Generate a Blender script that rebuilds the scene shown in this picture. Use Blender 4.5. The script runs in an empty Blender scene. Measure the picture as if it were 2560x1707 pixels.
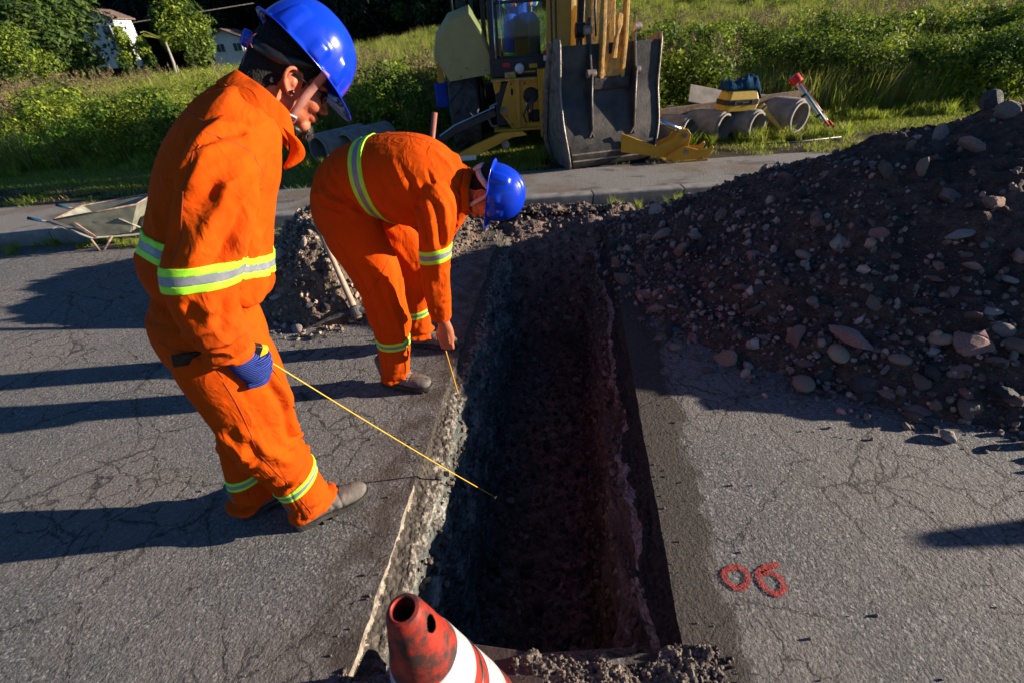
import bpy, bmesh, math, random
import numpy as np
from mathutils import Vector, Matrix, Euler
random.seed(7); RS = np.random.RandomState(7)
R = math.radians; PI = math.pi
S = bpy.context.scene
COL = S.collection
# ------------------------------------------------------------------ camera, sky, sun, exposure
CAM_H = 1.65; FPX = 1138.0; PW, PH = 2560, 1707
PITCH = math.atan(770/FPX); ROLL = math.atan(.068)
cd = bpy.data.cameras.new('camera'); cam = bpy.data.objects.new('camera', cd); COL.objects.link(cam)
cd.sensor_width = 36; cd.lens = FPX/PW*36; cd.clip_start = .05; cd.clip_end = 1500
cam.matrix_world = Matrix.Translation((0, 0, CAM_H)) @ Matrix.Rotation(PI/2-PITCH, 4, 'X') @ Matrix.Rotation(-ROLL, 4, 'Z')
cd.dof.use_dof = True; cd.dof.focus_distance = 2.1; cd.dof.aperture_fstop = 3.2
S.camera = cam
SUN_EL, SUN_AZ = R(12.5), R(1.0)            # azimuth measured from +X towards +Y
W = bpy.data.worlds.new('World'); S.world = W; W.use_nodes = True
nt = W.node_tree; bg = nt.nodes['Background']
sky = nt.nodes.new('ShaderNodeTexSky'); sky.sky_type = 'NISHITA'; sky.sun_disc = False
sky.sun_elevation = SUN_EL; sky.sun_rotation = PI/2-SUN_AZ; sky.ozone_density = 5.5; sky.dust_density = .2; sky.air_density = .9
nt.links.new(sky.outputs[0], bg.inputs[0]); bg.inputs[1].default_value = .055
sd = bpy.data.lights.new('sun', 'SUN'); sun = bpy.data.objects.new('sun', sd); COL.objects.link(sun)
sd.energy = 5.0; sd.angle = R(.5); sd.color = (1, .86, .69)
sdir = Vector((math.cos(SUN_EL)*math.cos(SUN_AZ), math.cos(SUN_EL)*math.sin(SUN_AZ), math.sin(SUN_EL)))
sun.rotation_euler = sdir.to_track_quat('Z', 'Y').to_euler()
S.view_settings.view_transform = 'Standard'; S.view_settings.look = 'None'
S.view_settings.exposure = 1.25; S.view_settings.gamma = 1; S.view_settings.use_curve_mapping = False

# ------------------------------------------------------------------ placing helpers (photo px -> real point)
def _ray(u, v):
    x = (u-PW/2)/FPX; y = -(v-PH/2)/FPX
    c, s = math.cos(ROLL), math.sin(ROLL); xr = x*c+y*s; yr = -x*s+y*c
    return Vector((xr, math.cos(PITCH)+yr*math.sin(PITCH), -math.sin(PITCH)+yr*math.cos(PITCH)))
def gnd(u, v, z=0.0):
    d = _ray(u, v); return d*((z-CAM_H)/d.z)+Vector((0, 0, CAM_H))
def at(u, v, y):
    d = _ray(u, v); return d*(y/d.y)+Vector((0, 0, CAM_H))
# ------------------------------------------------------------------ noise
def _hash(ix, iy, iz, seed):
    n = (ix.astype(np.int64)*374761393+iy.astype(np.int64)*668265263+iz.astype(np.int64)*2147483647+seed*974711) & 0xffffffff
    n = ((n ^ (n >> 13))*1274126177) & 0xffffffff
    n = ((n ^ (n >> 15))*2246822519) & 0xffffffff
    return ((n ^ (n >> 16)) & 0xffffff)/float(0xffffff)
def vnoise(p, seed=0):
    p = np.asarray(p, float); i = np.floor(p).astype(np.int64); f = p-i; f = f*f*(3-2*f)
    r = 0
    for dx in (0, 1):
        for dy in (0, 1):
            for dz in (0, 1):
                w = (f[:, 0] if dx else 1-f[:, 0])*(f[:, 1] if dy else 1-f[:, 1])*(f[:, 2] if dz else 1-f[:, 2])
                r = r+w*_hash(i[:, 0]+dx, i[:, 1]+dy, i[:, 2]+dz, seed)
    return r*2-1
def fbm(p, sc=1, oct=4, seed=0, gain=.5):
    p = np.asarray(p, float)*sc; a = 1; r = 0; t = 0
    for o in range(oct): r = r+a*vnoise(p*(2.03**o), seed+o*17); t += a; a *= gain
    return r/t
# ------------------------------------------------------------------ object helpers
def tag(o, label=None, cat=None, group=None, kind=None):
    if label: o['label'] = label
    if cat: o['category'] = cat
    if group: o['group'] = group
    if kind: o['kind'] = kind
    return o
def thing(name, label, cat, loc=(0, 0, 0), rotz=0, group=None):
    o = bpy.data.objects.new(name, None); COL.objects.link(o); o.location = loc; o.rotation_euler = (0, 0, rotz)
    o.empty_display_size = .1
    return tag(o, label, cat, group)
def mesh(name, v, f, m=None, smooth=False):
    me = bpy.data.meshes.new(name)
    v = np.asarray(v, dtype=np.float32)
    if isinstance(f, np.ndarray):
        k = f.shape[1]; nf = len(f)
        me.vertices.add(len(v)); me.vertices.foreach_set('co', v.ravel())
        me.loops.add(nf*k); me.loops.foreach_set('vertex_index', f.ravel().astype(np.int32))
        me.polygons.add(nf); me.polygons.foreach_set('loop_start', np.arange(0, nf*k, k, dtype=np.int32))
        me.update(calc_edges=True)
    else:
        me.from_pydata([tuple(map(float, a)) for a in v], [], f); me.update()
    me.polygons.foreach_set('use_smooth', np.full(len(me.polygons), smooth)); 
    if m:
        for q in (m if isinstance(m, (list, tuple)) else [m]): me.materials.append(q)
    return me
def link(name, me, parent=None, world=True, bevel=0, **kw):
    """link a mesh as one object; with world=True its vertices are world coordinates moved into the parent's frame"""
    o = bpy.data.objects.new(name, me); COL.objects.link(o)
    if parent is not None:
        o.parent = parent
        if world:
            M = Matrix.Translation(parent_loc(parent)) @ Matrix.Rotation(parent_rot(parent), 4, 'Z')
            me.transform(M.inverted())
    if bevel:
        b = o.modifiers.new('bevel', 'BEVEL'); b.width = bevel; b.segments = 2; b.limit_method = 'ANGLE'; b.angle_limit = R(40)
        me.polygons.foreach_set('use_smooth', np.full(len(me.polygons), True))
        w = o.modifiers.new('wn', 'WEIGHTED_NORMAL'); w.keep_sharp = True
    return tag(o, **kw)
def parent_loc(p):
    while p.parent: p = p.parent
    return p.location
def parent_rot(p):
    while p.parent: p = p.parent
    return p.rotation_euler.z
class MB:
    def __init__(s): s.v = []; s.f = []
    def add(s, v, f, M=None):
        n = len(s.v)
        for a in v:
            a = Vector(a); s.v.append(tuple(M @ a) if M is not None else tuple(a))
        s.f += [tuple(i+n for i in q) for q in f]; return s
    def box(s, x0, x1, y0, y1, z0, z1, M=None):
        v = [(x, y, z) for z in (z0, z1) for y in (y0, y1) for x in (x0, x1)]
        return s.add(v, [(0, 2, 3, 1), (4, 5, 7, 6), (0, 1, 5, 4), (2, 6, 7, 3), (0, 4, 6, 2), (1, 3, 7, 5)], M)
    def prism(s, poly, y0, y1, M=None, ax='y'):
        """poly of (a,b); extruded along ax"""
        n = len(poly)
        def P(a, b, c): return {'y': (a, c, b), 'x': (c, a, b), 'z': (a, b, c)}[ax]
        v = [P(a, b, y0) for a, b in poly]+[P(a, b, y1) for a, b in poly]
        f = [tuple(range(n)), tuple(range(2*n-1, n-1, -1))]+[(i+n, (i+1) % n+n, (i+1) % n, i) for i in range(n)]
        return s.add(v, f, M)
    def tube(s, pts, rad, n=10, cap=True):
        pts = [Vector(p) for p in pts]; rad = rad if isinstance(rad, (list, tuple)) else [rad]*len(pts)
        rings = []; prev = None
        for i, p in enumerate(pts):
            t = (pts[min(i+1, len(pts)-1)]-pts[max(i-1, 0)]).normalized()
            a = (Vector((0, 0, 1)) if abs(t.z) < .9 else Vector((1, 0, 0))) if prev is None else prev
            a = (a-t*a.dot(t)).normalized(); prev = a; b = t.cross(a)
            rings.append([p+(a*math.cos(2*PI*k/n)+b*math.sin(2*PI*k/n))*rad[i] for k in range(n)])
        v = [q for r in rings for q in r]; f = []
        for i in range(len(rings)-1):
            for k in range(n): f.append((i*n+k, i*n+(k+1) % n, (i+1)*n+(k+1) % n, (i+1)*n+k))
        if cap: f.append(tuple(range(n-1, -1, -1))); f.append(tuple(range((len(rings)-1)*n, len(rings)*n)))
        return s.add(v, f)
    def cyl(s, p0, p1, r, n=16, r2=None): return s.tube([p0, p1], [r, r if r2 is None else r2], n)
    def lathe(s, prof, n=24, M=None, closed=False):
        """prof of (r,z)"""
        v = [(r*math.cos(2*PI*k/n), r*math.sin(2*PI*k/n), z) for r, z in prof for k in range(n)]; f = []
        m = len(prof)
        for i in range(m if closed else m-1):
            j = (i+1) % m
            for k in range(n): f.append((i*n+k, i*n+(k+1) % n, j*n+(k+1) % n, j*n+k))
        return s.add(v, f, M)
    def build(s, name, m, parent=None, world=True, smooth=False, bevel=0, **kw):
        return link(name, mesh(name, s.v, s.f, m, smooth), parent, world, bevel, **kw)
def orient(p, z, x=None):
    """matrix at p with local Z along z"""
    z = Vector(z).normalized(); x = Vector(x) if x is not None else (Vector((1, 0, 0)) if abs(z.x) < .9 else Vector((0, 1, 0)))
    x = (x-z*x.dot(z)).normalized(); y = z.cross(x)
    M = Matrix.Identity(4)
    for i in range(3): M[i][0] = x[i]; M[i][1] = y[i]; M[i][2] = z[i]; M[i][3] = p[i]
    return M
# ------------------------------------------------------------------ materials
class N:
    def __init__(s, name):
        s.m = bpy.data.materials.new(name); s.m.use_nodes = True; s.t = s.m.node_tree; s.b = s.t.nodes['Principled BSDF']
        s.co = None
    def n(s, typ, **kw):
        q = s.t.nodes.new(typ)
        for k, v in kw.items():
            if k.startswith('_'): q.inputs[k[1:].replace('_', ' ')].default_value = v
            else: setattr(q, k, v)
        return q
    def l(s, a, b): s.t.links.new(a, b)
    def coord(s, kind='Object'):
        if s.co is None: s.co = s.n('ShaderNodeTexCoord')
        return s.co.outputs[kind]
    def noise(s, sc, det=4, rough=.55, vec=None, dist=0):
        q = s.n('ShaderNodeTexNoise'); q.inputs['Scale'].default_value = sc; q.inputs['Detail'].default_value = det
        q.inputs['Roughness'].default_value = rough; q.inputs['Distortion'].default_value = dist
        s.l(vec or s.coord(), q.inputs['Vector']); return q.outputs['Fac']
    def vor(s, sc, feat='F1', vec=None, out='Distance', rnd=1):
        q = s.n('ShaderNodeTexVoronoi', feature=feat); q.inputs['Scale'].default_value = sc; q.inputs['Randomness'].default_value = rnd
        s.l(vec or s.coord(), q.inputs['Vector']); return q.outputs[out]
    def math(s, op, a, b=None, c=None, clamp=False):
        q = s.n('ShaderNodeMath', operation=op, use_clamp=clamp)
        for i, x in enumerate((a, b, c)):
            if x is None: continue
            if isinstance(x, (int, float)): q.inputs[i].default_value = x
            else: s.l(x, q.inputs[i])
        return q.outputs[0]
    def ramp(s, fac, stops):
        q = s.n('ShaderNodeValToRGB'); s.l(fac, q.inputs[0]); e = q.color_ramp.elements
        while len(e) < len(stops): e.new(.5)
        for i, (p, c) in enumerate(stops):
            e[i].position = p; e[i].color = (*c, 1) if not isinstance(c, (int, float)) else (c, c, c, 1)
        return q.outputs[0]
    def mix(s, fac, a, b, blend='MIX'):
        q = s.n('ShaderNodeMix', data_type='RGBA', blend_type=blend)
        if isinstance(fac, (int, float)): q.inputs[0].default_value = fac
        else: s.l(fac, q.inputs[0])
        for i, x in ((6, a), (7, b)):
            if isinstance(x, (tuple, list)): q.inputs[i].default_value = (*x, 1)
            else: s.l(x, q.inputs[i])
        return q.outputs[2]
    def sep(s, v):
        q = s.n('ShaderNodeSeparateXYZ'); s.l(v, q.inputs[0]); return q.outputs
    def scalevec(s, sc, loc=(0, 0, 0), rot=(0, 0, 0)):
        q = s.n('ShaderNodeMapping'); q.inputs['Scale'].default_value = sc; q.inputs['Location'].default_value = loc
        q.inputs['Rotation'].default_value = rot; s.l(s.coord(), q.inputs[0]); return q.outputs[0]
    def bump(s, h, dist=.01, strength=1, prev=None):
        q = s.n('ShaderNodeBump'); q.inputs['Distance'].default_value = dist; q.inputs['Strength'].default_value = strength
        s.l(h, q.inputs['Height'])
        if prev is not None: s.l(prev, q.inputs['Normal'])
        return q.outputs[0]
    def out(s, col=None, rough=None, metal=None, nrm=None, spec=None, **kw):
        for k, x in (('Base Color', col), ('Roughness', rough), ('Metallic', metal), ('Normal', nrm), ('Specular IOR Level', spec)):
            if x is None: continue
            if isinstance(x, tuple): s.b.inputs[k].default_value = (*x, 1)
            elif isinstance(x, (int, float)): s.b.inputs[k].default_value = x
            else: s.l(x, s.b.inputs[k])
        for k, x in kw.items(): s.b.inputs[k.replace('_', ' ')].default_value = x
        return s.m
def mat(name, c, c2=None, rough=.6, metal=0, sc=8, bsc=60, bd=.001, spec=.5, det=5, lo=.35, hi=.65, rnd=0, isl=0, coat=0):
    q = N(name); c2 = c2 or tuple(x*.75 for x in c)
    col = q.ramp(q.noise(sc, det), [(lo, c2), (hi, c)])
    if rnd or isl:
        src = q.n('ShaderNodeNewGeometry').outputs['Random Per Island'] if isl else q.n('ShaderNodeObjectInfo').outputs['Random']
        hs = q.n('ShaderNodeHueSaturation'); q.l(col, hs.inputs['Color'])
        a = rnd or isl
        q.l(q.math('MULTIPLY_ADD', src, 2*a, 1-a), hs.inputs['Value'])
        q.l(q.math('MULTIPLY_ADD', q.math('FRACT', q.math('MULTIPLY', src, 7.31)), .05, .475), hs.inputs['Hue'])
        col = hs.outputs[0]
    nr = q.bump(q.noise(bsc, 4), bd) if bd else None
    return q.out(col, q.ramp(q.noise(sc*2.3, 3), [(.3, max(rough-.12, .05)), (.7, min(rough+.12, 1))]), metal, nr, spec, Coat_Weight=coat)
def leafmat(name, c1, c2, c3=None, trans=.35, rough=.6, spec=.28):
    q = N(name); t = q.t
    rnd = q.n('ShaderNodeNewGeometry').outputs['Random Per Island']; rn2 = q.n('ShaderNodeObjectInfo').outputs['Random']
    f = q.math('FRACT', q.math('ADD', rnd, q.math('MULTIPLY', rn2, .6)))
    col = q.ramp(f, [(0, c1), (.6, c2), (1, c3 or c2)])
    q.out(col, rough, 0, None, spec)
    tr = q.n('ShaderNodeBsdfTranslucent'); q.l(col, tr.inputs[0])
    mx = q.n('ShaderNodeMixShader'); mx.inputs[0].default_value = trans
    q.l(q.b.outputs[0], mx.inputs[1]); q.l(tr.outputs[0], mx.inputs[2])
    q.l(mx.outputs[0], t.nodes['Material Output'].inputs[0]); return q.m

def asphalt_mat(name, near=True, base=(.305, .30, .302)):
    q = N(name); co = q.coord(); x, y, z = q.sep(co)
    mid = q.noise(9, 5); g1 = q.noise(115, 4, .7); v1 = q.vor(75)
    col = q.ramp(g1, [(.3, tuple(b*.5 for b in base)), (.52, base), (.72, tuple(b*1.6 for b in base))])
    vc = q.n('ShaderNodeTexVoronoi'); vc.inputs['Scale'].default_value = 130; q.l(co, vc.inputs['Vector']); sc_ = q.n('ShaderNodeSeparateColor'); q.l(vc.outputs['Color'], sc_.inputs[0])
    col = q.mix(1.0, col, q.ramp(sc_.outputs[0], [(0, .45), (.55, .9), (.85, 1.15), (1, 2.1)]), 'MULTIPLY')
    col = q.mix(q.ramp(mid, [(.35, .0), (.7, .55)]), col, tuple(b*.6 for b in base))
    wv = q.n('ShaderNodeTexNoise'); wv.inputs['Scale'].default_value = 9; wv.inputs['Detail'].default_value = 6; wv.inputs['Roughness'].default_value = .7; q.l(co, wv.inputs['Vector'])
    vm = q.n('ShaderNodeVectorMath', operation='MULTIPLY_ADD'); q.l(wv.outputs['Color'], vm.inputs[0]); vm.inputs[1].default_value = (.13, .13, 0); q.l(co, vm.inputs[2])
    w = vm.outputs[0]; wn0 = q.noise(22, 2); big = q.noise(1.3, 3)
    col = q.mix(q.ramp(big, [(.40, 0), (.62, .5)]), col, (base[0]*1.3, base[1]*1.15, base[2]*1.05))
    def crack(sc, width, lo, hi, inv=False):
        d = q.vor(sc, 'DISTANCE_TO_EDGE', w); wn = q.math('MULTIPLY', q.math('POWER', wn0, 2.0), width*5*sc)
        m = q.math('SUBTRACT', 1, q.math('DIVIDE', d, wn, None, True), None, True)
        return q.math('MULTIPLY', m, q.ramp(big, [(lo, 1 if inv else 0), (hi, 0 if inv else 1)]))
    ck = q.math('MAXIMUM', crack(2.2, .0048, .44, .52), crack(7.5, .0040, .52, .58))
    ck = q.math('MAXIMUM', ck, crack(1.3, .004, .52, .60, True))
    col = q.mix(q.math('MULTIPLY', ck, .85), col, (.012, .011, .010))
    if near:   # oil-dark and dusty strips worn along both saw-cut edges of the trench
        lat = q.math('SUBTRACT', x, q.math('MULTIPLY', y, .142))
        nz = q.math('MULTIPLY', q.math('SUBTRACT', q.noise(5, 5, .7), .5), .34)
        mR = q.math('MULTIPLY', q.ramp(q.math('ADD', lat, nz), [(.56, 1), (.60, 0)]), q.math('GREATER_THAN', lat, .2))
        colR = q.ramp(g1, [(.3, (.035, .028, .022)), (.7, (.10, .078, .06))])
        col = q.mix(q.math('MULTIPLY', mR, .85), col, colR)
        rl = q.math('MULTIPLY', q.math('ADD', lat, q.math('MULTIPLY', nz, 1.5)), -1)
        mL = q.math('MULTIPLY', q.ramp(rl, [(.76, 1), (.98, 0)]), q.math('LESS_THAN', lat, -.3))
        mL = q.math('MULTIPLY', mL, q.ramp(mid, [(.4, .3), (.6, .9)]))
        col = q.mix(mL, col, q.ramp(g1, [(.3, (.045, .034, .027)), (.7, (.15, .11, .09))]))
    h = q.math('ADD', q.math('MULTIPLY', v1, -1.0), q.math('MULTIPLY', g1, 3.4))
    h = q.math('ADD', h, q.math('MULTIPLY', q.noise(38, 3), 3.2))
    h = q.math('SUBTRACT', h, q.math('MULTIPLY', ck, 1.1))
    nr = q.bump(h, .020, 1.0)
    return q.out(col, .8, 0, nr, .35)
def soil_mat(name, a, b, c, sc=18, bd=.012):
    q = N(name); n1 = q.noise(sc, 7, .65); n2 = q.noise(3.1, 4)
    col = q.mix(q.ramp(n2, [(.4, 0), (.62, 1)]), q.ramp(n1, [(.3, a), (.7, b)]), q.ramp(n1, [(.3, a), (.7, c)]))
    sp = q.math('LESS_THAN', q.vor(70), .16)
    col = q.mix(q.math('MULTIPLY', sp, .35), col, (.30, .27, .25))
    h = q.math('ADD', q.math('MULTIPLY', q.vor(60), -1.2), q.math('MULTIPLY', q.noise(40, 6, .7), 2))
    return q.out(col, .92, 0, q.bump(h, bd), .2)
M = {}
M['asphalt'] = asphalt_mat('asphalt')
q = N('path_asphalt'); pg = q.noise(150, 3, .7); pc = q.ramp(pg, [(.3, (.13, .125, .12)), (.7, (.30, .285, .265))])
pc = q.mix(q.math('MULTIPLY', q.ramp(q.noise(1.1, 5, .6), [(.50, 0), (.60, 1)]), .75), pc, q.ramp(pg, [(.3, (.09, .065, .045)), (.7, (.22, .16, .11))]))
pc = q.mix(q.ramp(q.noise(2.3, 5, .6, q.scalevec((1, 1.8, 1), (4, 2, 0))), [(.56, 0), (.64, .7)]), pc, (.075, .07, .065)); M['path'] = q.out(pc, .85, 0, q.bump(q.math('ADD', pg, q.noise(40, 3)), .008), .3)
M['kerb'] = mat('kerb_concrete', (.30, .285, .26), (.17, .16, .15), .85, sc=9, bsc=120, bd=.004)
M['soil'] = soil_mat('pile_soil', (.040, .025, .020), (.20, .120, .092), (.10, .070, .058))
M['soil2'] = soil_mat('heap_soil', (.07, .052, .04), (.34, .24, .17), (.20, .155, .12))
M['floor'] = soil_mat('trench_floor_soil', (.08, .055, .048), (.40, .27, .23), (.20, .15, .135))
M['stone'] = mat('stone_grey', (.32, .27, .24), (.15, .125, .115), .85, sc=14, bsc=70, bd=.006, rnd=.45, spec=.25)
M['stone_red'] = mat('stone_reddish', (.42, .27, .22), (.20, .125, .105), .9, sc=18, bsc=60, bd=.008, rnd=.35, spec=.2)
M['stone_pale'] = mat('stone_pale', (.44, .36, .31), (.27, .22, .19), .8, sc=10, bsc=60, bd=.005, rnd=.2, spec=.3)
M['cobble'] = mat('cobble_brown', (.42, .30, .20), (.25, .18, .13), .7, sc=9, bsc=150, bd=.002, rnd=.25, spec=.35)
M['stone_dark'] = mat('stone_dark', (.10, .095, .095), (.045, .045, .048), .75, sc=16, bsc=60, bd=.008, rnd=.4, spec=.35)
M['grit'] = mat('grit', (.18, .138, .118), (.08, .062, .055), .88, sc=25, bsc=200, bd=0, isl=.7, spec=.25)
M['grit_tan'] = mat('grit_tan', (.42, .32, .24), (.24, .185, .14), .88, sc=25, bd=0, isl=.6, spec=.25)
M['stone_red_i'] = mat('stone_red_small', (.36, .225, .185), (.18, .11, .09), .9, sc=25, bd=0, isl=.6, spec=.2)
M['stone_dark_i'] = mat('stone_dark_small', (.10, .095, .095), (.045, .045, .048), .8, sc=25, bd=0, isl=.6, spec=.3)
M['stone_i'] = mat('stone_small', (.36, .29, .25), (.17, .135, .12), .88, sc=25, bd=0, isl=.5, spec=.25)
M['broken'] = mat('broken_asphalt', (.27, .225, .18), (.045, .038, .032), .92, sc=75, bsc=130, bd=.012, spec=.3)
def fabric(name, c, c2):
    q = N(name); col = q.ramp(q.noise(7, 4), [(.3, c2), (.7, c)])
    cr = q.n('ShaderNodeTexNoise'); cr.inputs['Scale'].default_value = 11; cr.inputs['Detail'].default_value = 3; cr.inputs['Distortion'].default_value = .9; q.l(q.scalevec((1, 1, .55), (0, 0, 0), (.5, .3, .2)), cr.inputs['Vector'])
    rd = q.math('SUBTRACT', 1, q.math('ABSOLUTE', q.math('MULTIPLY_ADD', cr.outputs['Fac'], 4, -2), None), None, True)
    hh = q.math('ADD', q.math('MULTIPLY', q.math('POWER', rd, 2.2), .55), q.math('MULTIPLY', q.noise(30, 4, .6), .8))
    dm = q.ramp(q.noise(3.3, 6, .65), [(.50, 0), (.72, .38)]); col = q.mix(dm, col, tuple(x*.55+.01 for x in c))
    nr = q.bump(hh, .0045, .9); nr = q.bump(q.noise(420, 2), .0007, .5, nr)
    return q.out(col, .9, 0, nr, .06, Sheen_Weight=0)
M['orange'] = fabric('orange_cotton', (.60, .076, .003), (.50, .056, .002))
M['seam'] = mat('orange_seam', (.38, .040, .002), (.30, .030, .002), .85, bd=0)
M['band'] = mat('fluorescent_band', (.42, .95, .03), (.36, .85, .025), .6, sc=30, bsc=400, bd=.0006)
M['reflect'] = mat('reflective_tape', (.27, .285, .32), (.20, .215, .25), .42, sc=40, bsc=500, bd=.0006, metal=.15)
M['helmet'] = mat('blue_plastic', (.004, .042, .58), (.004, .036, .50), .2, sc=5, bsc=30, bd=.0004, spec=.5, coat=.15)
q = N('skin'); sk = q.ramp(q.noise(35, 5), [(.3, (.40, .105, .05)), (.7, (.54, .165, .085))])
M['skin'] = q.out(sk, .5, 0, q.bump(q.noise(180, 4), .0012), .35, Subsurface_Weight=.12, Subsurface_Scale=.01)
M['hair'] = mat('black_hair', (.016, .013, .012), (.006, .005, .005), .7, sc=90, bsc=500, bd=.004, spec=.3)
M['beard'] = mat('beard_hair', (.035, .026, .02), (.012, .009, .008), .6, sc=90, bd=0, isl=.6)
q = N('knit_glove'); wvt = q.n('ShaderNodeTexWave', wave_type='BANDS', bands_direction='Z'); wvt.inputs['Scale'].default_value = 55; wvt.inputs['Distortion'].default_value = 2.5; q.l(q.coord(), wvt.inputs[0])
M['glove'] = q.out(q.ramp(wvt.outputs['Fac'], [(.2, (.008, .018, .13)), (.8, (.05, .09, .42))]), .8, 0, q.bump(wvt.outputs['Fac'], .004), .2)
M['strap'] = mat('strap_webbing', (.40, .17, .135), (.33, .14, .11), .75, sc=60, bsc=600, bd=.0006)
M['strap_grey'] = mat('strap_grey', (.52, .48, .50), (.42, .38, .40), .7, sc=60, bsc=600, bd=.0006)
M['black'] = mat('black_plastic', (.012, .012, .013), (.006, .006, .007), .35, sc=20, bsc=90, bd=.0006)
M['lens'] = mat('dark_lens', (.008, .007, .008), (.004, .004, .005), .08, bd=0, coat=.4)
M['chrome'] = mat('chrome', (.62, .64, .68), (.5, .52, .55), .14, metal=1, bd=0)
M['boot'] = mat('dusty_leather', (.17, .155, .14), (.065, .058, .053), .72, sc=11, bsc=55, bd=.003, spec=.3)
M['sole'] = mat('rubber_sole', (.075, .068, .06), (.03, .028, .026), .85, sc=14, bsc=60, bd=.003, spec=.2)
M['tape'] = mat('tape_yellow', (.85, .48, .015), (.72, .38, .01), .45, sc=60, bd=0)
M['eye'] = mat('eye_white', (.6, .55, .5), None, .2, bd=0)
M['amber'] = mat('machine_yellow', (.68, .34, .022), (.56, .27, .018), .42, sc=6, bsc=40, bd=.0012, spec=.45)
M['amber_worn'] = mat('machine_yellow_worn', (.66, .36, .06), (.38, .22, .08), .6, sc=14, bsc=50, bd=.003, lo=.42, hi=.56)
M['fender'] = mat('fender_tan', (.44, .35, .13), (.38, .30, .11), .5, sc=5, bsc=50, bd=.001)
M['steel'] = mat('worn_bucket_steel', (.085, .072, .060), (.030, .029, .030), .5, sc=4, bsc=45, bd=.003, metal=.3, det=8, spec=.5)
M['steel_edge'] = mat('scraped_steel', (.34, .29, .25), (.16, .13, .115), .5, sc=12, bsc=60, bd=.003, metal=.4)
M['machine_black'] = mat('machine_black', (.03, .03, .032), (.015, .015, .016), .5, sc=9, bsc=40, bd=.001)
M['tyre'] = mat('tyre_rubber', (.10, .097, .095), (.05, .048, .047), .85, sc=9, bsc=60, bd=.003, spec=.2)
q = N('cab_glass'); gl = q.n('ShaderNodeBsdfGlass'); gl.inputs['IOR'].default_value = 1.02; gl.inputs['Color'].default_value = (.62, .82, .8, 1); gl.inputs['Roughness'].default_value = .0
tp = q.n('ShaderNodeBsdfTransparent'); tp.inputs[0].default_value = (.80, .90, .90, 1); gs = q.n('ShaderNodeBsdfGlossy'); gs.inputs['Roughness'].default_value = .03
fr = q.n('ShaderNodeFresnel'); fr.inputs[0].default_value = 1.5; mx = q.n('ShaderNodeMixShader'); q.l(fr.outputs[0], mx.inputs[0]); q.l(tp.outputs[0], mx.inputs[1]); q.l(gs.outputs[0], mx.inputs[2])
q.l(mx.outputs[0], q.t.nodes['Material Output'].inputs[0]); M['glass'] = q.m
M['blue_cloth'] = fabric('blue_cotton', (.03, .085, .52), (.02, .055, .36))
M['denim'] = fabric('blue_rag', (.012, .062, .13), (.008, .04, .09))
M['red'] = mat('red_plastic', (.62, .02, .015), (.5, .015, .012), .4, bd=0)
M['white'] = mat('white_paint', (.72, .72, .70), (.6, .6, .58), .5, sc=20, bd=0)
M['concrete'] = mat('pipe_concrete', (.27, .255, .235), (.17, .16, .15), .85, sc=7, bsc=90, bd=.003)
M['wood'] = mat('plank_wood', (.30, .215, .14), (.17, .12, .08), .8, sc=16, bsc=60, bd=.003)
M['handle'] = mat('handle_wood', (.42, .31, .22), (.30, .21, .15), .65, sc=16, bsc=60, bd=.001)
M['handle_red'] = mat('handle_red_wood', (.30, .095, .065), (.22, .07, .05), .6, sc=16, bsc=60, bd=.001)
M['case'] = mat('case_yellow', (.62, .40, .035), (.55, .34, .03), .5, sc=20, bd=0)
M['zinc'] = mat('wheelbarrow_steel', (.30, .31, .24), (.19, .19, .15), .55, sc=8, bsc=40, bd=.001, metal=.1)
M['rust'] = mat('rusty_tube', (.34, .25, .2), (.16, .095, .06), .7, sc=16, bsc=60, bd=.001)
M['steel_dark'] = mat('wear_plate_steel', (.055, .05, .048), (.02, .02, .02), .5, sc=10, bsc=45, bd=.003, metal=.3, det=8)
M['green_paint'] = mat('green_white_paint', (.10, .30, .22), (.5, .55, .5), .5, sc=9, bd=0)
M['cone_base'] = mat('cone_base_rubber', (.09, .06, .05), (.04, .03, .028), .8, sc=20, bsc=80, bd=.002)
q = N('cone_orange'); n1 = q.noise(14, 8, .7); M['cone'] = q.out(q.ramp(n1, [(.42, (.04, .018, .014)), (.50, (.22, .020, .012)), (.60, (.44, .028, .012)), (.8, (.52, .04, .014))]), q.ramp(n1, [(.4, .7), (.6, .42)]), 0, q.bump(n1, .002), .4)
q = N('cone_white'); n1 = q.noise(8, 8, .7); M['cone_white'] = q.out(q.ramp(n1, [(.3, (.16, .16, .17)), (.55, (.55, .55, .57))]), .35, 0, q.bump(q.noise(40, 4), .001), .5)
q = N('spray_red'); a = q.noise(160, 3, .7); M['spray'] = q.out(q.ramp(a, [(.3, (.38, .01, .012)), (.7, (.80, .012, .02))]), .5, 0, q.bump(q.math('ADD', q.math('MULTIPLY', q.noise(115, 4, .7), 3.4), q.math('MULTIPLY', q.noise(38, 3), 3.2)), .014), .2,)
tpn = q.n('ShaderNodeBsdfTransparent'); mxn = q.n('ShaderNodeMixShader'); q.l(q.ramp(q.noise(170, 5, .8), [(.40, 0), (.48, .97)]), mxn.inputs[0]); q.l(tpn.outputs[0], mxn.inputs[1]); q.l(q.b.outputs[0], mxn.inputs[2]); q.l(mxn.outputs[0], q.t.nodes['Material Output'].inputs[0])
M['wallhouse'] = mat('house_white', (.62, .65, .68), (.52, .55, .58), .8, sc=2, bd=0)
M['roof'] = mat('roof_tile', (.20, .13, .10), (.10, .07, .06), .85, sc=5, bd=0)
M['window'] = mat('house_window', (.05, .09, .10), (.03, .05, .06), .2, bd=0)
M['bark'] = mat('bark', (.13, .10, .075), (.06, .048, .038), .9, sc=12, bsc=30, bd=.01)
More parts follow.
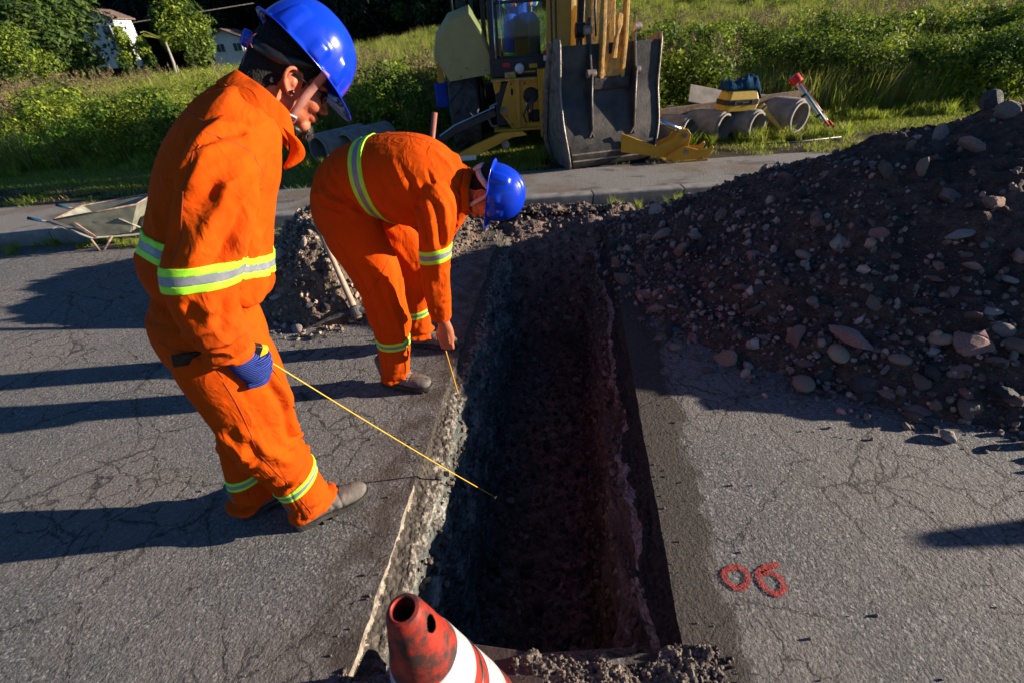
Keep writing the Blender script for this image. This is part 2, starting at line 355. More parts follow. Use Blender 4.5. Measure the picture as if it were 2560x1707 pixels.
M['post'] = mat('pale_post', (.36, .33, .29), (.22, .2, .18), .85, sc=6, bd=0)
M['earth'] = soil_mat('verge_earth', (.028, .026, .012), (.085, .075, .035), (.05, .06, .02), sc=9, bd=.02)
M['field'] = soil_mat('field_ground', (.014, .020, .007), (.04, .045, .015), (.022, .035, .01), sc=3, bd=.03)
M['hill'] = soil_mat('hill_ground', (.006, .012, .005), (.015, .025, .009), (.01, .02, .008), sc=.5, bd=.1)
G1, G2, G3 = (.10, .17, .014), (.23, .31, .024), (.42, .45, .06)
M['leaf'] = leafmat('leaf_green', G1, G2, G3)
M['leaf_dark'] = leafmat('leaf_dark', (.045, .09, .012), (.10, .16, .018), (.20, .26, .03), .35)
M['blade'] = leafmat('grass_blade', (.15, .23, .02), (.29, .36, .035), (.46, .46, .10), .45)
M['blade_dry'] = leafmat('dry_grass', (.18, .16, .06), (.30, .26, .10), (.42, .35, .17), .35)
M['stalk'] = leafmat('dry_stalk', (.13, .10, .05), (.20, .15, .08), (.27, .21, .12), .25)
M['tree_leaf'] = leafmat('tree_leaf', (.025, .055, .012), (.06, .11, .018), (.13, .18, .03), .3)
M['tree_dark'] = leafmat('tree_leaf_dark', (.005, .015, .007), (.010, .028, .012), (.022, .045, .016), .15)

# ------------------------------------------------------------------ stones
def ico(sub):
    bm = bmesh.new(); bmesh.ops.create_icosphere(bm, subdivisions=sub, radius=1)
    v = np.array([q.co[:] for q in bm.verts]); f = np.array([[a.index for a in p.verts] for p in bm.faces]); bm.free(); return v, f
def stone_mesh(seed, sub, rough, cut, mt):
    v, f = ico(sub); rs = np.random.RandomState(seed)
    if cut:    # knock flat facets off
        for k in range(cut):
            n = rs.normal(size=3); n /= np.linalg.norm(n); d = rs.uniform(.55, .85)
            s = np.maximum(v @ n-d, 0); v = v-np.outer(s*.92, n)
    v = v*(1+rough*fbm(v, 1.7, 5, seed, .6)[:, None])
    v *= np.array([1, rs.uniform(.7, .95), rs.uniform(.5, .8)])
    return mesh('stone', v, f, mt, smooth=(cut == 0))
STONES = [stone_mesh(100+i, 3, .28, 12, [M['stone_red'], M['stone'], M['stone_dark'], M['stone_pale']][i % 4]) for i in range(12)]
COBBLES = [stone_mesh(200+i, 3, .06, 0, [M['cobble'], M['stone']][i % 2]) for i in range(4)]
def put_stone(me, loc, size, parent=None, rot=None, scl=None, name='stone', **kw):
    o = bpy.data.objects.new(name, me); COL.objects.link(o)
    l = Vector(loc)
    if parent is not None: o.parent = parent; l = l-parent.location
    o.location = l; o.rotation_euler = rot or (random.uniform(-.5, .5), random.uniform(-.5, .5), random.uniform(0, 6.28))
    o.scale = scl or (size,)*3
    return tag(o, **kw)
IV, IF = ico(1)
def grit_stuff(name, pts, sizes, mt, parent=None, seed=0, **kw):
    """thousands of small stones joined into one mesh"""
    rs = np.random.RandomState(seed); n = len(pts); pts = np.asarray(pts); sizes = np.asarray(sizes)
    base = IV*np.array([1, .85, .7]); nv = len(base); V = np.empty((n, nv, 3), np.float32)
    var = [base*(1+.35*rs.uniform(-1, 1, (nv, 1))) for _ in range(10)]
    a = rs.uniform(0, 6.28, (n, 3)); ca, sa = np.cos(a), np.sin(a)
    for k in range(10):
        i = np.arange(k, n, 10)
        if not len(i): continue
        p = np.repeat(var[k][None], len(i), 0)*sizes[i][:, None, None]
        for ax, (u, w) in enumerate(((1, 2), (0, 2), (0, 1))):
            c = ca[i, ax][:, None]; s_ = sa[i, ax][:, None]; pu = p[:, :, u]*c-p[:, :, w]*s_; pw = p[:, :, u]*s_+p[:, :, w]*c
            p[:, :, u] = pu; p[:, :, w] = pw
        V[i] = p+pts[i][:, None, :]
    F = (IF[None]+np.arange(n)[:, None, None]*nv).reshape(-1, 3)
    return link(name, mesh(name, V.reshape(-1, 3), F, mt), parent, kind='stuff', **kw)
# ------------------------------------------------------------------ heightfields for spoil
def sdist(px, py, poly):
    P = np.stack([px, py], 1); d = np.full(len(P), 1e9); ins = np.zeros(len(P), bool); m = len(poly)
    for i in range(m):
        a = np.array(poly[i]); b = np.array(poly[(i+1) % m]); ab = b-a; ap = P-a
        t = np.clip((ap@ab)/(ab@ab), 0, 1); d = np.minimum(d, np.linalg.norm(ap-t[:, None]*ab, axis=1))
        c = ((a[1] > P[:, 1]) != (b[1] > P[:, 1])) & (P[:, 0] < (b[0]-a[0])*(P[:, 1]-a[1])/(b[1]-a[1]+1e-12)+a[0]); ins ^= c
    return np.where(ins, d, -d)
PILE = [(1.02, 4.55), (.98, 3.6), (.93, 2.8), (1.12, 2.3), (1.35, 1.95), (1.75, 1.68), (2.2, 1.42), (2.9, 1.2), (4.2, 1.10), (5.8, 1.28), (7.6, 1.8), (7.9, 3.4), (6.8, 4.7), (4.6, 5.05), (3.4, 5.1), (2.5, 5.0), (1.6, 4.8)]
def pile_h(x, y):
    d = sdist(x, y, PILE); p = np.stack([x, y, 0*x], 1); d = d+.10*fbm(p, 2.2, 3, 5)
    h = 1.12*np.tanh(np.maximum(d, 0)*.78/1.12)*(.60+.46*np.clip((x-1.5)/2.0, 0, 1))
    h += .35*np.exp(-(((x-5.3)/.95)**2+((y-2.2)/.80)**2))  # hump out of view, added so the pile's shadow reaches the trench
    h += .15*np.exp(-((x-3.85)**2+(y-3.75)**2)/.05)
    h += (.10*fbm(p, 3.0, 4, 9)+.045*(.5-np.abs(fbm(p, 7, 3, 10)))+.035*fbm(p, 16, 3, 3))*np.clip(d*3.5, 0, 1)-.01
    return np.where(d > -.02, h-.012, -.05)
HEAP = [(-1.85, 2.95), (-1.5, 2.74), (-1.15, 2.8), (-.95, 3.0), (-.85, 3.4), (-.5, 3.75), (-.3, 4.1), (.2, 4.42), (1.3, 4.5), (1.5, 4.8), (.9, 4.97), (-.3, 4.97), (-1.3, 4.95), (-2.1, 4.6), (-2.1, 3.6)]
def heap_h(x, y):
    d = sdist(x, y, HEAP); p = np.stack([x, y, 0*x], 1); d = d+.10*fbm(p, 4, 3, 15)
    w = np.clip((-x-.55)/.6, 0, 1)
    h = (.12+.55*w)*np.tanh(np.maximum(d, 0)*(1.35)/(.16+.45*w))
    h += .07*fbm(p, 7, 4, 19)*np.clip(d*4, 0, 1)+.03*fbm(p, 22, 3, 13)*np.clip(d*5, 0, 1)
    return np.where(d > -.02, h-.012, -.05)
def terr(x, y):
    """height of verge, field and wooded hill"""
    x = np.asarray(x, float); y = np.asarray(y, float)
    s = np.clip((y-8.6)/31.4, 0, 1.0); s = s*s*(1.8-.8*s)
    z = np.maximum((x+36)*.045, -.6)*s+.10-1.1*np.clip((-x-4)/18, 0, 1)*np.clip((y-14)/26, 0, 1)
    bank = np.clip((y-8.6)/2.5, 0, 1)*np.clip((x+2)/8, 0, 1)*.35
    e = 58.0
    hill = np.maximum(y-e, 0)*.42
    z = z+bank+np.minimum(hill, 70)
    p = np.stack([x.ravel(), y.ravel(), 0*x.ravel()], 1)
    return z+(.10*fbm(p, .5, 3, 31)).reshape(x.shape)*np.clip((y-8)/3, 0, 1)
def grid(x0, x1, y0, y1, nx, ny, hf):
    X, Y = np.meshgrid(np.linspace(x0, x1, nx), np.linspace(y0, y1, ny)); x, y = X.ravel(), Y.ravel(); z = hf(x, y)
    i = np.arange(nx*ny).reshape(ny, nx); f = np.stack([i[:-1, :-1], i[:-1, 1:], i[1:, 1:], i[1:, :-1]], -1).reshape(-1, 4)
    return np.stack([x, y, z], 1), f
# ------------------------------------------------------------------ road with the trench cut out of it
def n1(t, sc, seed): return float(fbm(np.array([[t, seed*3.1, .5]]), sc, 3, seed)[0])
def Ledge(y): return -.675+.142*y+.016*n1(y, 5, 1)+.010*n1(y, 19, 5)+(.05*n1(y, 3, 2) if y > 3 else 0)+(.03*max(0, n1(y, 2.2, 8)))
def Redge(y): return .388+.142*y+.006*n1(y, 9, 3)+(.05*n1(y, 3, 4) if y > 3 else 0)
Y0, Y1 = .60, 4.62
NEAR = []   # jagged near end
for k in range(41):
    x = Ledge(Y0)+(Redge(Y0)-Ledge(Y0))*k/40
    NEAR.append((x, .62+(-.02 if k in (0, 40) else 0)+(.045*n1(x, 7, 6)+.02*n1(x, 18, 7))*(0 < k < 40)))
rows = np.arange(Y0-.0, Y1+.001, .02)
def quads(rowsV):
    v = []; f = []; n = len(rowsV[0])
    for r_ in rowsV: v += r_
    for i in range(len(rowsV)-1):
        for k in range(n-1): f.append((i*n+k, i*n+k+1, (i+1)*n+k+1, (i+1)*n+k))
    return v, f
mb = MB()
XR = [1.0, 1.5, 2.5, 5, 12, 40]
mb.add(*quads([[(-40, y, 0), (-12, y, 0), (-5, y, 0), (-2.5, y, 0), (-1.4, y, 0), (Ledge(y), y, 0)] for y in rows]))
mb.add(*quads([[(Redge(y), y, 0), (1.2, y, 0), (2.5, y, 0), (5, y, 0), (12, y, 0), (40, y, 0)] for y in rows]))
xs = [-40, -12, -5, -2]+[p[0] for p in NEAR]+[2, 5, 12, 40]
def nearY(x):
    for a in NEAR:
        if abs(a[0]-x) < 1e-9: return a[1]
    return Y0
mb.add(*quads([[(x, -12, 0) for x in xs], [(x, 0, 0) for x in xs], [(x, .45, 0) for x in xs], [(x, nearY(x), 0) for x in xs]]))
mb.add(*quads([[(x, Y1, 0) for x in (-40, -5, Ledge(Y1), Redge(Y1), 5, 40)], [(x, 4.96, 0) for x in (-40, -5, Ledge(Y1), Redge(Y1), 5, 40)]]))
mb.build('road', M['asphalt'], kind='structure')
# trench walls, floor
q = N('trench_wall_left'); _x, _y, z = q.sep(q.coord())
st = q.noise(1, 7, .65, q.scalevec((16, 4, 9))); soilc = q.ramp(st, [(.3, (.028, .034, .034)), (.52, (.11, .118, .108)), (.70, (.38, .36, .32))])
pn = q.noise(34, 6, .7)
pale = q.ramp(pn, [(.35, (.03, .026, .022)), (.55, (.075, .064, .054)), (.76, (.20, .17, .14))])
zn = q.math('ADD', z, q.math('MULTIPLY', q.noise(12, 5), .05))
topm = q.math('GREATER_THAN', zn, -.065)
col = q.mix(topm, soilc, pale)
edge_ = q.math('MULTIPLY', q.math('GREATER_THAN', q.math('ADD', z, q.math('MULTIPLY', q.math('SUBTRACT', pn, .5), .05)), -.020), q.math('LESS_THAN', _y, 1.35))
col = q.mix(edge_, col, q.ramp(pn, [(.3, (.16, .13, .105)), (.7, (.42, .36, .28))]))
lip = q.math('MULTIPLY', q.math('LESS_THAN', zn, -.026), q.math('GREATER_THAN', zn, -.075))
col = q.mix(q.math('MULTIPLY', lip, q.ramp(pn, [(.46, 0), (.62, .8)])), col, (.32, .29, .25))
h = q.math('ADD', q.math('MULTIPLY', st, 2), q.math('MULTIPLY', q.vor(45), -1))
M['wallL'] = q.out(col, .9, 0, q.bump(h, .02), .3)
q = N('trench_wall_right'); _x, _y, z = q.sep(q.coord())
st = q.noise(1, 7, .65, q.scalevec((14, 3, 14)))
c1 = q.ramp(st, [(.3, (.026, .022, .020)), (.55, (.11, .088, .075)), (.75, (.25, .21, .19))])
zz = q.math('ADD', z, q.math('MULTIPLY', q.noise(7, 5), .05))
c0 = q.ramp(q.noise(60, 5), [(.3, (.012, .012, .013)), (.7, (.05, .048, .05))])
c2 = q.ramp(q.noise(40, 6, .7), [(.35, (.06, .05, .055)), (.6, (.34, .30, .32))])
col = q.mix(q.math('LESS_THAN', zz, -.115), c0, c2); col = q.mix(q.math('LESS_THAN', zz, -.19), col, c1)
M['wallR'] = q.out(col, .9, 0, q.bump(q.math('ADD', q.math('MULTIPLY', st, 2), q.math('MULTIPLY', q.vor(45), -1)), .02), .3)
def wall(name, edge, prof, sgn, mt):
    ys = np.arange(Y0-.06, Y1+.02, .012); # densify profile
    pr = []
    for (a, b), (c, d) in zip(prof[:-1], prof[1:]):
        k = max(1, int(math.hypot(c-a, d-b)/.013))
        for i in range(k): pr.append((a+(c-a)*i/k, b+(d-b)*i/k))
    pr.append(prof[-1]); n = len(pr); pr = np.array(pr)
    e = np.array([edge(y) for y in ys])
    Y, I = np.meshgrid(ys, np.arange(n), indexing='ij')
    off = pr[I, 0]; z = pr[I, 1]; x = e[:, None]+sgn*off
    p = np.stack([x.ravel()*2.5, Y.ravel()*1.2, z.ravel()*2.5], 1)
    amt = np.clip(-z/.05, 0, 1).ravel()
    dx = (.075*fbm(p, 2.2, 4, 41)+.045*fbm(p, 7, 3, 42))*amt+.012*fbm(p, 25, 2, 43)*amt
    far = np.clip((Y.ravel()-3.2)/1.2, 0, 1); dx += far*(.10*fbm(p, 3, 3, 45)+.02)*amt
    v = np.stack([x.ravel()+sgn*dx, Y.ravel(), z.ravel()+.012*fbm(p, 12, 3, 44)*amt*(z.ravel() > -1.0)], 1)
    i = np.arange(len(ys)*n).reshape(len(ys), n); f = np.stack([i[:-1, :-1], i[:-1, 1:], i[1:, 1:], i[1:, :-1]], -1).reshape(-1, 4)
    return link(name, mesh(name, v, f, mt, True), kind='structure')
wall('trench_wall', Ledge, [(0, 0), (.002, -.022), (.02, -.040), (.055, -.052), (.075, -.062), (.09, -.10), (.11, -.3), (.15, -.7), (.17, -1.16)], 1, M['wallL'])
wall('trench_wall', Redge, [(0, 0), (.004, -.10), (.02, -.125), (.06, -.135), (.075, -.16), (.08, -.3), (.14, -.32), (.16, -.7), (.22, -1.16)], -1, M['wallR'])
def floor_h(x, y):
    p = np.stack([x, y, 0*x], 1)
    z = -1.10+.10*fbm(p, 2.2, 3, 51)+.035*fbm(p, 9, 4, 52)
    t = np.clip((y-3.55)/1.05, 0, 1); z = z+(1.06)*t*t*(3-2*t)+.08*np.clip((y-2.8), 0, 1)
    return z
v, f = grid(-.75, 1.2, .35, 4.72, 150, 330, floor_h)
link('trench_floor', mesh('trench_floor', v, f, M['floor'], True), kind='structure')
# near end face, broken asphalt with pale crumbs
ys_ = []; 
for k, (x, y) in enumerate(NEAR):
    ys_.append([(x, y-.001, 0), (x, y+.004, -.03), (x, y+.02+.015*n1(x, 9, 21), -.06), (x, y+.05+.03*n1(x, 8, 22), -.09), (x, y+.06+.03*n1(x, 6, 23), -.14), (x, y+.03, -.4), (x, y+.0, -1.2)])
v, f = quads(ys_); link('trench_wall', mesh('trench_wall', v, f, M['wallL'], False), kind='structure')
# kerb and path, verge, field, hill
rs_ = np.random.RandomState(3)
kerbroot = thing('kerb', 'long concrete kerb between the road and the raised path', 'kerb', (0, 5.05, 0))
x = -14.0
while x < 14:
    ln = 1.0; jx = .006
    MB().prism([(4.99+rs_.uniform(-.004, .004), -.1), (5.005, .115), (5.02, .135), (5.15, .137), (5.15, -.1)], x+jx, x+ln-jx, ax='x').build('kerb_stone', M['kerb'], kerbroot, bevel=.006)
    x += ln
v, f = quads([[(x, y, .132) for x in np.linspace(-40, 40, 60)] for y in (5.15, 5.7)]+[[(x, 6.19+.05*n1(x, 1.5, 61)+.04*n1(x, 6, 62), .132) for x in np.linspace(-40, 40, 60)]])
link('path', mesh('path', v, f, M['path']), kind='structure')
v, f = grid(-60, 60, 5.9, 9.6, 240, 16, lambda x, y: .122+.03*fbm(np.stack([x, y, 0*x], 1), 1.5, 3, 71)*np.clip((y-6.5)*3, 0, 1)-.05*(y < 6.12)); link('verge', mesh('verge', v, f, M['earth'], True), kind='structure')
v, f = grid(-120, 90, 8.6, 60, 150, 70, lambda x, y: terr(x, y)); link('field', mesh('field', v, f, M['field'], True), kind='structure')
v, f = grid(-200, 200, 57, 230, 90, 50, lambda x, y: terr(x, y)-.4); link('hill', mesh('hill', v, f, M['hill'], True), kind='structure')
MB().box(-300, 300, -200, -11.9, -.2, -.004).box(-300, -39, -12, 9, -.2, -.006).box(39, 300, -12, 9, -.2, -.006).build('ground', M['earth'], kind='structure')

# ------------------------------------------------------------------ people
def catmull(P, k):
    P = np.asarray(P, float); n = len(P); out = []
    for i in range(n-1):
        p0 = P[max(i-1, 0)]; p1 = P[i]; p2 = P[i+1]; p3 = P[min(i+2, n-1)]
        for j in range(k):
            t = j/k; out.append(.5*((2*p1)+(-p0+p2)*t+(2*p0-5*p1+4*p2-p3)*t*t+(-p0+3*p1-3*p2+p3)*t**3))
    out.append(P[-1]); return np.array(out)
class Loft:
    """smooth tube through rings (x forward, right, z, radius in the side plane, radius sideways); body frame: x forward, y left"""
    def __init__(s, rings, n=28, k=5):
        r = catmull([list(q)+[0]*(5-len(q)) if len(q) < 5 else q for q in rings], k); s.n = n
        s.C = np.stack([r[:, 0], -r[:, 1], r[:, 2]], 1); s.ra = np.maximum(r[:, 3], .002); s.rb = np.maximum(r[:, 4], .002)
        T = np.gradient(s.C, axis=0); T /= np.linalg.norm(T, axis=1)[:, None]+1e-9
        B = np.tile(np.array([0, -1., 0]), (len(T), 1)); B -= T*(B*T).sum(1)[:, None]; B /= np.linalg.norm(B, axis=1)[:, None]
        s.T = T; s.B = B; s.A = np.cross(B, T)
    def pt(s, t, th, k=1.0):
        i = t*(len(s.C)-1); a = int(np.clip(math.floor(i), 0, len(s.C)-2)); w = i-a
        c = s.C[a]*(1-w)+s.C[a+1]*w; ra = s.ra[a]*(1-w)+s.ra[a+1]*w; rb = s.rb[a]*(1-w)+s.rb[a+1]*w
        return c+(s.A[a]*ra*math.cos(th)+s.B[a]*rb*math.sin(th))*k
    def geo(s):
        th = np.arange(s.n)*2*PI/s.n
        V = s.C[:, None]+s.A[:, None]*(s.ra[:, None]*np.cos(th))[..., None]+s.B[:, None]*(s.rb[:, None]*np.sin(th))[..., None]
        m = len(s.C); v = V.reshape(-1, 3).tolist(); f = []
        for i in range(m-1):
            for k in range(s.n): f.append((i*s.n+k, i*s.n+(k+1) % s.n, (i+1)*s.n+(k+1) % s.n, (i+1)*s.n+k))
        f.append(tuple(range(s.n-1, -1, -1))); f.append(tuple(range((m-1)*s.n, m*s.n)))
        return v, f
def ell(c, r, M4=None, n=14):
    bm = bmesh.new(); bmesh.ops.create_uvsphere(bm, u_segments=n*2, v_segments=n, radius=1)
    v = [(c[0]+q.co.x*r[0], c[1]+q.co.y*r[1], c[2]+q.co.z*r[2]) for q in bm.verts]; f = [tuple(a.index for a in p.verts) for p in bm.faces]; bm.free()
    if M4 is not None: v = [tuple(M4 @ Vector(a)) for a in v]
    return v, f
def caps(pts, rad, M4=None):
    m = MB(); pts = [Vector(p) for p in pts]
    P = [list(p)+[r] for p, r in zip(pts, rad)]; q = catmull(P, 4)
    d0 = (Vector(q[0][:3])-Vector(q[1][:3])).normalized(); d1 = (Vector(q[-1][:3])-Vector(q[-2][:3])).normalized()
    pp = [Vector(q[0][:3])+d0*q[0][3]*.8]+[Vector(a[:3]) for a in q]+[Vector(q[-1][:3])+d1*q[-1][3]*.8]
    rr = [q[0][3]*.5]+[a[3] for a in q]+[q[-1][3]*.5]
    m.tube(pp, rr, 12)
    v = m.v if M4 is None else [tuple(M4 @ Vector(a)) for a in m.v]
    return v, m.f
def fuse(parts, voxel, smooth=6, fac=.5):
    V = []; F = []
    for v, f in parts:
        n = len(V); V += [tuple(a) for a in v]; F += [tuple(i+n for i in q) for q in f]
    me = bpy.data.meshes.new('tmp'); me.from_pydata(V, [], F); me.update()
    bm = bmesh.new(); bm.from_mesh(me); bmesh.ops.recalc_face_normals(bm, faces=bm.faces); bm.to_mesh(me); bm.free()
    o = bpy.data.objects.new('tmp', me); COL.objects.link(o)
    r = o.modifiers.new('r', 'REMESH'); r.mode = 'VOXEL'; r.voxel_size = voxel; r.use_smooth_shade = True
    if smooth: s_ = o.modifiers.new('s', 'SMOOTH'); s_.factor = fac; s_.iterations = smooth
    dg = bpy.context.evaluated_depsgraph_get(); ev = o.evaluated_get(dg); out = bpy.data.meshes.new_from_object(ev)
    bpy.data.objects.remove(o); bpy.data.meshes.remove(me); out.materials.clear()
    out.polygons.foreach_set('use_smooth', np.full(len(out.polygons), True))
    return out
def co(me):
    a = np.empty(len(me.vertices)*3, np.float32); me.vertices.foreach_get('co', a); return a.reshape(-1, 3).astype(float)
def nrm(me):
    a = np.empty(len(me.vertices)*3, np.float32); me.vertices.foreach_get('normal', a); return a.reshape(-1, 3).astype(float)
def setco(me, v): me.vertices.foreach_set('co', np.asarray(v, np.float32).ravel()); me.update()
def folds(me, strokes, warp=.010, seed=0, calm=()):
    """press ridges and valleys along 3-D polylines into a cloth surface"""
    v = co(me); n = nrm(me)
    w = v+warp*np.stack([fbm(v, 9, 3, seed+k) for k in range(3)], 1)
    d = np.zeros(len(v))
    for pts, amp, wd in strokes:
        pts = np.asarray(pts); i = np.where(np.all((v > pts.min(0)-.08) & (v < pts.max(0)+.08), axis=1))[0]
        if not len(i): continue
        best = np.full(len(i), 1e9); bt = np.zeros(len(i)); m = len(pts)-1; q = w[i]
        for j in range(m):
            p0 = pts[j]; ab = pts[j+1]-p0; ap = q-p0; t = np.clip((ap@ab)/(ab@ab+1e-9), 0, 1); r = np.linalg.norm(ap-t[:, None]*ab, axis=1)
            c = r < best; best[c] = r[c]; bt[c] = (j+t[c])/m
        e = np.clip(np.sin(PI*np.clip(bt, 0, 1))*1.5, .0, 1)**.7
        r = best/(wd*(.5+.5*e)); d[i] += amp*(np.exp(-r**1.45)-.25*np.exp(-((r-2.1)**2)))*e
    for cp, cn, cw, cr_ in calm:
        cn = np.array(cn, float); cn /= np.linalg.norm(cn); q = v-np.array(cp); d *= 1-.72*np.exp(-((q@cn)/cw)**4)*(np.linalg.norm(q, axis=1) < cr_)
    d += .003*fbm(v, 7, 3, seed+5)
    setco(me, v+n*d[:, None])
def rand_strokes(lf, n, amp, wd, t0=0, t1=1, th0=0, th1=2*PI, dt=.15, dth=1.0, seed=0, bias=0):
    rs = np.random.RandomState(seed); out = []
    for k in range(n):
        t = rs.uniform(t0, t1); th = rs.uniform(th0, th1); a = amp*rs.uniform(.5, 1.2)*(1 if rs.rand() > .35 else -.8); w = wd*rs.uniform(.7, 1.4)
        sg = (1 if rs.rand() > .5 else -1) if bias == 0 else bias; pr = [lf.pt(t, th)]
        for j in range(4):
            t = float(np.clip(t+dt/4*rs.uniform(.4, 1.6), 0, 1)); th += dth/4*rs.uniform(.5, 1.5)*sg; pr.append(lf.pt(t, th))
        out.append((pr, a, w))
    return out
def slab(me, planes, seed_pt=None, rad=1e9, off=.003):
    """piece of a surface between planes [(point, normal)...] keeping the side the normal points to, pushed out by off"""
    bm = bmesh.new(); bm.from_mesh(me); bm.normal_update()
    if seed_pt is not None:
        c = Vector(seed_pt); bmesh.ops.delete(bm, geom=[q for q in bm.verts if (q.co-c).length > rad], context='VERTS')
    for p, n in planes:
        bmesh.ops.bisect_plane(bm, geom=bm.verts[:]+bm.edges[:]+bm.faces[:], plane_co=Vector(p), plane_no=Vector(n), clear_inner=True)
    bm.normal_update()
    nn = [q.normal.copy() for q in bm.verts]
    for q, k in zip(bm.verts, nn): q.co += k*off
    # give the strip an edge
    be = [e for e in bm.edges if e.is_boundary]
    if be:
        r_ = bmesh.ops.extrude_edge_only(bm, edges=be); nv = [g for g in r_['geom'] if isinstance(g, bmesh.types.BMVert)]
        idx = {}
        for q in nv:
            ks = [e.other_vert(q) for e in q.link_edges if e.other_vert(q) not in nv]
            if ks: q.co -= ks[0].normal*(off+.001)
    out = bpy.data.meshes.new('band'); bm.to_mesh(out); bm.free()
    out.polygons.foreach_set('use_smooth', np.full(len(out.polygons), True)); return out
def add_band(me, p, n, width, root, seed_pt, rad, thin=.62):
    """hi-vis band: two fluorescent strips with a grey reflective strip between"""
    p = Vector(p); n = Vector(n).normalized(); h = width/2; g = width*.19
    for a, b, mt, nm, off in ((-h, -g, 'band', 'fluorescent_strip', .0030), (-g, g, 'reflect', 'reflective_strip', .0026), (g, h, 'band', 'fluorescent_strip', .0030)):
        m_ = slab(me, [(p+n*a, n), (p+n*b, -n)], seed_pt, rad, off); m_.materials.append(M[mt]); link(nm, m_, root, world=False)
def headparts(H, beard=False):
    """head in its own frame (x to the face, y left, z up, origin between the ears) moved by matrix H"""
    E = lambda c, r: ell(c, r, H)
    P = [E((-.008, 0, .055), (.100, .078, .088)), E((.04, 0, -.005), (.055, .062, .075)), E((.022, 0, -.055), (.058, .056, .042)), E((.068, 0, -.085), (.024, .030, .022)),
         E((.082, 0, .034), (.018, .052, .013)), E((.063, .038, -.018), (.028, .024, .026)), E((.063, -.038, -.018), (.028, .024, .026)),
         caps([(.090, 0, .022), (.103, 0, .002), (.114, 0, -.020)], [.009, .010, .0125], H), E((.102, .013, -.025), (.011, .008, .008)), E((.102, -.013, -.025), (.011, .008, .008)),
         E((.092, 0, -.047), (.011, .024, .0075)), E((.090, 0, -.058), (.011, .021, .008)), E((.078, 0, -.05), (.02, .032, .02))]
    for sg in (1, -1):
        ear = [(-.002, .080, .030), (-.012, .088, .036), (-.026, .092, .030), (-.032, .092, .012), (-.027, .088, -.008), (-.014, .083, -.024), (-.003, .079, -.030), (.002, .077, -.018)]
        P.append(caps([(a, sg*b, c) for a, b, c in ear], [.0045, .005, .0055, .0055, .005, .0055, .006, .004], H))
        P.append(E((-.012, sg*.076, .004), (.018, .007, .028))); P.append(caps([(-.002, sg*.078, .012), (-.004, sg*.082, .0), (-.002, sg*.080, -.006)], [.004, .005, .004], H))
    return P
def frame4(origin, pitch):
    """local frame in the body's side plane: x axis pitched down by pitch"""
    c, s = math.cos(pitch), math.sin(pitch); m = Matrix.Identity(4)
    m[0][0] = c; m[2][0] = -s; m[0][2] = s; m[2][2] = c
    m[0][3], m[1][3], m[2][3] = origin; return m
def helmet(name, label, Hm, parent_rot_z, loc, peak=.045):
    """hard hat thing: shell with moulded ridges, brim and peak, slots, headband, ratchet, chin strap added by the caller"""
    n = 96; a, b, hh = .132, .110, .148; rings = []
    def ring(phi, extra=0, dz=0):
        r_ = []
        for k in range(n):
            th = 2*PI*k/n; cx, sy = math.cos(th), math.sin(th); cp = math.cos(phi)**.86; sp = math.sin(phi)
            x = a*cp*cx; y = b*cp*sy; z = hh*sp**.95 if sp > 0 else 0
            if phi > .2:   # crown ridges
                for y0, w, am in ((0, .016, .0045), (.040, .006, .0022), (-.040, .006, .0022)):
                    z += am*math.exp(-((y-y0)/w)**4)*min(1, (phi-.2)*3)*(1 if x > -.11 else .5)
            bump_ = 0   # slot housings low on the side
            if extra == 0:
                for t0, w, ph in ((-1.0, .11, .42), (-1.62, .12, .30), (-2.35, .15, .55), (1.0, .11, .42), (1.62, .12, .30), (2.35, .15, .55)):
                    d = abs((th+PI) % (2*PI)-PI-t0)
                    if phi < ph+.05 and d < w+.04: bump_ = max(bump_, .0075*min(1, max(0, (w+.04-d)/.04))*min(1, max(0, (ph+.05-phi)/.06)))
            rr = 1+bump_/.12; x *= rr; y *= rr
            if extra:
                fr = max(0, cx); e = extra*(.011+peak*fr**3+.006*max(0, -cx)**4); x += e*cx; y += e*sy*.8; z -= extra*(.005+.016*fr**3-.004*max(0, -cx)**3)
            r_.append((x, y, z+dz))
        return r_
    for i in range(31): rings.append(ring(PI/2*(1-i/30)*.999))
    for e in (.25, .5, .75, 1.0): rings.append(ring(0, e))
    rings.append([(x*.998, y*.998, z-.0025) for x, y, z in rings[-1]])
    inner = [[(x*.965, y*.96, z*.975-.002) for x, y, z in r_] for r_ in reversed(rings[:31])]
    rings += inner
    v = [p for r_ in rings for p in r_]; f = []
    for i in range(len(rings)-1):
        for k in range(n): f.append((i*n+k, (i+1)*n+k, (i+1)*n+(k+1) % n, i*n+(k+1) % n))
    root = thing(name, label, 'helmet', loc, parent_rot_z)
    me = mesh('shell', v, f, M['helmet'], True); me.transform(Hm); link('shell', me, root, world=False)
    return root
def ribbon(pts, wdir, w, t, name, mt, root, wl=None):
    """flat strap along pts, wide along wdir"""
    P = catmull([list(p) for p in pts], 6); m = MB(); v = []
    for i, p in enumerate(P):
        T = P[min(i+1, len(P)-1)]-P[max(i-1, 0)]; T /= np.linalg.norm(T)+1e-9; wd = np.array(wdir(i/(len(P)-1)) if callable(wdir) else wdir, float); wd -= T*(wd@T); wd /= np.linalg.norm(wd)+1e-9; nn = np.cross(T, wd)
        for a, b in ((-1, -1), (1, -1), (1, 1), (-1, 1)): v.append(p+wd*w/2*a+nn*t/2*b)
    f = []
    for i in range(len(P)-1):
        for k in range(4): f.append((i*4+k, i*4+(k+1) % 4, (i+1)*4+(k+1) % 4, (i+1)*4+k))
    f += [(3, 2, 1, 0), tuple(len(v)-4+k for k in range(4))]
    return link(name, mesh(name, v, f, M[mt], True), root, world=False)
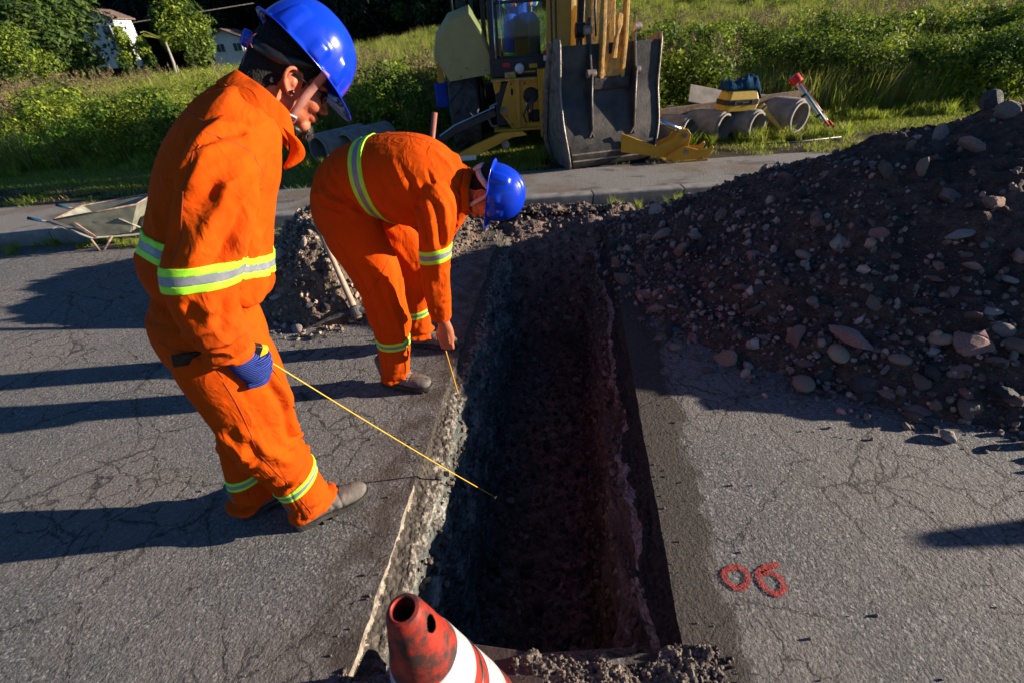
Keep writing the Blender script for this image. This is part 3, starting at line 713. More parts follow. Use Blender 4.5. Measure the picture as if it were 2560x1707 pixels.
def boot(root, x, r, z, ang=0, ln=.30, dz=0):
    """boot with rubber sole; heel at x; ang = toe-out"""
    Mx = Matrix.Translation((x, -r, z)) @ Matrix.Rotation(-ang, 4, 'Z')
    def L(rings):
        lf = Loft(rings, 24, 5); v, f = lf.geo(); return [tuple(Mx @ Vector(a)) for a in v], f
    up = [L([(.035, 0, .20, .045, .042), (.040, 0, .15, .047, .043), (.050, 0, .10, .052, .044), (.07, 0, .055, .055, .043)]),
          L([(.0, 0, .055, .012, .012), (.014, 0, .055, .034, .033), (.06, 0, .062, .045, .037), (.12, 0, .066, .045, .041), (.18, 0, .058, .036, .048), (.235, 0, .054, .032, .050), (.275, 0, .050, .027, .042), (.297, 0, .047, .016, .022), (.300, 0, .046, .004, .006)])]
    me = fuse(up, .004, 8); v = co(me); n = nrm(me)
    d = .0022*fbm(v, 30, 3, 77)
    li = np.array([(Mx.inverted() @ Vector(a))[:] for a in v])
    d -= .003*np.exp(-((li[:, 0]-.165-.02*np.sin(li[:, 1]*60))/.006)**2)+.003*np.exp(-((li[:, 0]-.188)/.005)**2)
    d -= .0025*np.exp(-((li[:, 2]-.105+.35*(li[:, 0]-.06))/.0035)**2)*(li[:, 0] < .12)
    setco(me, v+n*d[:, None]); me.materials.append(M['boot']); b = link('boot', me, root, world=False)
    pts = []
    for k in range(36):
        t = 2*PI*k/36; cx = math.cos(t); xx = .150+.158*cx; wd = .040+.014*math.exp(-((xx-.235)/.07)**2)-.004*math.exp(-((xx-.12)/.04)**2)
        pts.append((xx, wd*math.copysign(abs(math.sin(t))**.55, math.sin(t))))
    m = MB(); m.prism(pts, .012, .034, Mx, 'z')
    m.prism([p for p in [(max(min(a, .098), -.006), b*.97) for a, b in pts]], 0.0, .0125, Mx, 'z')
    for k in range(7): m.box(.135+k*.024, .150+k*.024, -.045+.002*(k == 6)*8, .045-.002*(k == 6)*8, .003, .0125, Mx)
    link('sole', mesh('sole', m.v, m.f, M['sole'], False), b, world=False)
def finger(P, r0, r1, H=None): return caps(P, [r0+(r1-r0)*i/(len(P)-1) for i in range(len(P))], H)

def seam(pts, me, root, w=.0034, name='seam', lift=.0012):
    """stitched seam laid on the cloth along pts"""
    from mathutils.bvhtree import BVHTree
    bv = me.get('_x') if False else BVHTree.FromPolygons([q.co[:] for q in me.vertices], [tuple(p.vertices) for p in me.polygons])
    P = catmull([list(p) for p in pts], 5); out = []; W_ = []
    for p in P:
        l, n, i, d = bv.find_nearest(Vector(p))
        if l is None: continue
        out.append(np.array(l+n*lift)); W_.append(np.array(n))
    v = []; m = len(out)
    for i in range(m):
        T = out[min(i+1, m-1)]-out[max(i-1, 0)]; T /= np.linalg.norm(T)+1e-9; b = np.cross(T, W_[i]); b /= np.linalg.norm(b)+1e-9
        v += [out[i]+b*w/2-W_[i]*.002, out[i]+b*w*.3, out[i]-b*w*.3, out[i]-b*w/2-W_[i]*.002]
    f = [(4*i+k, 4*i+k+1, 4*i+5+k, 4*i+4+k) for i in range(m-1) for k in range(3)]
    link(name, mesh(name, v, f, M['seam'], True), root, world=False)
def person1():
    th = math.atan2(.55, .83); loc = (-1.045, 1.215, 0)
    root = thing('person', 'standing person in orange coverall with dark glasses and a blue glove, looking down', 'person', loc, th)
    torso = Loft([(.09, 0, .80, .10, .13), (.10, 0, .86, .150, .185), (.100, 0, .93, .158, .185), (.112, 0, .99, .150, .172), (.118, 0, 1.030, .132, .155), (.140, 0, 1.070, .165, .182), (.18, 0, 1.13, .168, .185), (.225, 0, 1.23, .158, .180), (.275, 0, 1.33, .150, .182), (.33, 0, 1.41, .134, .180), (.385, 0, 1.475, .110, .150), (.43, 0, 1.52, .082, .100), (.455, 0, 1.545, .066, .070)], 40)
    armR = Loft([(.33, .09, 1.45, .06, .06), (.330, .155, 1.445, .080, .075), (.285, .218, 1.40, .086, .068), (.240, .256, 1.33, .086, .062), (.195, .274, 1.255, .085, .060), (.148, .276, 1.185, .085, .060), (.128, .264, 1.10, .077, .062), (.126, .245, 1.03, .070, .062), (.132, .222, .975, .066, .060), (.138, .207, .935, .060, .054), (.142, .203, .912, .052, .047)], 30)
    armL = Loft([(.33, -.09, 1.45, .06, .06), (.330, -.155, 1.445, .080, .075), (.285, -.215, 1.40, .085, .075), (.22, -.25, 1.28, .080, .072), (.17, -.26, 1.18, .078, .070), (.15, -.245, 1.06, .068, .064), (.16, -.22, .955, .058, .052)], 24)
    legR = Loft([(.10, .085, .93, .135, .105), (.105, .093, .84, .143, .110), (.108, .098, .75, .140, .105), (.104, .10, .66, .130, .100), (.096, .10, .57, .118, .094), (.094, .10, .50, .112, .090), (.108, .10, .42, .106, .086), (.122, .10, .34, .098, .082), (.132, .10, .25, .086, .078), (.142, .10, .17, .082, .075), (.148, .10, .115, .084, .074), (.150, .10, .085, .080, .070)], 32)
    legL = Loft([(.09, -.085, .93, .135, .105), (.09, -.093, .82, .140, .108), (.085, -.10, .70, .125, .098), (.060, -.10, .57, .108, .090), (.040, -.10, .46, .098, .086), (.010, -.10, .34, .088, .080), (-.018, -.10, .24, .080, .074), (-.036, -.10, .16, .076, .070), (-.044, -.10, .10, .076, .068), (-.046, -.10, .078, .070, .064)], 32)
    me = fuse([l.geo() for l in (torso, armR, armL, legR, legL)], .0055, 7)
    st = []
    # sleeve: long diagonal drapes and crumples towards the cuff
    for t0, a0, t1, a1, am, w in ((.16, 1.2, .52, 2.3, .016, .020), (.20, .7, .58, 2.0, -.015, .015), (.28, .5, .62, 1.7, .014, .017), (.36, .35, .66, 1.35, -.013, .014), (.14, 2.0, .40, 2.8, .012, .018), (.10, 1.5, .20, 2.6, -.012, .012), (.12, .9, .30, 2.7, .007, .014), (.45, 2.9, .60, 1.0, .006, .012), (.22, 2.4, .5, 2.9, -.008, .014)):
        pr = [armR.pt(t0+(t1-t0)*j/4, a0+(a1-a0)*j/4) for j in range(5)]; st.append((pr, am, w))
    st += rand_strokes(armR, 30, .012, .011, .60, .95, 0, 2*PI, .05, 2.2, 3)
    st += rand_strokes(armR, 12, .006, .012, .02, .25, .3, 2.6, .12, .9, 4)
    st += rand_strokes(armL, 30, .007, .013, .1, .95, 0, 2*PI, .05, 1.6, 5)
    st += rand_strokes(torso, 26, .012, .014, .37, .52, 0, 2*PI, .12, .4, 6)
    st += rand_strokes(torso, 16, .010, .020, .50, .80, 0, 2*PI, .32, .25, 7)
    st += rand_strokes(torso, 10, .008, .014, .80, .95, 0, 2*PI, .08, .8, 17)
    for l, sd_ in ((legR, 8), (legL, 9)):
        st += rand_strokes(l, 16, .010, .016, .05, .45, 0, 2*PI, .26, .7, sd_)
        st += rand_strokes(l, 18, .010, .012, .42, .70, 0, 2*PI, .07, 1.8, sd_+10)
        st += rand_strokes(l, 24, .014, .010, .84, .98, 0, 2*PI, .02, 2.4, sd_+20)
    # shadowed drape down the thigh from the hand
    pr = [legR.pt(.10+.5*j/6, 1.0-.55*j/6+.1*math.sin(j*2)) for j in range(7)]; st.append((pr, -.012, .012))
    pr = [legR.pt(.10+.5*j/6, .82-.5*j/6+.1*math.sin(j*2)) for j in range(7)]; st.append((pr, .010, .016))
    calm = [((.150, -.26, 1.196), (.12, .05, .99), .045, .14), ((.20, 0, 1.163), (.41, 0, .91), .045, .5), ((.128, -.10, .262), (-.38, 0, .925), .032, .13), ((-.014, .10, .235), (-.2, 0, .98), .03, .13)]; folds(me, st, .010, 3, calm)
    v = co(me); n = nrm(me)      # elastic gathers at the waist
    ang = np.arctan2(v[:, 1], v[:, 0]-.118); wz = np.exp(-((v[:, 2]-1.030+.35*(v[:, 0]-.118))/.020)**2)*(np.hypot(v[:, 0]-.118, v[:, 1]) < .215)*(v[:, 1] > -.2)
    d = wz*(-.010+.0035*np.sin(ang*46+3*fbm(v, 8, 2, 4)))
    # sewn seams: yoke seam, armhole, side seam on the leg
    sh = np.exp(-((v[:, 2]-1.405-.12*(v[:, 0]-.30))/.0028)**2)*(v[:, 1] < -.10)*(v[:, 2] > 1.3); d -= .0028*sh
    d -= .0026*np.exp(-((v[:, 0]-(.105+.02*(v[:, 2]-.5)))/.0028)**2)*(v[:, 1] < -.15)*(v[:, 2] < .86)
    setco(me, v+n*d[:, None]); me.materials.append(M['orange']); cov = link('coverall', me, root, world=False)
    seam([armR.pt(.155, .3+k*.45) for k in range(9)], me, root); seam([armR.pt(.18+.07*k, 2.5) for k in range(11)], me, root)
    seam([legR.pt(.10+.08*k, 1.75) for k in range(11)], me, root); seam([legL.pt(.3+.1*k, 1.75) for k in range(7)], me, root)
    seam([armR.pt(.965, -.5+k*.5) for k in range(9)], me, root, .004, 'hem'); seam([legR.pt(.965, -.5+k*.5) for k in range(9)], me, root, .004, 'hem'); seam([legR.pt(.60, .2+k*.35) for k in range(6)], me, root, .003)
    seam([torso.pt(.62+.03*k, -.2+.0*k) for k in range(9)], me, root); seam([(-.055, -.12, .985), (-.02, -.165, .968), (.03, -.185, .945), (.07, -.19, .90), (.085, -.19, .85)], me, root, .004, 'pocket_edge')
    seam([torso.pt(.80, -.9+k*.25) for k in range(10)], me, root)
    # collar: standing band, open at the front
    cm = MB(); cv = []; nC = 40
    for j in range(nC+1):
        t = -2.6+5.2*j/nC; c = Vector((.452, 0, 1.528)); rr = .077
        ax = Vector((.70, 0, .714)); e1 = Vector((-.714, 0, .70)); e2 = Vector((0, -1, 0)); fr = abs(t)/2.6
        wob = .006*math.sin(j*.9)
        base = c+e1*math.cos(t)*rr*1.08+e2*math.sin(t)*rr*1.02-ax*.012
        tip = c+e1*math.cos(t)*(rr*(.92+.30*fr**3)+wob)+e2*math.sin(t)*(rr*(1.0+.25*fr**3)+wob)+ax*(.042-.028*fr**4)
        fold = tip+(e1*math.cos(t)+e2*math.sin(t))*.010-ax*.004
        fall = c+e1*math.cos(t)*(rr*1.32+.06*fr**4)+e2*math.sin(t)*(rr*1.28)-ax*(.020+.05*fr**5)+Vector((0, 0, .004*math.sin(j)))
        cv.append([tuple(base), tuple(tip), tuple(fold), tuple(fall), tuple(fall-ax*.003-(e1*math.cos(t)+e2*math.sin(t))*.004), tuple(base+(e1*math.cos(t)+e2*math.sin(t))*.012)])
    v_, f_ = quads(cv); cm = mesh('collar', v_, f_, M['orange'], True); o = link('collar', cm, root, world=False); sb = o.modifiers.new('s', 'SUBSURF'); sb.levels = sb.render_levels = 2; so = o.modifiers.new('t', 'SOLIDIFY'); so.thickness = .002
    # open front lapel
    lp = [(.475, -.075, 1.475), (.495, -.070, 1.44), (.490, -.055, 1.395), (.455, -.04, 1.355)]
    lv = []
    for i, p in enumerate(lp):
        p = Vector(p); out_ = [.0, .030, .036, .004][i]; lv.append([tuple(p), tuple(p+Vector((out_*.6, -.012, -out_*.3))), tuple(p+Vector((out_, -.004, -out_*.7)))])
    v_, f_ = quads(lv); o = link('lapel', mesh('lapel', v_, f_, M['orange'], True), root, world=False); sb = o.modifiers.new('s', 'SUBSURF'); sb.levels = sb.render_levels = 2; so = o.modifiers.new('t', 'SOLIDIFY'); so.thickness = .003
    # hi-vis bands
    add_band(me, (.137, 0, 1.130), (.40, 0, .92), .066, root, (.18, 0, 1.12), .40) if False else None
    bw = .058
    # torso band keeps away from the arms by using a torso-only copy
    tm = fuse([torso.geo()], .0075, 6); folds(tm, st, .010, 3, calm); 
    v2 = co(tm); n2 = nrm(tm); setco(tm, v2+n2*.002)
    add_band(tm, (.20, 0, 1.163), (.41, 0, .91), .060, root, (.2, 0, 1.18), .5)
    add_band(me, (.150, -.26, 1.196), (.12, .05, .99), .062, root, (.150, -.26, 1.19), .115)
    add_band(me, (.128, -.10, .262), (-.38, 0, .925), .044, root, (.13, -.10, .26), .13)
    add_band(me, (-.014, .10, .235), (-.2, 0, .98), .040, root, (-.014, .10, .24), .13)
    bpy.data.meshes.remove(tm)
    # body under the clothes, with neck, head and bare far hand
    H = frame4((.546, 0, 1.565), R(36))
    core = [(c, -y if False else y) for c, y in []]
    def thin(l, k=.42):
        l2 = Loft([(0, 0, 0, .01, .01), (0, 0, 1, .01, .01)]); l2.C = l.C; l2.ra = l.ra*k; l2.rb = l.rb*k; l2.A = l.A; l2.B = l.B; l2.n = 12; return l2.geo()
    parts = [thin(torso, .6)]+[thin(l) for l in (armR, armL, legR, legL)]
    parts += [Loft([(.40, 0, 1.46, .07, .08), (.455, 0, 1.535, .060, .060), (.49, 0, 1.58, .058, .056), (.525, 0, 1.62, .058, .056)], 24).geo()]+headparts(H)
    hx, hy, hz = .165, .215, .93
    parts += [ell((hx, hy, hz-.035), (.042, .018, .052)), finger([(hx+.03, hy, hz-.06), (hx+.045, hy, hz-.10), (hx+.035, hy-.01, hz-.135)], .009, .007), finger([(hx+.01, hy, hz-.07), (hx+.02, hy, hz-.115), (hx+.012, hy-.01, hz-.150)], .009, .007), finger([(hx-.01, hy, hz-.07), (hx-.004, hy, hz-.112), (hx-.01, hy-.01, hz-.143)], .009, .007), finger([(hx-.03, hy, hz-.06), (hx-.026, hy, hz-.098), (hx-.03, hy-.01, hz-.122)], .008, .006), finger([(hx+.035, hy, hz-.01), (hx+.058, hy-.01, hz-.04), (hx+.06, hy-.012, hz-.07)], .010, .008)]
    bme = fuse(parts, .0038, 4, .4); bme.materials.append(M['skin']); body = link('body', bme, root, world=False)
    hair(bme, H, root, 1)
    # goatee of short hairs
    fuzz('beard', H, [((.083, 0, -.095), (.022, .028, .026), 900), ((.05, 0, -.105), (.03, .035, .015), 300), ((.098, 0, -.040), (.006, .028, .005), 160)], root, (.25, 0, -1), .022)
    # sunglasses
    for sg in (1, -1):
        e = ell((.088, sg*.031, .012), (.010, .028, .020), H); link('lens', mesh('lens', e[0], e[1], M['lens'], True), root, world=False)
    m = MB(); 
    for sg in (1, -1): link('glasses_temple', mesh('glasses_temple', *(lambda q_: (q_.v, q_.f))(MB().tube([H @ Vector(p) for p in ((.088, sg*.058, .017), (.06, sg*.074, .018), (.02, sg*.081, .02), (-.012, sg*.084, .022))], .003, 8)), M['black'], True), root, world=False)
    link('glasses_bridge', mesh('glasses_bridge', *(lambda q_: (q_.v, q_.f))(MB().tube([H @ Vector(p) for p in ((.098, .012, .018), (.104, 0, .019), (.098, -.012, .018))], .003, 8)), M['black'], True), root, world=False)
    e = ell((-.002, -.089, -.022), (.0065, .006, .0065), H); link('ear_plug', mesh('ear_plug', e[0], e[1], M['black'], True), root, world=False)
    for sg in (1, -1):
        e = ell((.076, sg*.03, .012), (.012, .012, .012), H); link('eye', mesh('eye', e[0], e[1], M['eye'], True), root, world=False)
    # glove on the near hand, closed round the tape case
    g = [Loft([(.136, .210, .945, .036, .034), (.140, .203, .915, .038, .034), (.146, .20, .885, .040, .030), (.158, .202, .855, .044, .028), (.168, .205, .825, .040, .025), (.172, .205, .805, .030, .020)], 24).geo()]
    W3 = lambda x, r_, z: (x, -r_, z)
    for (x0, z0, r_) in ((.198, .874, .0118), (.194, .850, .012), (.186, .826, .0115), (.172, .804, .0105)):
        g.append(finger([W3(x0-.036, .214, z0-.004), W3(x0-.002, .215, z0-.008), W3(x0+.018, .194, z0-.010), W3(x0+.012, .168, z0-.006), W3(x0-.018, .160, z0-.002)], r_, r_*.85))
    g.append(finger([W3(.165, .188, .888), W3(.186, .178, .895), W3(.206, .172, .886), W3(.214, .172, .872)], .014, .0115))
    gm = fuse(g, .0028, 3, .4); gm.materials.append(M['glove']); link('glove', gm, root, world=False)
    for z0, r_ in ((.958, .0),): pass
    # phone in the side pocket and pocket edge
    pm = MB(); Mp = Matrix.Translation((.030, -.176, .955)) @ Matrix.Rotation(R(10), 4, 'X') @ Matrix.Rotation(R(14), 4, 'Y')
    ph = MB().box(-.036, .036, -.0045, .0045, -.045, -.004, Mp)
    phone = thing('phone', 'black phone sticking out of the hip pocket of the standing worker', 'phone', loc, th); link('case', mesh('case', ph.v, ph.f, M['black']), phone, world=False, bevel=.003)
    sc = MB().box(-.034, .034, -.0056, -.0046, -.04, -.008, Mp); link('screen', mesh('screen', sc.v, sc.f, M['lens']), phone, world=False)
    boot(root, .060, .10, 0, R(2), .30); boot(root, -.115, -.10, 0, R(-4))
    # helmet
    Hh = frame4((.607, 0, 1.620), R(57)); hr = helmet('helmet', 'large glossy blue hard hat on the head of the standing worker', Hh, th, loc, .05)
    hb = [(-.118, 0, -.02), (-.112, -.05, -.02), (-.07, -.093, -.022), (0, -.098, -.012), (.06, -.09, .0)]
    def HH(p): return tuple(H @ Vector(p))
    ribbon([HH(p) for p in ((-.112, .03, .045), (-.114, 0, .046), (-.109, -.035, .044), (-.085, -.068, .040), (-.05, -.084, .040), (-.01, -.088, .055), (.03, -.084, .07))], tuple(H.to_3x3() @ Vector((-.1, 0, 1))), .026, .003, 'headband', 'black', hr)
    dk = MB(); Md = H @ Matrix.Translation((-.122, 0, .048)) @ Matrix.Rotation(R(-90), 4, 'Y'); dk.lathe([(0, .012), (.019, .012), (.022, .008), (.022, -.008), (0, -.008)], 28, Md); dk.box(-.013, .013, -.03, .03, -.01, -.002, Md); link('ratchet_dial', mesh('ratchet_dial', dk.v, dk.f, M['helmet'], False), hr, world=False, bevel=.001)
    cord = MB(); cord.tube([HH(p) for p in ((-.118, -.02, .065), (-.122, -.035, .045), (-.112, -.05, .03))], .0016, 6); cord.tube([HH(p) for p in ((-.112, -.05, .068), (-.122, -.035, .045), (-.118, -.02, .028), (-.115, -.015, -.03), (-.095, -.01, -.075))], .0016, 6)
    link('red_cord', mesh('red_cord', cord.v, cord.f, M['handle_red'], True), hr, world=False)
    k = lambda x, y, z: tuple(Hh @ Vector((x, y, z)))
    sp = [k(.040, -.108, .002), HH((.042, -.085, .015)), HH((.030, -.080, -.03)), HH((.022, -.066, -.075)), HH((.018, -.035, -.103)), HH((.018, 0, -.110)), HH((.018, .035, -.103)), HH((.022, .066, -.075)), HH((.030, .080, -.03)), HH((.042, .085, .015)), k(.040, .108, .002)]
    ribbon(sp, tuple(H.to_3x3() @ Vector((1, 0, .25))), .021, .0025, 'chin_strap', 'strap', hr)
    Mb = H @ Matrix.Translation((.019, -.062, -.084)) @ Matrix.Rotation(R(38), 4, 'X'); bk = MB(); bk.box(-.015, .015, -.004, .004, -.011, -.006, Mb); bk.box(-.015, .015, -.004, .004, .006, .011, Mb); bk.box(-.015, -.012, -.004, .004, -.006, .006, Mb); bk.box(.012, .015, -.004, .004, -.006, .006, Mb); bk.box(-.012, .012, -.003, .003, -.0015, .0015, Mb)
    link('buckle', mesh('buckle', bk.v, bk.f, M['strap_grey']), hr, world=False, bevel=.0008)
    # tape measure
    RW = Matrix.Translation(loc) @ Matrix.Rotation(th, 4, 'Z')
    tp = thing('tape_measure', 'yellow tape measure held in the blue glove, its blade stretched out over the trench', 'tape measure', loc, th)
    Mt = Matrix.Translation((.190, -.180, .884)) @ Matrix.Rotation(R(35), 4, 'Y')
    cb = MB().box(-.030, .030, -.014, .014, -.026, .026, Mt); link('case', mesh('case', cb.v, cb.f, M['tape']), tp, world=False, bevel=.007)
    gb = MB().box(-.012, .012, -.0152, .0152, -.027, .027, Mt); link('grip', mesh('grip', gb.v, gb.f, M['black']), tp, world=False, bevel=.004)
    a = Vector((.205, -.185, .858)); end = RW.inverted() @ Vector((-.135, 1.50, -.33)); mid = (a+end)/2+Vector((0, 0, -.012))
    ribbon([tuple(a), tuple(a*.75+end*.25+Vector((0, 0, -.009))), tuple(mid), tuple(a*.25+end*.75+Vector((0, 0, -.009))), tuple(end)], (0, 1, .2), .0075, .0012, 'blade', 'tape', tp)
    hk = MB(); dr = (end-a).normalized(); Mk = orient(end, dr); hk.box(-.006, .006, -.004, .004, -.008, .010, Mk); hk.box(-.006, .006, -.012, -.004, .007, .010, Mk); link('end_hook', mesh('end_hook', hk.v, hk.f, M['chrome']), tp, world=False)
def hair(bme, H, root, kind):
    v = co(bme); Hi = H.inverted(); A = np.array(Hi); l = v@A[:3, :3].T+A[:3, 3]
    x, y, z = l[:, 0], l[:, 1], l[:, 2]
    line = np.interp(x, [-.12, -.06, -.035, -.02, .012, .022, .035, .06, .09], [-.055, -.050, -.025, .030, .034, -.012, .035, .065, .08])+.004*fbm(v, 60, 2, 4)
    sel = (z > line) & (np.abs(y) < .0855) & (z < .16) & (x > -.13) & (x < .1) & (z > -.07)
    bm = bmesh.new(); bm.from_mesh(bme); bm.verts.ensure_lookup_table(); bm.normal_update()
    bmesh.ops.delete(bm, geom=[q for i, q in enumerate(bm.verts) if not sel[i]], context='VERTS'); bm.normal_update()
    nn = [(q, q.normal.copy()) for q in bm.verts]
    for q, n in nn:
        p = Hi @ q.co; e = .0055 if not q.is_boundary else .0005
        q.co += n*(e+.0025*random.random())
    me = bpy.data.meshes.new('hair'); bm.to_mesh(me); bm.free(); me.materials.append(M['hair']); me.polygons.foreach_set('use_smooth', np.full(len(me.polygons), False)); link('hair', me, root, world=False)
def fuzz(name, H, blobs, root, dr, ln):
    rs = np.random.RandomState(5); v = []; f = []
    for c, r, n in blobs:
        for k in range(n):
            d = rs.normal(size=3); d /= np.linalg.norm(d); p = np.array(c)+d*np.array(r)*rs.uniform(.5, 1); q_ = p+(np.array(dr)+d*.9)*ln*rs.uniform(.3, .8)*.5; s_ = rs.normal(size=3)*.0006
            i = len(v); v += [tuple(H @ Vector(p-s_)), tuple(H @ Vector(p+s_)), tuple(H @ Vector(q_))]; f.append((i, i+1, i+2))
        e = ell(c, [a*.86 for a in r], H, 8); i = len(v); v += e[0]; f += [tuple(a+i for a in q_) for q_ in e[1]]
    link(name, mesh(name, v, f, M['beard'], False), root, world=False)
def person2():
    th = math.atan2(-.22, .975); loc = (-.617, 2.261, 0)
    root = thing('person', 'person in orange coverall bending down over the edge of the trench with a straight arm', 'person', loc, th)
    torso = Loft([(-.13, 0, .80, .10, .14), (-.145, 0, .88, .165, .185), (-.150, 0, .97, .180, .200), (-.120, 0, 1.045, .172, .195), (-.06, 0, 1.10, .165, .190), (.03, 0, 1.115, .182, .200), (.12, 0, 1.110, .200, .210), (.22, 0, 1.095, .208, .215), (.31, 0, 1.075, .190, .205), (.385, 0, 1.060, .150, .170), (.44, 0, 1.050, .105, .110), (.475, 0, 1.045, .080, .078)], 40)
    armR = Loft([(.33, .10, 1.08, .07, .07), (.365, .165, 1.05, .092, .082), (.375, .21, .985, .088, .080), (.368, .232, .92, .075, .072), (.358, .24, .85, .071, .068), (.348, .24, .78, .069, .065), (.340, .238, .71, .067, .063), (.332, .23, .62, .065, .060), (.325, .215, .54, .058, .054), (.319, .202, .475, .052, .047)], 30)
    armL = Loft([(.33, -.10, 1.08, .07, .07), (.365, -.165, 1.05, .090, .082), (.36, -.21, .98, .084, .080), (.30, -.24, .86, .071, .068), (.23, -.24, .76, .067, .063), (.20, -.20, .66, .062, .058), (.20, -.15, .57, .052, .048)], 24)
    legR = Loft([(-.12, .09, .97, .150, .110), (-.095, .12, .88, .155, .115), (-.040, .145, .78, .142, .108), (.0, .17, .68, .128, .100), (.018, .185, .58, .115, .094), (.028, .195, .48, .104, .088), (.026, .20, .38, .095, .082), (.018, .20, .29, .088, .078), (.006, .20, .21, .086, .076), (-.006, .20, .14, .084, .074), (-.014, .20, .09, .074, .066), (-.016, .20, .07, .066, .06)], 32)
    legL = Loft([(-.12, -.09, .97, .150, .110), (-.07, -.12, .88, .150, .112), (-.0, -.14, .78, .130, .100), (.045, -.155, .68, .110, .092), (.050, -.17, .57, .098, .086), (.034, -.18, .45, .088, .080), (.012, -.19, .34, .078, .074), (.0, -.20, .25, .076, .070), (-.005, -.20, .17, .082, .072), (-.008, -.20, .10, .082, .072), (-.01, -.20, .075, .07, .064)], 32)
    me = fuse([l.geo() for l in (torso, armR, armL, legR, legL)], .006, 7)
    st = []
    # strain folds fanning from the armpit over the back and down the sleeve
    c0 = armR.pt(.16, 2.6)
    for k, (t, a, am, w) in enumerate(((.60, .9, .008, .012), (.66, 1.05, -.009, .010), (.70, 1.2, .009, .012), (.74, .85, -.008, .010), (.78, 1.0, .009, .012), (.82, 1.3, -.008, .010), (.55, 1.3, .008, .014), (.86, .9, .008, .010))):
        p0 = torso.pt(t, a); p1 = torso.pt(min(t+.10, .95), a+.75); st.append(([torso.pt(t+(min(t+.10, .95)-t)*j/4, a+.75*j/4) for j in range(5)], am, w))
    for k in range(6):
        a = .5+.4*k; pr = [armR.pt(.10+.32*j/4, a-.12*j) for j in range(5)]; am = .009*(1 if k % 2 else -1); st.append((pr, am, .012))
    st += rand_strokes(torso, 26, .009, .016, .22, .45, 0, 2*PI, .10, 1.0, 16)
    st += rand_strokes(torso, 20, .007, .020, .45, .85, 0, 2*PI, .20, .5, 18)
    # belly overhang fold and lit pocket flap folds on the hip
    pr = [torso.pt(.36, .7+.35*j) for j in range(7)]; st.append((pr, -.016, .013))
    pr = [torso.pt(.30, .9+.25*j) for j in range(7)]; st.append((pr, .016, .018))
    pr = [torso.pt(.23, 1.2+.2*j) for j in range(5)]; st.append((pr, .014, .016))
    st += rand_strokes(armR, 16, .006, .011, .5, .95, 0, 2*PI, .05, 1.3, 23)
    st += rand_strokes(armR, 10, .006, .014, .3, .8, 0, 2*PI, .25, .4, 24)
    st += rand_strokes(armL, 20, .007, .013, .1, .95, 0, 2*PI, .05, 1.6, 25)
    for l, sd_ in ((legR, 28), (legL, 29)):
        st += rand_strokes(l, 18, .012, .015, .04, .42, 0, 2*PI, .28, .6, sd_)
        st += rand_strokes(l, 10, .007, .014, .40, .75, 0, 2*PI, .25, .4, sd_+10)
        st += rand_strokes(l, 20, .014, .010, .84, .98, 0, 2*PI, .02, 2.4, sd_+20)
    calm = [((.038, 0, 1.13), (1, 0, .16), .045, .5), ((.358, -.24, .845), (-.12, 0, .99), .04, .13), ((.022, -.20, .318), (.05, 0, 1), .035, .14), ((.002, .20, .262), (-.15, 0, 1), .033, .14)]; folds(me, st, .010, 13, calm)
    v = co(me); n = nrm(me); d = 0*v[:, 0]
    d -= .0028*np.exp(-((v[:, 0]-np.interp(v[:, 2], [0, .3, .6, .9, 1.1], [0, .0, -.01, -.10, -.15]))/.003)**2)*(v[:, 1] < -.2)*(v[:, 2] < 1.0)
    d -= .003*np.exp(-((v[:, 2]-.985-.1*(v[:, 0]-.3))/.003)**2)*(v[:, 1] < -.15)*(v[:, 0] > .25)
    setco(me, v+n*d[:, None]); me.materials.append(M['orange']); link('coverall', me, root, world=False)
    seam([armR.pt(.17, .2+k*.45) for k in range(9)], me, root); seam([armR.pt(.2+.07*k, 2.3) for k in range(11)], me, root)
    seam([legR.pt(.08+.08*k, 1.75) for k in range(12)], me, root); seam([legR.pt(.22+.02*k, .2+k*.3) for k in range(6)], me, root, .004, 'pocket_edge')
    seam([armR.pt(.965, -.5+k*.5) for k in range(9)], me, root, .004, 'hem'); seam([legR.pt(.965, -.5+k*.5) for k in range(9)], me, root, .004, 'hem'); seam([torso.pt(.32, -.6+k*.3) for k in range(9)], me, root, .005, 'waist_seam'); seam([torso.pt(.40+.045*k, .15) for k in range(10)], me, root)
    tm = fuse([torso.geo()], .008, 6); folds(tm, st, .010, 13, calm); v2 = co(tm); n2 = nrm(tm); setco(tm, v2+n2*.002)
    add_band(tm, (.038, 0, 1.13), (1, 0, .16), .068, root, (.03, 0, 1.1), .4); bpy.data.meshes.remove(tm)
    add_band(me, (.358, -.24, .845), (-.12, 0, .99), .060, root, (.358, -.24, .845), .115)
    add_band(me, (.022, -.20, .318), (.05, 0, 1), .048, root, (.02, -.20, .318), .14)
    add_band(me, (.002, .20, .262), (-.15, 0, 1), .046, root, (0, .20, .26), .13)
    m = MB(); c = Vector((.478, 0, 1.045)); cv = []
    for j in range(33):
        t = 2*PI*j/32; e = Vector((.1, 0, 1)).normalized()*math.cos(t)+Vector((0, -1, 0))*math.sin(t); ax = Vector((1, 0, -.1))
        rr = .080+.004*math.sin(j*1.3); cv.append([tuple(c+e*(rr+.01)-ax*.02), tuple(c+e*rr+ax*.022), tuple(c+e*(rr+.008)+ax*.020), tuple(c+e*(rr+.028)-ax*.012)])
    v_, f_ = quads(cv); o = link('collar', mesh('collar', v_, f_, M['orange'], True), root, world=False); sb = o.modifiers.new('s', 'SUBSURF'); sb.levels = sb.render_levels = 2; so = o.modifiers.new('t', 'SOLIDIFY'); so.thickness = .002
    H = frame4((.552, 0, 1.045), R(68))
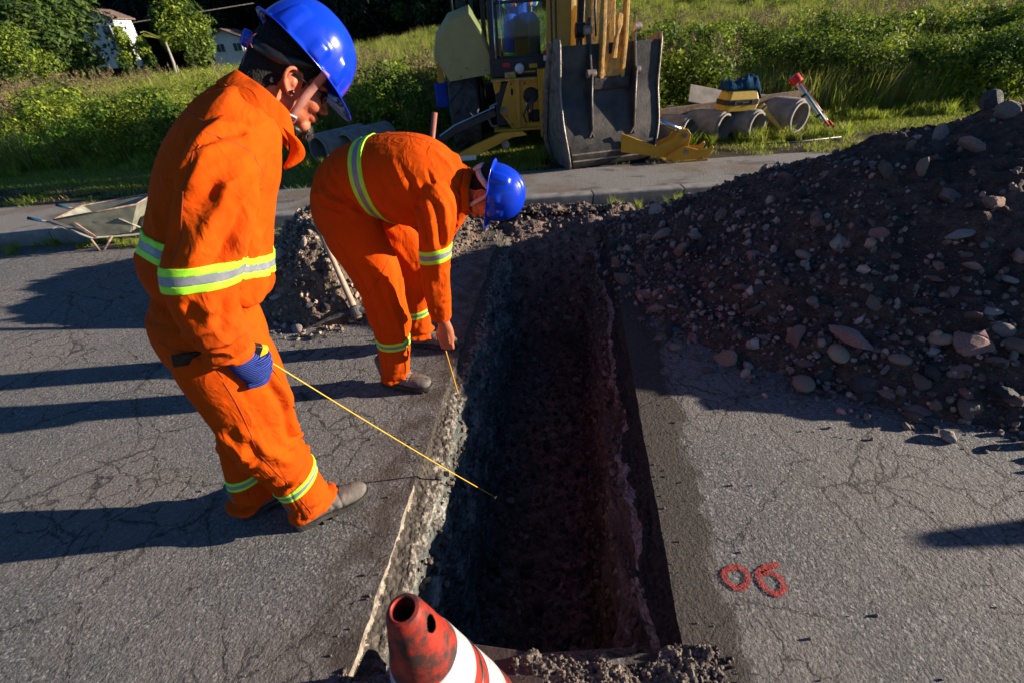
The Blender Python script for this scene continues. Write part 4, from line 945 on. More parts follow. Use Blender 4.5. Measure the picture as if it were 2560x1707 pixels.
    def thin(l, k=.42):
        l2 = Loft([(0, 0, 0, .01, .01), (0, 0, 1, .01, .01)]); l2.C = l.C; l2.ra = l.ra*k; l2.rb = l.rb*k; l2.A = l.A; l2.B = l.B; l2.n = 12; return l2.geo()
    parts = [thin(torso, .6)]+[thin(l) for l in (armR, armL, legR, legL)]+[Loft([(.40, 0, 1.05, .07, .08), (.47, 0, 1.055, .062, .062), (.51, 0, 1.06, .060, .058), (.55, 0, 1.065, .060, .058)], 24).geo()]+headparts(H)
    W3 = lambda x, r_, z: (x, -r_, z)
    for sx, r0, zt in ((1, .195, 0), (-1, -.145, .095)):
        o_ = lambda x, dr, z: W3(x+(0 if sx == 1 else -.12), r0+sx*dr, z+zt)
        parts.append(Loft([(.320+(0 if sx == 1 else -.12), r0, .49+zt, .030, .026), (.326+(0 if sx == 1 else -.12), r0, .44+zt, .033, .024), (.330+(0 if sx == 1 else -.12), r0, .40+zt, .040, .024), (.326+(0 if sx == 1 else -.12), r0, .355+zt, .045, .024), (.320+(0 if sx == 1 else -.12), r0, .325+zt, .042, .022)], 20).geo())
        for x0, r_, d in ((.352, .0105, .0), (.334, .011, -.004), (.314, .0108, -.006), (.296, .0095, -.002)):
            parts.append(finger([o_(x0-.004, 0, .345), o_(x0, .004, .312+d), o_(x0-.004, -.008, .282+d), o_(x0-.010, -.030, .270+d), o_(x0-.014, -.044, .288+d)], r_, r_*.82))
        parts.append(finger([o_(.290, -.012, .39), o_(.272, -.024, .35), o_(.276, -.032, .312), o_(.296, -.036, .283)], .0135, .010))
        for x0 in (.345, .330, .314): parts.append(finger([o_(x0-.004, .020, .41), o_(x0, .023, .365), o_(x0, .021, .330)], .0028, .0026))
    bme = fuse(parts, .0036, 4, .4); bme.materials.append(M['skin']); link('body', bme, root, world=False)
    hair(bme, H, root, 2)
    for sg in (1, -1):
        e = ell((.076, sg*.03, .012), (.012, .012, .012), H); link('eye', mesh('eye', e[0], e[1], M['eye'], True), root, world=False)
    boot(root, -.105, .20, 0, R(3)); boot(root, -.075, -.20, 0, R(-2))
    Hh = frame4((.590, 0, 1.045), R(99)); hr = helmet('helmet', 'smaller blue hard hat on the head of the bending worker', Hh, th, loc, .04)
    HH = lambda p: tuple(H @ Vector(p)); k = lambda x, y, z: tuple(Hh @ Vector((x, y, z)))
    ribbon([HH(p) for p in ((-.108, .03, .03), (-.111, 0, .03), (-.107, -.035, .03), (-.085, -.068, .035), (-.04, -.088, .05), (.0, -.092, .07))], tuple(H.to_3x3() @ Vector((0, 0, 1))), .026, .003, 'headband', 'strap_grey', hr)
    dk = MB(); Md = H @ Matrix.Translation((-.112, -.012, .030)) @ Matrix.Rotation(R(-90), 4, 'Y'); dk.box(-.022, .022, -.028, .028, -.004, .009, Md); link('ratchet_dial', mesh('ratchet_dial', dk.v, dk.f, M['strap_grey']), hr, world=False, bevel=.004)
    sp = [k(.0, -.106, .002), HH((.0, -.092, .05)), HH((.004, -.089, .0)), HH((.012, -.072, -.06)), HH((.016, -.04, -.10)), HH((.016, 0, -.108)), HH((.016, .04, -.10)), HH((.012, .072, -.06)), HH((.004, .089, .0)), HH((.0, .092, .05)), k(.0, .106, .002)]
    ribbon(sp, tuple(H.to_3x3() @ Vector((1, 0, .1))), .016, .0025, 'chin_strap', 'strap_grey', hr)
    # folding rule / tape let down into the trench
    RW = Matrix.Translation(loc) @ Matrix.Rotation(th, 4, 'Z')
    tp = thing('measuring_tape', 'thin yellow tape hanging from the bare hand of the bending worker down into the trench', 'tape measure', loc, th)
    a = Vector((.305, -.185, .275)); end = Vector((.345, -.12, -.62))
    ribbon([tuple(a), tuple((a+end)/2+Vector((.008, 0, 0))), tuple(end)], (1, .8, 0), .006, .0012, 'blade', 'amber', tp)
person1(); person2()

# ------------------------------------------------------------------ spoil pile and its stones
pile = thing('rubble_pile', 'large dark pile of excavated soil and stones on the road right of the trench', 'rubble pile', (3.4, 3.2, 0))
v, f = grid(.7, 8.1, .75, 5.25, 520, 320, pile_h)
keep = v[:, 2] > -.03; fk = f[keep[f].any(1)]
link('soil_mound', mesh('soil_mound', v, fk, M['soil'], True), pile)
heap = thing('rubble_heap', 'low heap of tan gravel and dug soil behind the workers, by the far kerb', 'rubble heap', (-.8, 3.9, 0))
v, f = grid(-2.3, 1.7, 2.6, 5.05, 300, 190, heap_h)
keep = v[:, 2] > -.03; fk = f[keep[f].any(1)]
fc = v[fk].mean(1); dead = (sdist(fc[:, 0], fc[:, 1], [(-.29, 4.0), (-.03, 4.62), (1.06, 4.62), (.95, 4.0)]) > 0)
link('soil_mound', mesh('soil_mound', v, fk[~dead], M['soil2'], True), heap)
def hz(x, y, hf): return float(hf(np.array([x]), np.array([y]))[0])
def march(u, v, hf):
    d = np.array(_ray(u, v)); d /= np.linalg.norm(d); P = np.array([0, 0, CAM_H])+d*np.arange(.5, 8, .008)[:, None]
    k = int(np.argmax(P[:, 2] < np.maximum(0, hf(P[:, 0], P[:, 1])))); return Vector(P[k])
# notable stones read off the photograph: (px, py, size m, kind, flatness)
NOTE = [(1560, 705, .10, 0, .75), (1615, 740, .085, 0, .8), (1640, 775, .075, 0, .75), (1585, 665, .05, 4, .8), (2045, 560, .085, 4, .8), (2102, 608, .075, 7, .75), (1738, 590, .08, 3, .8), (2008, 640, .075, 8, .85),
        (2030, 755, .055, 9, .95), (2130, 850, .150, 0, .45), (2095, 885, .085, 8, .8), (2010, 910, .05, 0, .65), (2370, 495, .10, 0, .7), (2430, 365, .11, 4, .7), (2395, 590, .085, 3, .6), (2500, 830, .085, 9, .95), (2425, 865, .13, 0, .75),
        (1770, 928, .05, 1, .8), (2162, 965, .085, 2, .7), (2175, 955, .05, 4, .7), (2285, 1030, .07, 0, .8), (2300, 955, .065, 4, .8), (2420, 1020, .085, 0, .7), (1745, 870, .03, 1, .8), (1955, 930, .045, 4, .8), (1890, 850, .035, 3, .8), (1870, 815, .035, 0, .8),
        (2470, 780, .07, 3, .5), (2430, 790, .05, 0, .8), (2550, 870, .08, 0, .7), (2520, 700, .06, 7, .5), (2340, 700, .055, 0, .5), (2240, 640, .05, 4, .7), (1930, 445, .05, 0, .8), (1960, 440, .06, 4, .8), (2110, 395, .055, 4, .8), (2330, 400, .06, 0, .6),
        (1690, 870, .07, 0, .45), (1650, 850, .05, 0, .7), (1725, 520, .04, 0, .8), (2170, 720, .045, 0, .7), (2060, 850, .05, 2, .6), (2250, 900, .07, 8, .8), (2330, 935, .07, 2, .8), (2215, 985, .05, 4, .8), (2500, 980, .08, 2, .7), (2060, 935, .055, 2, .7), (1700, 690, .06, 0, .7), (1760, 700, .05, 4, .8), (1820, 660, .045, 8, .8), (1850, 720, .06, 0, .6), (1930, 800, .05, 4, .7), (2180, 760, .06, 0, .7), (2350, 850, .07, 8, .8), (2400, 930, .06, 0, .7), (2480, 900, .05, 4, .8), (1600, 800, .04, 0, .7), (1720, 800, .045, 4, .8), (2300, 780, .05, 0, .7), (2530, 1000, .07, 4, .7), (2180, 560, .05, 0, .6)]
rs = np.random.RandomState(11); cnt = 0; placed = []
for u, v_, sz, kd, fl in NOTE:
    p = march(u, v_, pile_h); me = COBBLES[kd % 4] if kd >= 8 else STONES[kd]
    dd = (Vector((0, 0, CAM_H))-p).length; s_ = sz*(.78 if kd >= 8 else .98)
    put_stone(me, (p.x, p.y, p.z+s_*.1), s_, pile, rot=(rs.uniform(-.4, .4), rs.uniform(-.4, .4), rs.uniform(0, 6.28)), scl=(s_, s_*.85, s_*fl)); cnt += 1; placed.append((p.x, p.y, s_))
put_stone(STONES[2], (3.80, 3.78, hz(3.8, 3.78, pile_h)+.03), .11, pile, scl=(.10, .10, .15), rot=(.1, .2, 1)); put_stone(STONES[6], (4.1, 3.75, hz(4.1, 3.75, pile_h)+.0), .12, pile, scl=(.17, .12, .10), rot=(.1, .1, 1))
tries = 0
while cnt < 300 and tries < 20000:
    tries += 1
    x, y = rs.uniform(.9, 5.2), rs.uniform(1.0, 4.9)
    d = sdist(np.array([x]), np.array([y]), PILE)[0]
    if d < -.08: continue
    near = math.exp(-max(d, 0)/.7)*1.0+.22
    if x > 3.6 and d > 1: near *= .5
    if rs.rand() > near: continue
    s_ = .022+.070*rs.rand()**2.8+.008*(d < .5)
    if any(math.hypot(x-a, y-b) < (s_+c)*.85 for a, b, c in placed): continue
    k = rs.randint(0, 13); me = COBBLES[0] if k >= 12 else STONES[k if rs.rand() > .35 else (k//4)*4]
    z = max(0, hz(x, y, pile_h)); put_stone(me, (x, y, z+s_*.25), s_, pile, scl=(s_, s_*rs.uniform(.75, 1), s_*rs.uniform(.55, .95)), rot=tuple(rs.uniform(0, 6.28, 3))); placed.append((x, y, s_)); cnt += 1
def gritfield(poly, hf, n, s0, s1, seed, edge=.25, pw=3):
    rs = np.random.RandomState(seed); P = np.array(poly); lo = P.min(0)-edge; hi = P.max(0)+edge
    x = rs.uniform(lo[0], hi[0], n*3); y = rs.uniform(lo[1], hi[1], n*3); d = sdist(x, y, poly)
    ok = (d > -edge*rs.rand(len(x))**1.6); w = (np.exp(-np.maximum(d, 0)/.75)+.30)*np.where((x > 2.6) & (d > .9), .35, 1); ok &= rs.rand(len(x)) < w
    x, y = x[ok][:n], y[ok][:n]; s = s0+(s1-s0)*rs.rand(len(x))**pw; z = np.maximum(hf(x, y), 0)+s*.3
    return np.stack([x, y, z], 1), s
p_, s_ = gritfield(PILE, pile_h, 17000, .004, .026, 1); third = rs.rand(len(p_))
grit_stuff('gravel', p_[third < .6], s_[third < .6], M['grit'], pile, 1)
grit_stuff('gravel', p_[(third >= .6) & (third < .85)], s_[(third >= .6) & (third < .85)], M['stone_red_i'], pile, 2)
grit_stuff('gravel', p_[third >= .85], s_[third >= .85], M['stone_dark_i'], pile, 3)
p_, s_ = gritfield(PILE, pile_h, 2400, .008, .040, 21, .12, 3.2); grit_stuff('gravel', p_[::2], s_[::2], M['stone_i'], pile, 31); grit_stuff('gravel', p_[1::2], s_[1::2], M['stone_red_i'], pile, 32)
p_, s_ = gritfield(HEAP, heap_h, 8000, .004, .024, 4, .16)
inT = sdist(p_[:, 0], p_[:, 1], [(-.62, .6), (-.05, 4.6), (1.03, 4.6), (.47, .6)]) > .02
p_, s_ = p_[~inT], s_[~inT]; third = rs.rand(len(p_)); dark = (p_[:, 0] > -.9)
grit_stuff('gravel', p_[(third < .6) & ~dark], s_[(third < .6) & ~dark], M['grit_tan'], heap, 5)
grit_stuff('gravel', p_[(third >= .6) | dark], s_[(third >= .6) | dark], M['grit'], heap, 6)
for u, v_, sz, kd in ((745, 825, .10, 9), (775, 765, .10, 2), (795, 790, .08, 2), (690, 745, .10, 7), (735, 735, .06, 0), (810, 755, .06, 0), (815, 775, .05, 8), (790, 845, .075, 2), (880, 800, .06, 8), (850, 720, .06, 2), (700, 640, .11, 3), (730, 700, .07, 1), (760, 650, .05, 0), (765, 690, .05, 7), (1120, 600, .05, 0), (1180, 555, .05, 3), (1230, 540, .06, 8), (1275, 560, .06, 1), (1090, 560, .06, 1), (1640, 520, .07, 8), (1150, 620, .05, 1), (800, 680, .05, 2), (840, 640, .05, 1)):
    p = march(u, v_, heap_h); s_ = sz*.6; me = COBBLES[kd % 4] if kd >= 8 else STONES[kd]
    put_stone(me, (p.x, p.y, p.z+s_*.2), s_, heap, scl=(s_, s_*.8, s_*.6))
for k in range(150):
    x, y = rs.uniform(-2.0, -.3), rs.uniform(2.8, 4.8)
    if sdist(np.array([x]), np.array([y]), HEAP)[0] < 0 or sdist(np.array([x]), np.array([y]), [(-.62, .6), (-.05, 4.6), (1.03, 4.6), (.47, .6)])[0] > -.04: continue
    s_ = .018+.03*rs.rand()**2; put_stone(STONES[rs.randint(12)], (x, y, hz(x, y, heap_h)+s_*.2), s_, heap, rot=tuple(rs.uniform(0, 6.28, 3)))
# trench rubble
tx = rs.uniform(-.6, 1.1, 9000); ty = rs.uniform(.6, 4.6, 9000); ok = (tx-.142*ty > -.56) & (tx-.142*ty < .22)
tx, ty = tx[ok], ty[ok]; ts = .004+.03*rs.rand(len(tx))**3.2; grit_stuff('loose_gravel', np.stack([tx, ty, floor_h(tx, ty)+ts*.3], 1), ts, M['grit'], None, 8)
tag(bpy.data.objects['loose_gravel'], 'loose dark gravel and lumps covering the bottom of the trench', 'gravel')
for nm_, ed_, sg_, o0_, o1_ in (('wall_gravel', Ledge, 1, .10, .16), ('wall_gravel', Redge, -1, .09, .21)):
    wy = rs.uniform(.62, 4.4, 2600); wz = -.10-.95*rs.rand(2600); wx = np.array([ed_(y) for y in wy])+sg_*(o0_+(o1_-o0_)*(-wz)); wp_ = np.stack([wx*0+0, wy, wz], 1)
    pq = np.stack([wx*2.5, wy*1.2, wz*2.5], 1); wx = wx+sg_*(.075*fbm(pq, 2.2, 4, 41)+.045*fbm(pq, 7, 3, 42)+np.clip((wy-3.2)/1.2, 0, 1)*(.10*fbm(pq, 3, 3, 45)+.02))
    g_ = grit_stuff(nm_, np.stack([wx, wy, wz], 1), .003+.020*rs.rand(2600)**3, M['grit'], None, 40+sg_); tag(g_, 'stones bedded in the %s wall of the trench' % ('left' if sg_ > 0 else 'right'), 'gravel')
troot = thing('trench_stones', 'bigger stones lying on the dark floor of the trench', 'stones', (.2, 2.4, -1.1))
for k in range(60):
    y = rs.uniform(.8, 4.3); x = .142*y+rs.uniform(-.52, .17); s_ = .02+.035*rs.rand()**2
    put_stone((STONES+COBBLES)[rs.randint(16)], (x, y, float(floor_h(np.array([x]), np.array([y]))[0])+s_*.3), s_, troot, rot=tuple(rs.uniform(0, 6.28, 3)))
# crumbs on the road: near end of the trench, both lips, foot of the pile
P_ = []; S_ = []
def crumbs(x0, x1, y0, y1, n, smax, seed, dens=None):
    r_ = np.random.RandomState(seed); x = r_.uniform(x0, x1, n); y = r_.uniform(y0, y1, n)
    e = (sdist(x, y, [(-.60, .60), (-.04, 4.62), (1.05, 4.62), (.48, .60)]) < .0)
    if dens is not None: e &= r_.rand(n) < dens(x, y)
    x, y = x[e], y[e]; s = .0015+(smax-.0015)*r_.rand(len(x))**3
    P_.append(np.stack([x, y, s*.4], 1)); S_.append(s)
crumbs(-.62, .58, .36, .64, 7000, .012, 1, lambda x, y: np.clip((y-.36)/.12, 0, 1))
crumbs(.4, .62, .3, .62, 500, .008, 2); crumbs(-3.5, 3.2, .3, 4.9, 900, .007, 3)
crumbs(.8, 1.9, 1.3, 2.6, 1200, .012, 4, lambda x, y: np.exp(-np.maximum(-sdist(x, y, PILE), 0)/.12))
crumbs(-1.0, -.2, .6, 3.4, 1500, .007, 5, lambda x, y: np.exp(-np.abs(x-(-.69+.142*y))/.07)); crumbs(.4, 1.1, .6, 3.0, 900, .006, 6, lambda x, y: np.exp(-np.abs(x-(.41+.142*y))/.08))
crumbs(-1.7, -.7, 2.4, 3.1, 900, .012, 7, lambda x, y: np.exp(-np.abs(y-2.8)/.14))
grit_stuff('road_crumbs', np.concatenate(P_), np.concatenate(S_), M['grit'], None, 9, label='small crumbs of asphalt and stone scattered on the road and trench edges', cat='crumbs')
# lumpy broken asphalt at the near end
for k in range(26):
    x = -.42+.88*(k+.5)/26+rs.uniform(-.01, .01); s_ = rs.uniform(.02, .042)
    pass
def brk_h(x, y):
    p = np.stack([x, y, 0*x], 1); q0 = np.stack([x, 0*x, 0*x], 1)
    top = .006+.040*np.clip((y-.44)/.1, 0, 1)*np.clip(.45+fbm(p, 8, 4, 92)*1.1, 0, 1)+(.016*fbm(p, 34, 3, 93)+.006*fbm(p, 90, 2, 94))*np.clip((y-.44)/.06, 0, 1)
    return np.where(y < .615+.05*fbm(q0, 7, 3, 91)+.03*np.sin(x*14)+.012*fbm(q0, 30, 3, 95), top, -.16-.9*np.clip(y-.66, 0, .1))
g, f = grid(-.46, .56, .42, .74, 260, 90, brk_h)
bx, by = rs.uniform(-.45, .55, 5200), rs.uniform(.43, .66, 5200); bz = brk_h(bx, by); k_ = bz > 0; grit_stuff('broken_crumbs', np.stack([bx[k_], by[k_], bz[k_]+.001], 1), .0012+.0075*rs.rand(int(k_.sum()))**5, M['grit'], None, 77, label='tan crumbs lying on the broken asphalt at the near end of the trench', cat='crumbs')
link('broken_edge', mesh('broken_edge', g, f, M['broken'], False), kind='structure')
# loose single stones
def single(me, u, v_, s_, label, fl=.75, group=None, cat='stone'):
    p = gnd(u, v_); put_stone(me, (p.x, p.y, s_*fl*.62), s_, None, rot=(0, 0, rs.uniform(0, 6)), scl=(s_, s_*.86, s_*fl), name='loose_stone', label=label, category=cat) if False else None
    o = put_stone(me, (p.x, p.y, s_*fl*.55), s_, None, rot=(0, 0, rs.uniform(0, 6)), scl=(s_, s_*.86, s_*fl), name='loose_stone'); tag(o, label, cat, group)
single(COBBLES[0], 2005, 970, .066, 'smooth round tan cobble at the foot of the pile, lowest of the round ones', .88)
single(STONES[3], 2368, 1095, .046, 'rough pale brown stone lying alone on the sunlit road below the pile', .85)
single(COBBLES[2], 2010, 918, .050, 'smooth grey oval cobble just above the round tan cobble', .7)
single(STONES[2], 2160, 995, .058, 'dark blackish rough lump on the road beside the foot of the pile', .75)
single(STONES[0], 2282, 1050, .046, 'reddish rough stone near the dark lump at the foot of the pile', .85)
# ------------------------------------------------------------------ backhoe
K_, DZ_ = .921, .130     # beyond the kerb: road-level image-pixel positions, scaled about the camera to verge height
def scale_about_cam(o):  # shrinks an object and its position towards the camera, keeping its outline in view
    l = Vector(o.location); o.location = (l.x*K_, l.y*K_, l.z*K_+DZ_); o.scale = (K_,)*3; return o
BH = thing('backhoe', 'yellow backhoe parked on the grass verge with its digging bucket lowered on the path', 'backhoe', (.45, 8.6, .1))
GZ = 0.0
def tyre(name, c, r, w, lugs=True):
    t = MB(); Mx = orient(Vector(c), (1, 0, 0), (0, 0, 1)); h = w/2
    t.lathe([(r*.58, -h*.8), (r*.72, -h), (r*.90, -h), (r*.965, -h*.86), (r*.97, 0), (r*.965, h*.86), (r*.90, h), (r*.72, h), (r*.58, h*.8), (r*.58, 0)], 48, Mx, closed=True)
    tk = t.build(name, M['tyre'], BH, smooth=False)
    l = MB()
    for k in range(20):
        for sg in (1, -1):
            a0 = 2*PI*(k+(.5 if sg < 0 else 0))/20; pts = []
            for j in range(5):
                q_ = j/4; aa = a0+.30*q_; xx = sg*h*(.06+.92*q_); pts.append((aa, xx))
            for rr in (r*.955, r*1.0):
                pass
            vv = []; 
            for aa, xx in pts:
                for rr in (r*.95, r*1.005 if abs(xx) < h*.85 else r*.97):
                    for da in (-.030, .030): vv.append(Mx @ Vector((rr*math.cos(aa+da), rr*math.sin(aa+da), xx)))
            ff = []
            for j in range(4):
                a = j*4; b = a+4; ff += [(a, a+1, b+1, b), (a+2, b+2, b+3, a+3), (a, b, b+2, a+2), (a+1, a+3, b+3, b+1)]
            ff += [(0, 2, 3, 1), (16, 17, 19, 18)]; l.add(vv, ff)
    o = l.build('tread', M['tyre'], tk); o['kind'] = 'stuff'
    rm = MB().lathe([(0, -.02), (r*.3, -.03), (r*.5, -h*.6), (r*.6, -h*.85), (r*.6, -h*.6), (r*.52, 0), (r*.6, h*.6), (r*.6, h*.85), (r*.5, h*.5), (r*.3, .02), (0, .02)], 32, Mx); rm.build('rim', M['amber'], BH, smooth=True)
for x_ in (-.50, 1.42): tyre('tyre', (x_, 8.75, GZ+.68), .74, .47)
for x_ in (-.38, 1.28): tyre('tyre', (x_, 10.95, GZ+.42), .42, .28)
# chassis, bonnet, loader arms and front bucket (mostly hidden)
MB().box(.0, .9, 8.2, 11.4, GZ+.45, GZ+.85).build('chassis', M['machine_black'], BH, bevel=.02)
MB().prism([(9.9, .85+GZ), (11.7, .85+GZ), (11.75, 1.35+GZ), (9.9, 1.6+GZ)], .05, .85, ax='x').build('bonnet', M['amber'], BH, bevel=.04)
for x_ in (-.32, 1.12): MB().prism([(9.7, 1.25+GZ), (11.2, .95+GZ), (12.2, .35+GZ), (12.1, .2+GZ), (11.1, .75+GZ), (9.7, 1.05+GZ)], x_, x_+.1, ax='x').build('loader_arm', M['amber'], BH, bevel=.01)
MB().prism([(12.1, GZ), (13.0, GZ), (12.95, .06+GZ), (12.3, .12+GZ), (12.15, .7+GZ), (12.05, .72+GZ)], -.75, 1.65, ax='x').build('loader_bucket', M['machine_black'], BH, bevel=.01)
# rear wing over the left wheel, and the right one
fp = [(-.86, 1.38), (-.80, 1.60), (-.60, 1.82), (-.30, 1.90), (-.17, 1.70), (.03, 1.20), (.03, 1.15), (-.68, 1.08)]
fm = MB(); n = len(fp); lay = [(8.02, .0, 1.0, 0), (8.10, -.0, 1.05, .05), (8.6, -.02, 1.08, .10), (9.45, -.02, 1.05, .06)]
vv = []
for y, dx, k, dz in lay:
    for a, b in fp: vv.append((-.35+(a+.35)*k+dx, y, 1.45+(b-1.45)*k+dz))
ff = [tuple(range(n))]+[(i*n+k, i*n+(k+1) % n, (i+1)*n+(k+1) % n, (i+1)*n+k) for i in range(3) for k in (0, 1, 2, 3, 4, 7)]
fm.add(vv, ff); fo = fm.build('fender', M['fender'], BH, smooth=False); so = fo.modifiers.new('t', 'SOLIDIFY'); so.thickness = .02
b_ = fo.modifiers.new('b', 'BEVEL'); b_.width = .012; b_.segments = 2
for u_, w_ in ((-.50, 1.14), (-.12, 1.20), (-.40, 1.24)): MB().cyl((u_, 8.01, w_), (u_, 7.995, w_), .011, 10).build('bolt', M['machine_black'], fo)
vm = [(2*.46-a[0], a[1], a[2]) for a in vv]; fm = MB().add(vm, ff); fo2 = fm.build('fender', M['fender'], BH); so = fo2.modifiers.new('t', 'SOLIDIFY'); so.thickness = .02
MB().box(-1.03, -.80, 8.9, 9.35, .62, 1.0).build('step_box', M['blue_cloth'], BH, bevel=.04)
MB().box(-.93, -.83, 8.7, 8.75, 1.02, 1.30).build('step_bracket', M['amber'], BH, bevel=.004)
# cab
cx0, cx1, cy0, cy1, cz0, cz1 = .0, .98, 7.93, 9.7, 1.30, 2.98
for nm, a, b in (('cab_post', (cx0, cy0), .05), ('cab_post', (cx1, cy0), .05), ('cab_post', (cx0-.12, cy1), .05), ('cab_post', (cx1+.12, cy1), .05)):
    MB().box(a[0]-b*.8, a[0]+b*.8, a[1]-b, a[1]+b, 1.05, cz1).build(nm, M['machine_black'], BH, bevel=.01)
for x_ in (-.32, 1.24): MB().prism([(8.9, 1.75), (8.98, 1.75), (9.04, cz1), (8.96, cz1)], x_, x_+.06, ax='x').build('cab_post', M['machine_black'], BH)
MB().box(cx0-.25, cx1+.25, cy0-.15, cy1+.2, cz1, cz1+.16).build('cab_roof', M['amber'], BH, bevel=.04)
MB().box(cx0-.02, cx1+.02, cy0, cy1, 1.0, 1.16).build('cab_floor', M['machine_black'], BH, bevel=.01)
MB().box(-.05, 1.03, 7.86, 7.93, 1.10, 1.34).build('rear_panel', M['machine_black'], BH, bevel=.01)
# rear window: frame, grab rail, glass
fr_ = MB().box(.06, .10, 7.90, 7.925, 1.35, 2.0).box(.88, .92, 7.90, 7.925, 1.35, 2.0).box(.06, .92, 7.90, 7.925, 1.33, 1.37).box(.06, .92, 7.90, 7.925, 1.985, 2.02)
wf = fr_.build('window_frame', M['machine_black'], BH); wf['kind'] = 'stuff'; del wf['kind']
MB().box(.10, .88, 7.91, 7.915, 1.37, 1.985).build('rear_glass', M['glass'], wf)
MB().box(.10, .88, 7.91, 7.915, 2.03, 2.95).build('upper_rear_glass', M['glass'], BH)
for x_ in (.045, .145): MB().tube([(x_, 7.885, 1.12 if x_ < .1 else 1.38), (x_, 7.875, 1.5), (x_, 7.875, 2.4)], .009, 8).build('grab_rail', M['chrome'], BH, smooth=True)
MB().prism([(7.99, 1.35), (9.6, 1.35), (9.5, 2.9), (7.99, 2.9)], -.045, -.040, ax='x').build('side_glass', M['glass'], BH)
MB().prism([(7.99, 1.35), (9.6, 1.35), (9.5, 2.9), (7.99, 2.9)], 1.02, 1.025, ax='x').build('side_glass', M['glass'], BH)
MB().box(cx0, cx1, cy1-.01, cy1, 1.3, cz1).build('front_glass', M['glass'], BH)
MB().tube([(-.62, 9.3, 1.7), (-.60, 9.3, 2.6)], .018, 8).build('exhaust_pipe', M['machine_black'], BH, smooth=True)
MB().box(-.52, -.36, 8.82, 8.86, 2.0, 2.35).build('mirror', M['machine_black'], BH, bevel=.02)
MB().tube([(-.44, 8.84, 2.35), (-.3, 8.9, 2.6), (-.2, 8.93, 2.65)], .012, 8).build('mirror_arm', M['machine_black'], BH)
# seat, levers
MB().box(.22, .72, 8.75, 9.2, 1.55, 1.68).build('seat', M['machine_black'], BH, bevel=.04)
MB().box(.24, .70, 9.15, 9.28, 1.66, 2.35).build('seat_back', M['machine_black'], BH, bevel=.04)
MB().box(.56, .72, 8.05, 8.30, 1.16, 1.78).build('lever_console', M['machine_black'], BH, bevel=.02)
# lamps and reflectors under the window
MB().box(.14, .25, 7.845, 7.86, 1.225, 1.285).build('tail_light', M['red'], BH, bevel=.004)
lm = MB(); lm.lathe([(0, .02), (.05, .018), (.066, .008), (.07, -.02), (.05, -.06), (0, -.06)], 28, orient(Vector((.385, 7.80, 1.20)), (0, -1, 0))); lm.build('work_lamp', M['white'], BH, smooth=True)
MB().box(.53, .65, 7.845, 7.86, 1.20, 1.25).build('number_plate', M['case'], BH)
MB().box(.44, .62, 7.83, 7.86, 1.145, 1.165).build('trim_strip', M['amber'], BH)
MB().box(.16, .32, 7.70, 7.85, 1.09, 1.17).build('lamp_bracket', M['amber_worn'], BH, bevel=.01)
# rear frame (side-shift): top flange, plates with openings, rib, bolts
MB().box(-.05, 1.65, 7.60, 7.86, 1.065, 1.09).build('top_flange', M['amber_worn'], BH, bevel=.004)
MB().box(-.05, 1.65, 7.56, 7.86, .40, .43).build('bottom_flange', M['amber'], BH, bevel=.004)
def plate(poly, hole_list, y0, y1, name, mt, parent=BH):
    """flat plate with round openings cut through"""
    from mathutils.geometry import delaunay_2d_cdt
    pts = [Vector(p) for p in poly]; cons = [(i, (i+1) % len(poly)) for i in range(len(poly))]
    for cx_, cz_, rx, rz in hole_list:
        b0 = len(pts)
        for k in range(20): pts.append(Vector((cx_+rx*math.cos(k*PI/10), cz_+rz*math.sin(k*PI/10))))
        cons += [(b0+k, b0+(k+1) % 20) for k in range(20)]
    vo, eo, fo_, *_ = delaunay_2d_cdt(pts, cons, [], 1, 1e-5)
    V2 = [(a.x, a.y) for a in vo]; F2 = []
    for t_ in fo_:
        c = Vector((sum(V2[i][0] for i in t_)/3, sum(V2[i][1] for i in t_)/3))
        if any(((c.x-a)/rx)**2+((c.y-b)/rz)**2 < 1 for a, b, rx, rz in hole_list): continue
        F2.append(tuple(t_))
    o = link(name, mesh(name, [(a, y0, b) for a, b in V2], F2, mt), parent); so = o.modifiers.new('t', 'SOLIDIFY'); so.thickness = y1-y0; so.offset = 0; return o
MB().prism([(-.03, 1.065), (.10, 1.065), (.06, .93), (.0, .90)], 7.68, 7.72).build('gusset', M['amber'], BH)
plate([(.20, 1.065), (1.5, 1.065), (1.5, .43), (.22, .43), (.14, .55), (.05, .66), (.10, .80)], [(.53, .86, .12, .11), (.60, .58, .12, .09), (.25, .92, .02, .05)], 7.66, 7.69, 'rear_plate', M['amber'])
MB().box(.30, .36, 7.60, 7.66, .43, 1.065).build('rib', M['amber'], BH, bevel=.004)
MB().prism([(.62, 1.2), (.70, 1.2), (.72, .7), (.76, .3), (.66, .3), (.64, .7)], 7.50, 7.56).build('slide_plate', M['amber'], BH, bevel=.004)
MB().box(-.0, 1.5, 7.72, 7.86, .45, 1.05).build('hydraulic_block', M['machine_black'], BH, bevel=.02)
for x_, z_ in ((.475, .74), (.475, .66)): MB().cyl((x_, 7.64, z_), (x_, 7.61, z_), .03, 16).build('bolt', M['chrome'], BH)
MB().cyl((.115, 7.66, .69), (.115, 7.61, .69), .045, 18).build('pivot_pin', M['steel_edge'], BH)
MB().box(.195, .25, 7.648, 7.652, .75, .85).build('sticker', M['white'], BH)
MB().tube([(.02, 7.55, .80), (-.08, 7.5, .76), (-.13, 7.48, .62), (-.08, 7.5, .50), (.0, 7.55, .49)], .016, 10).build('hose', M['post'], BH, smooth=True)
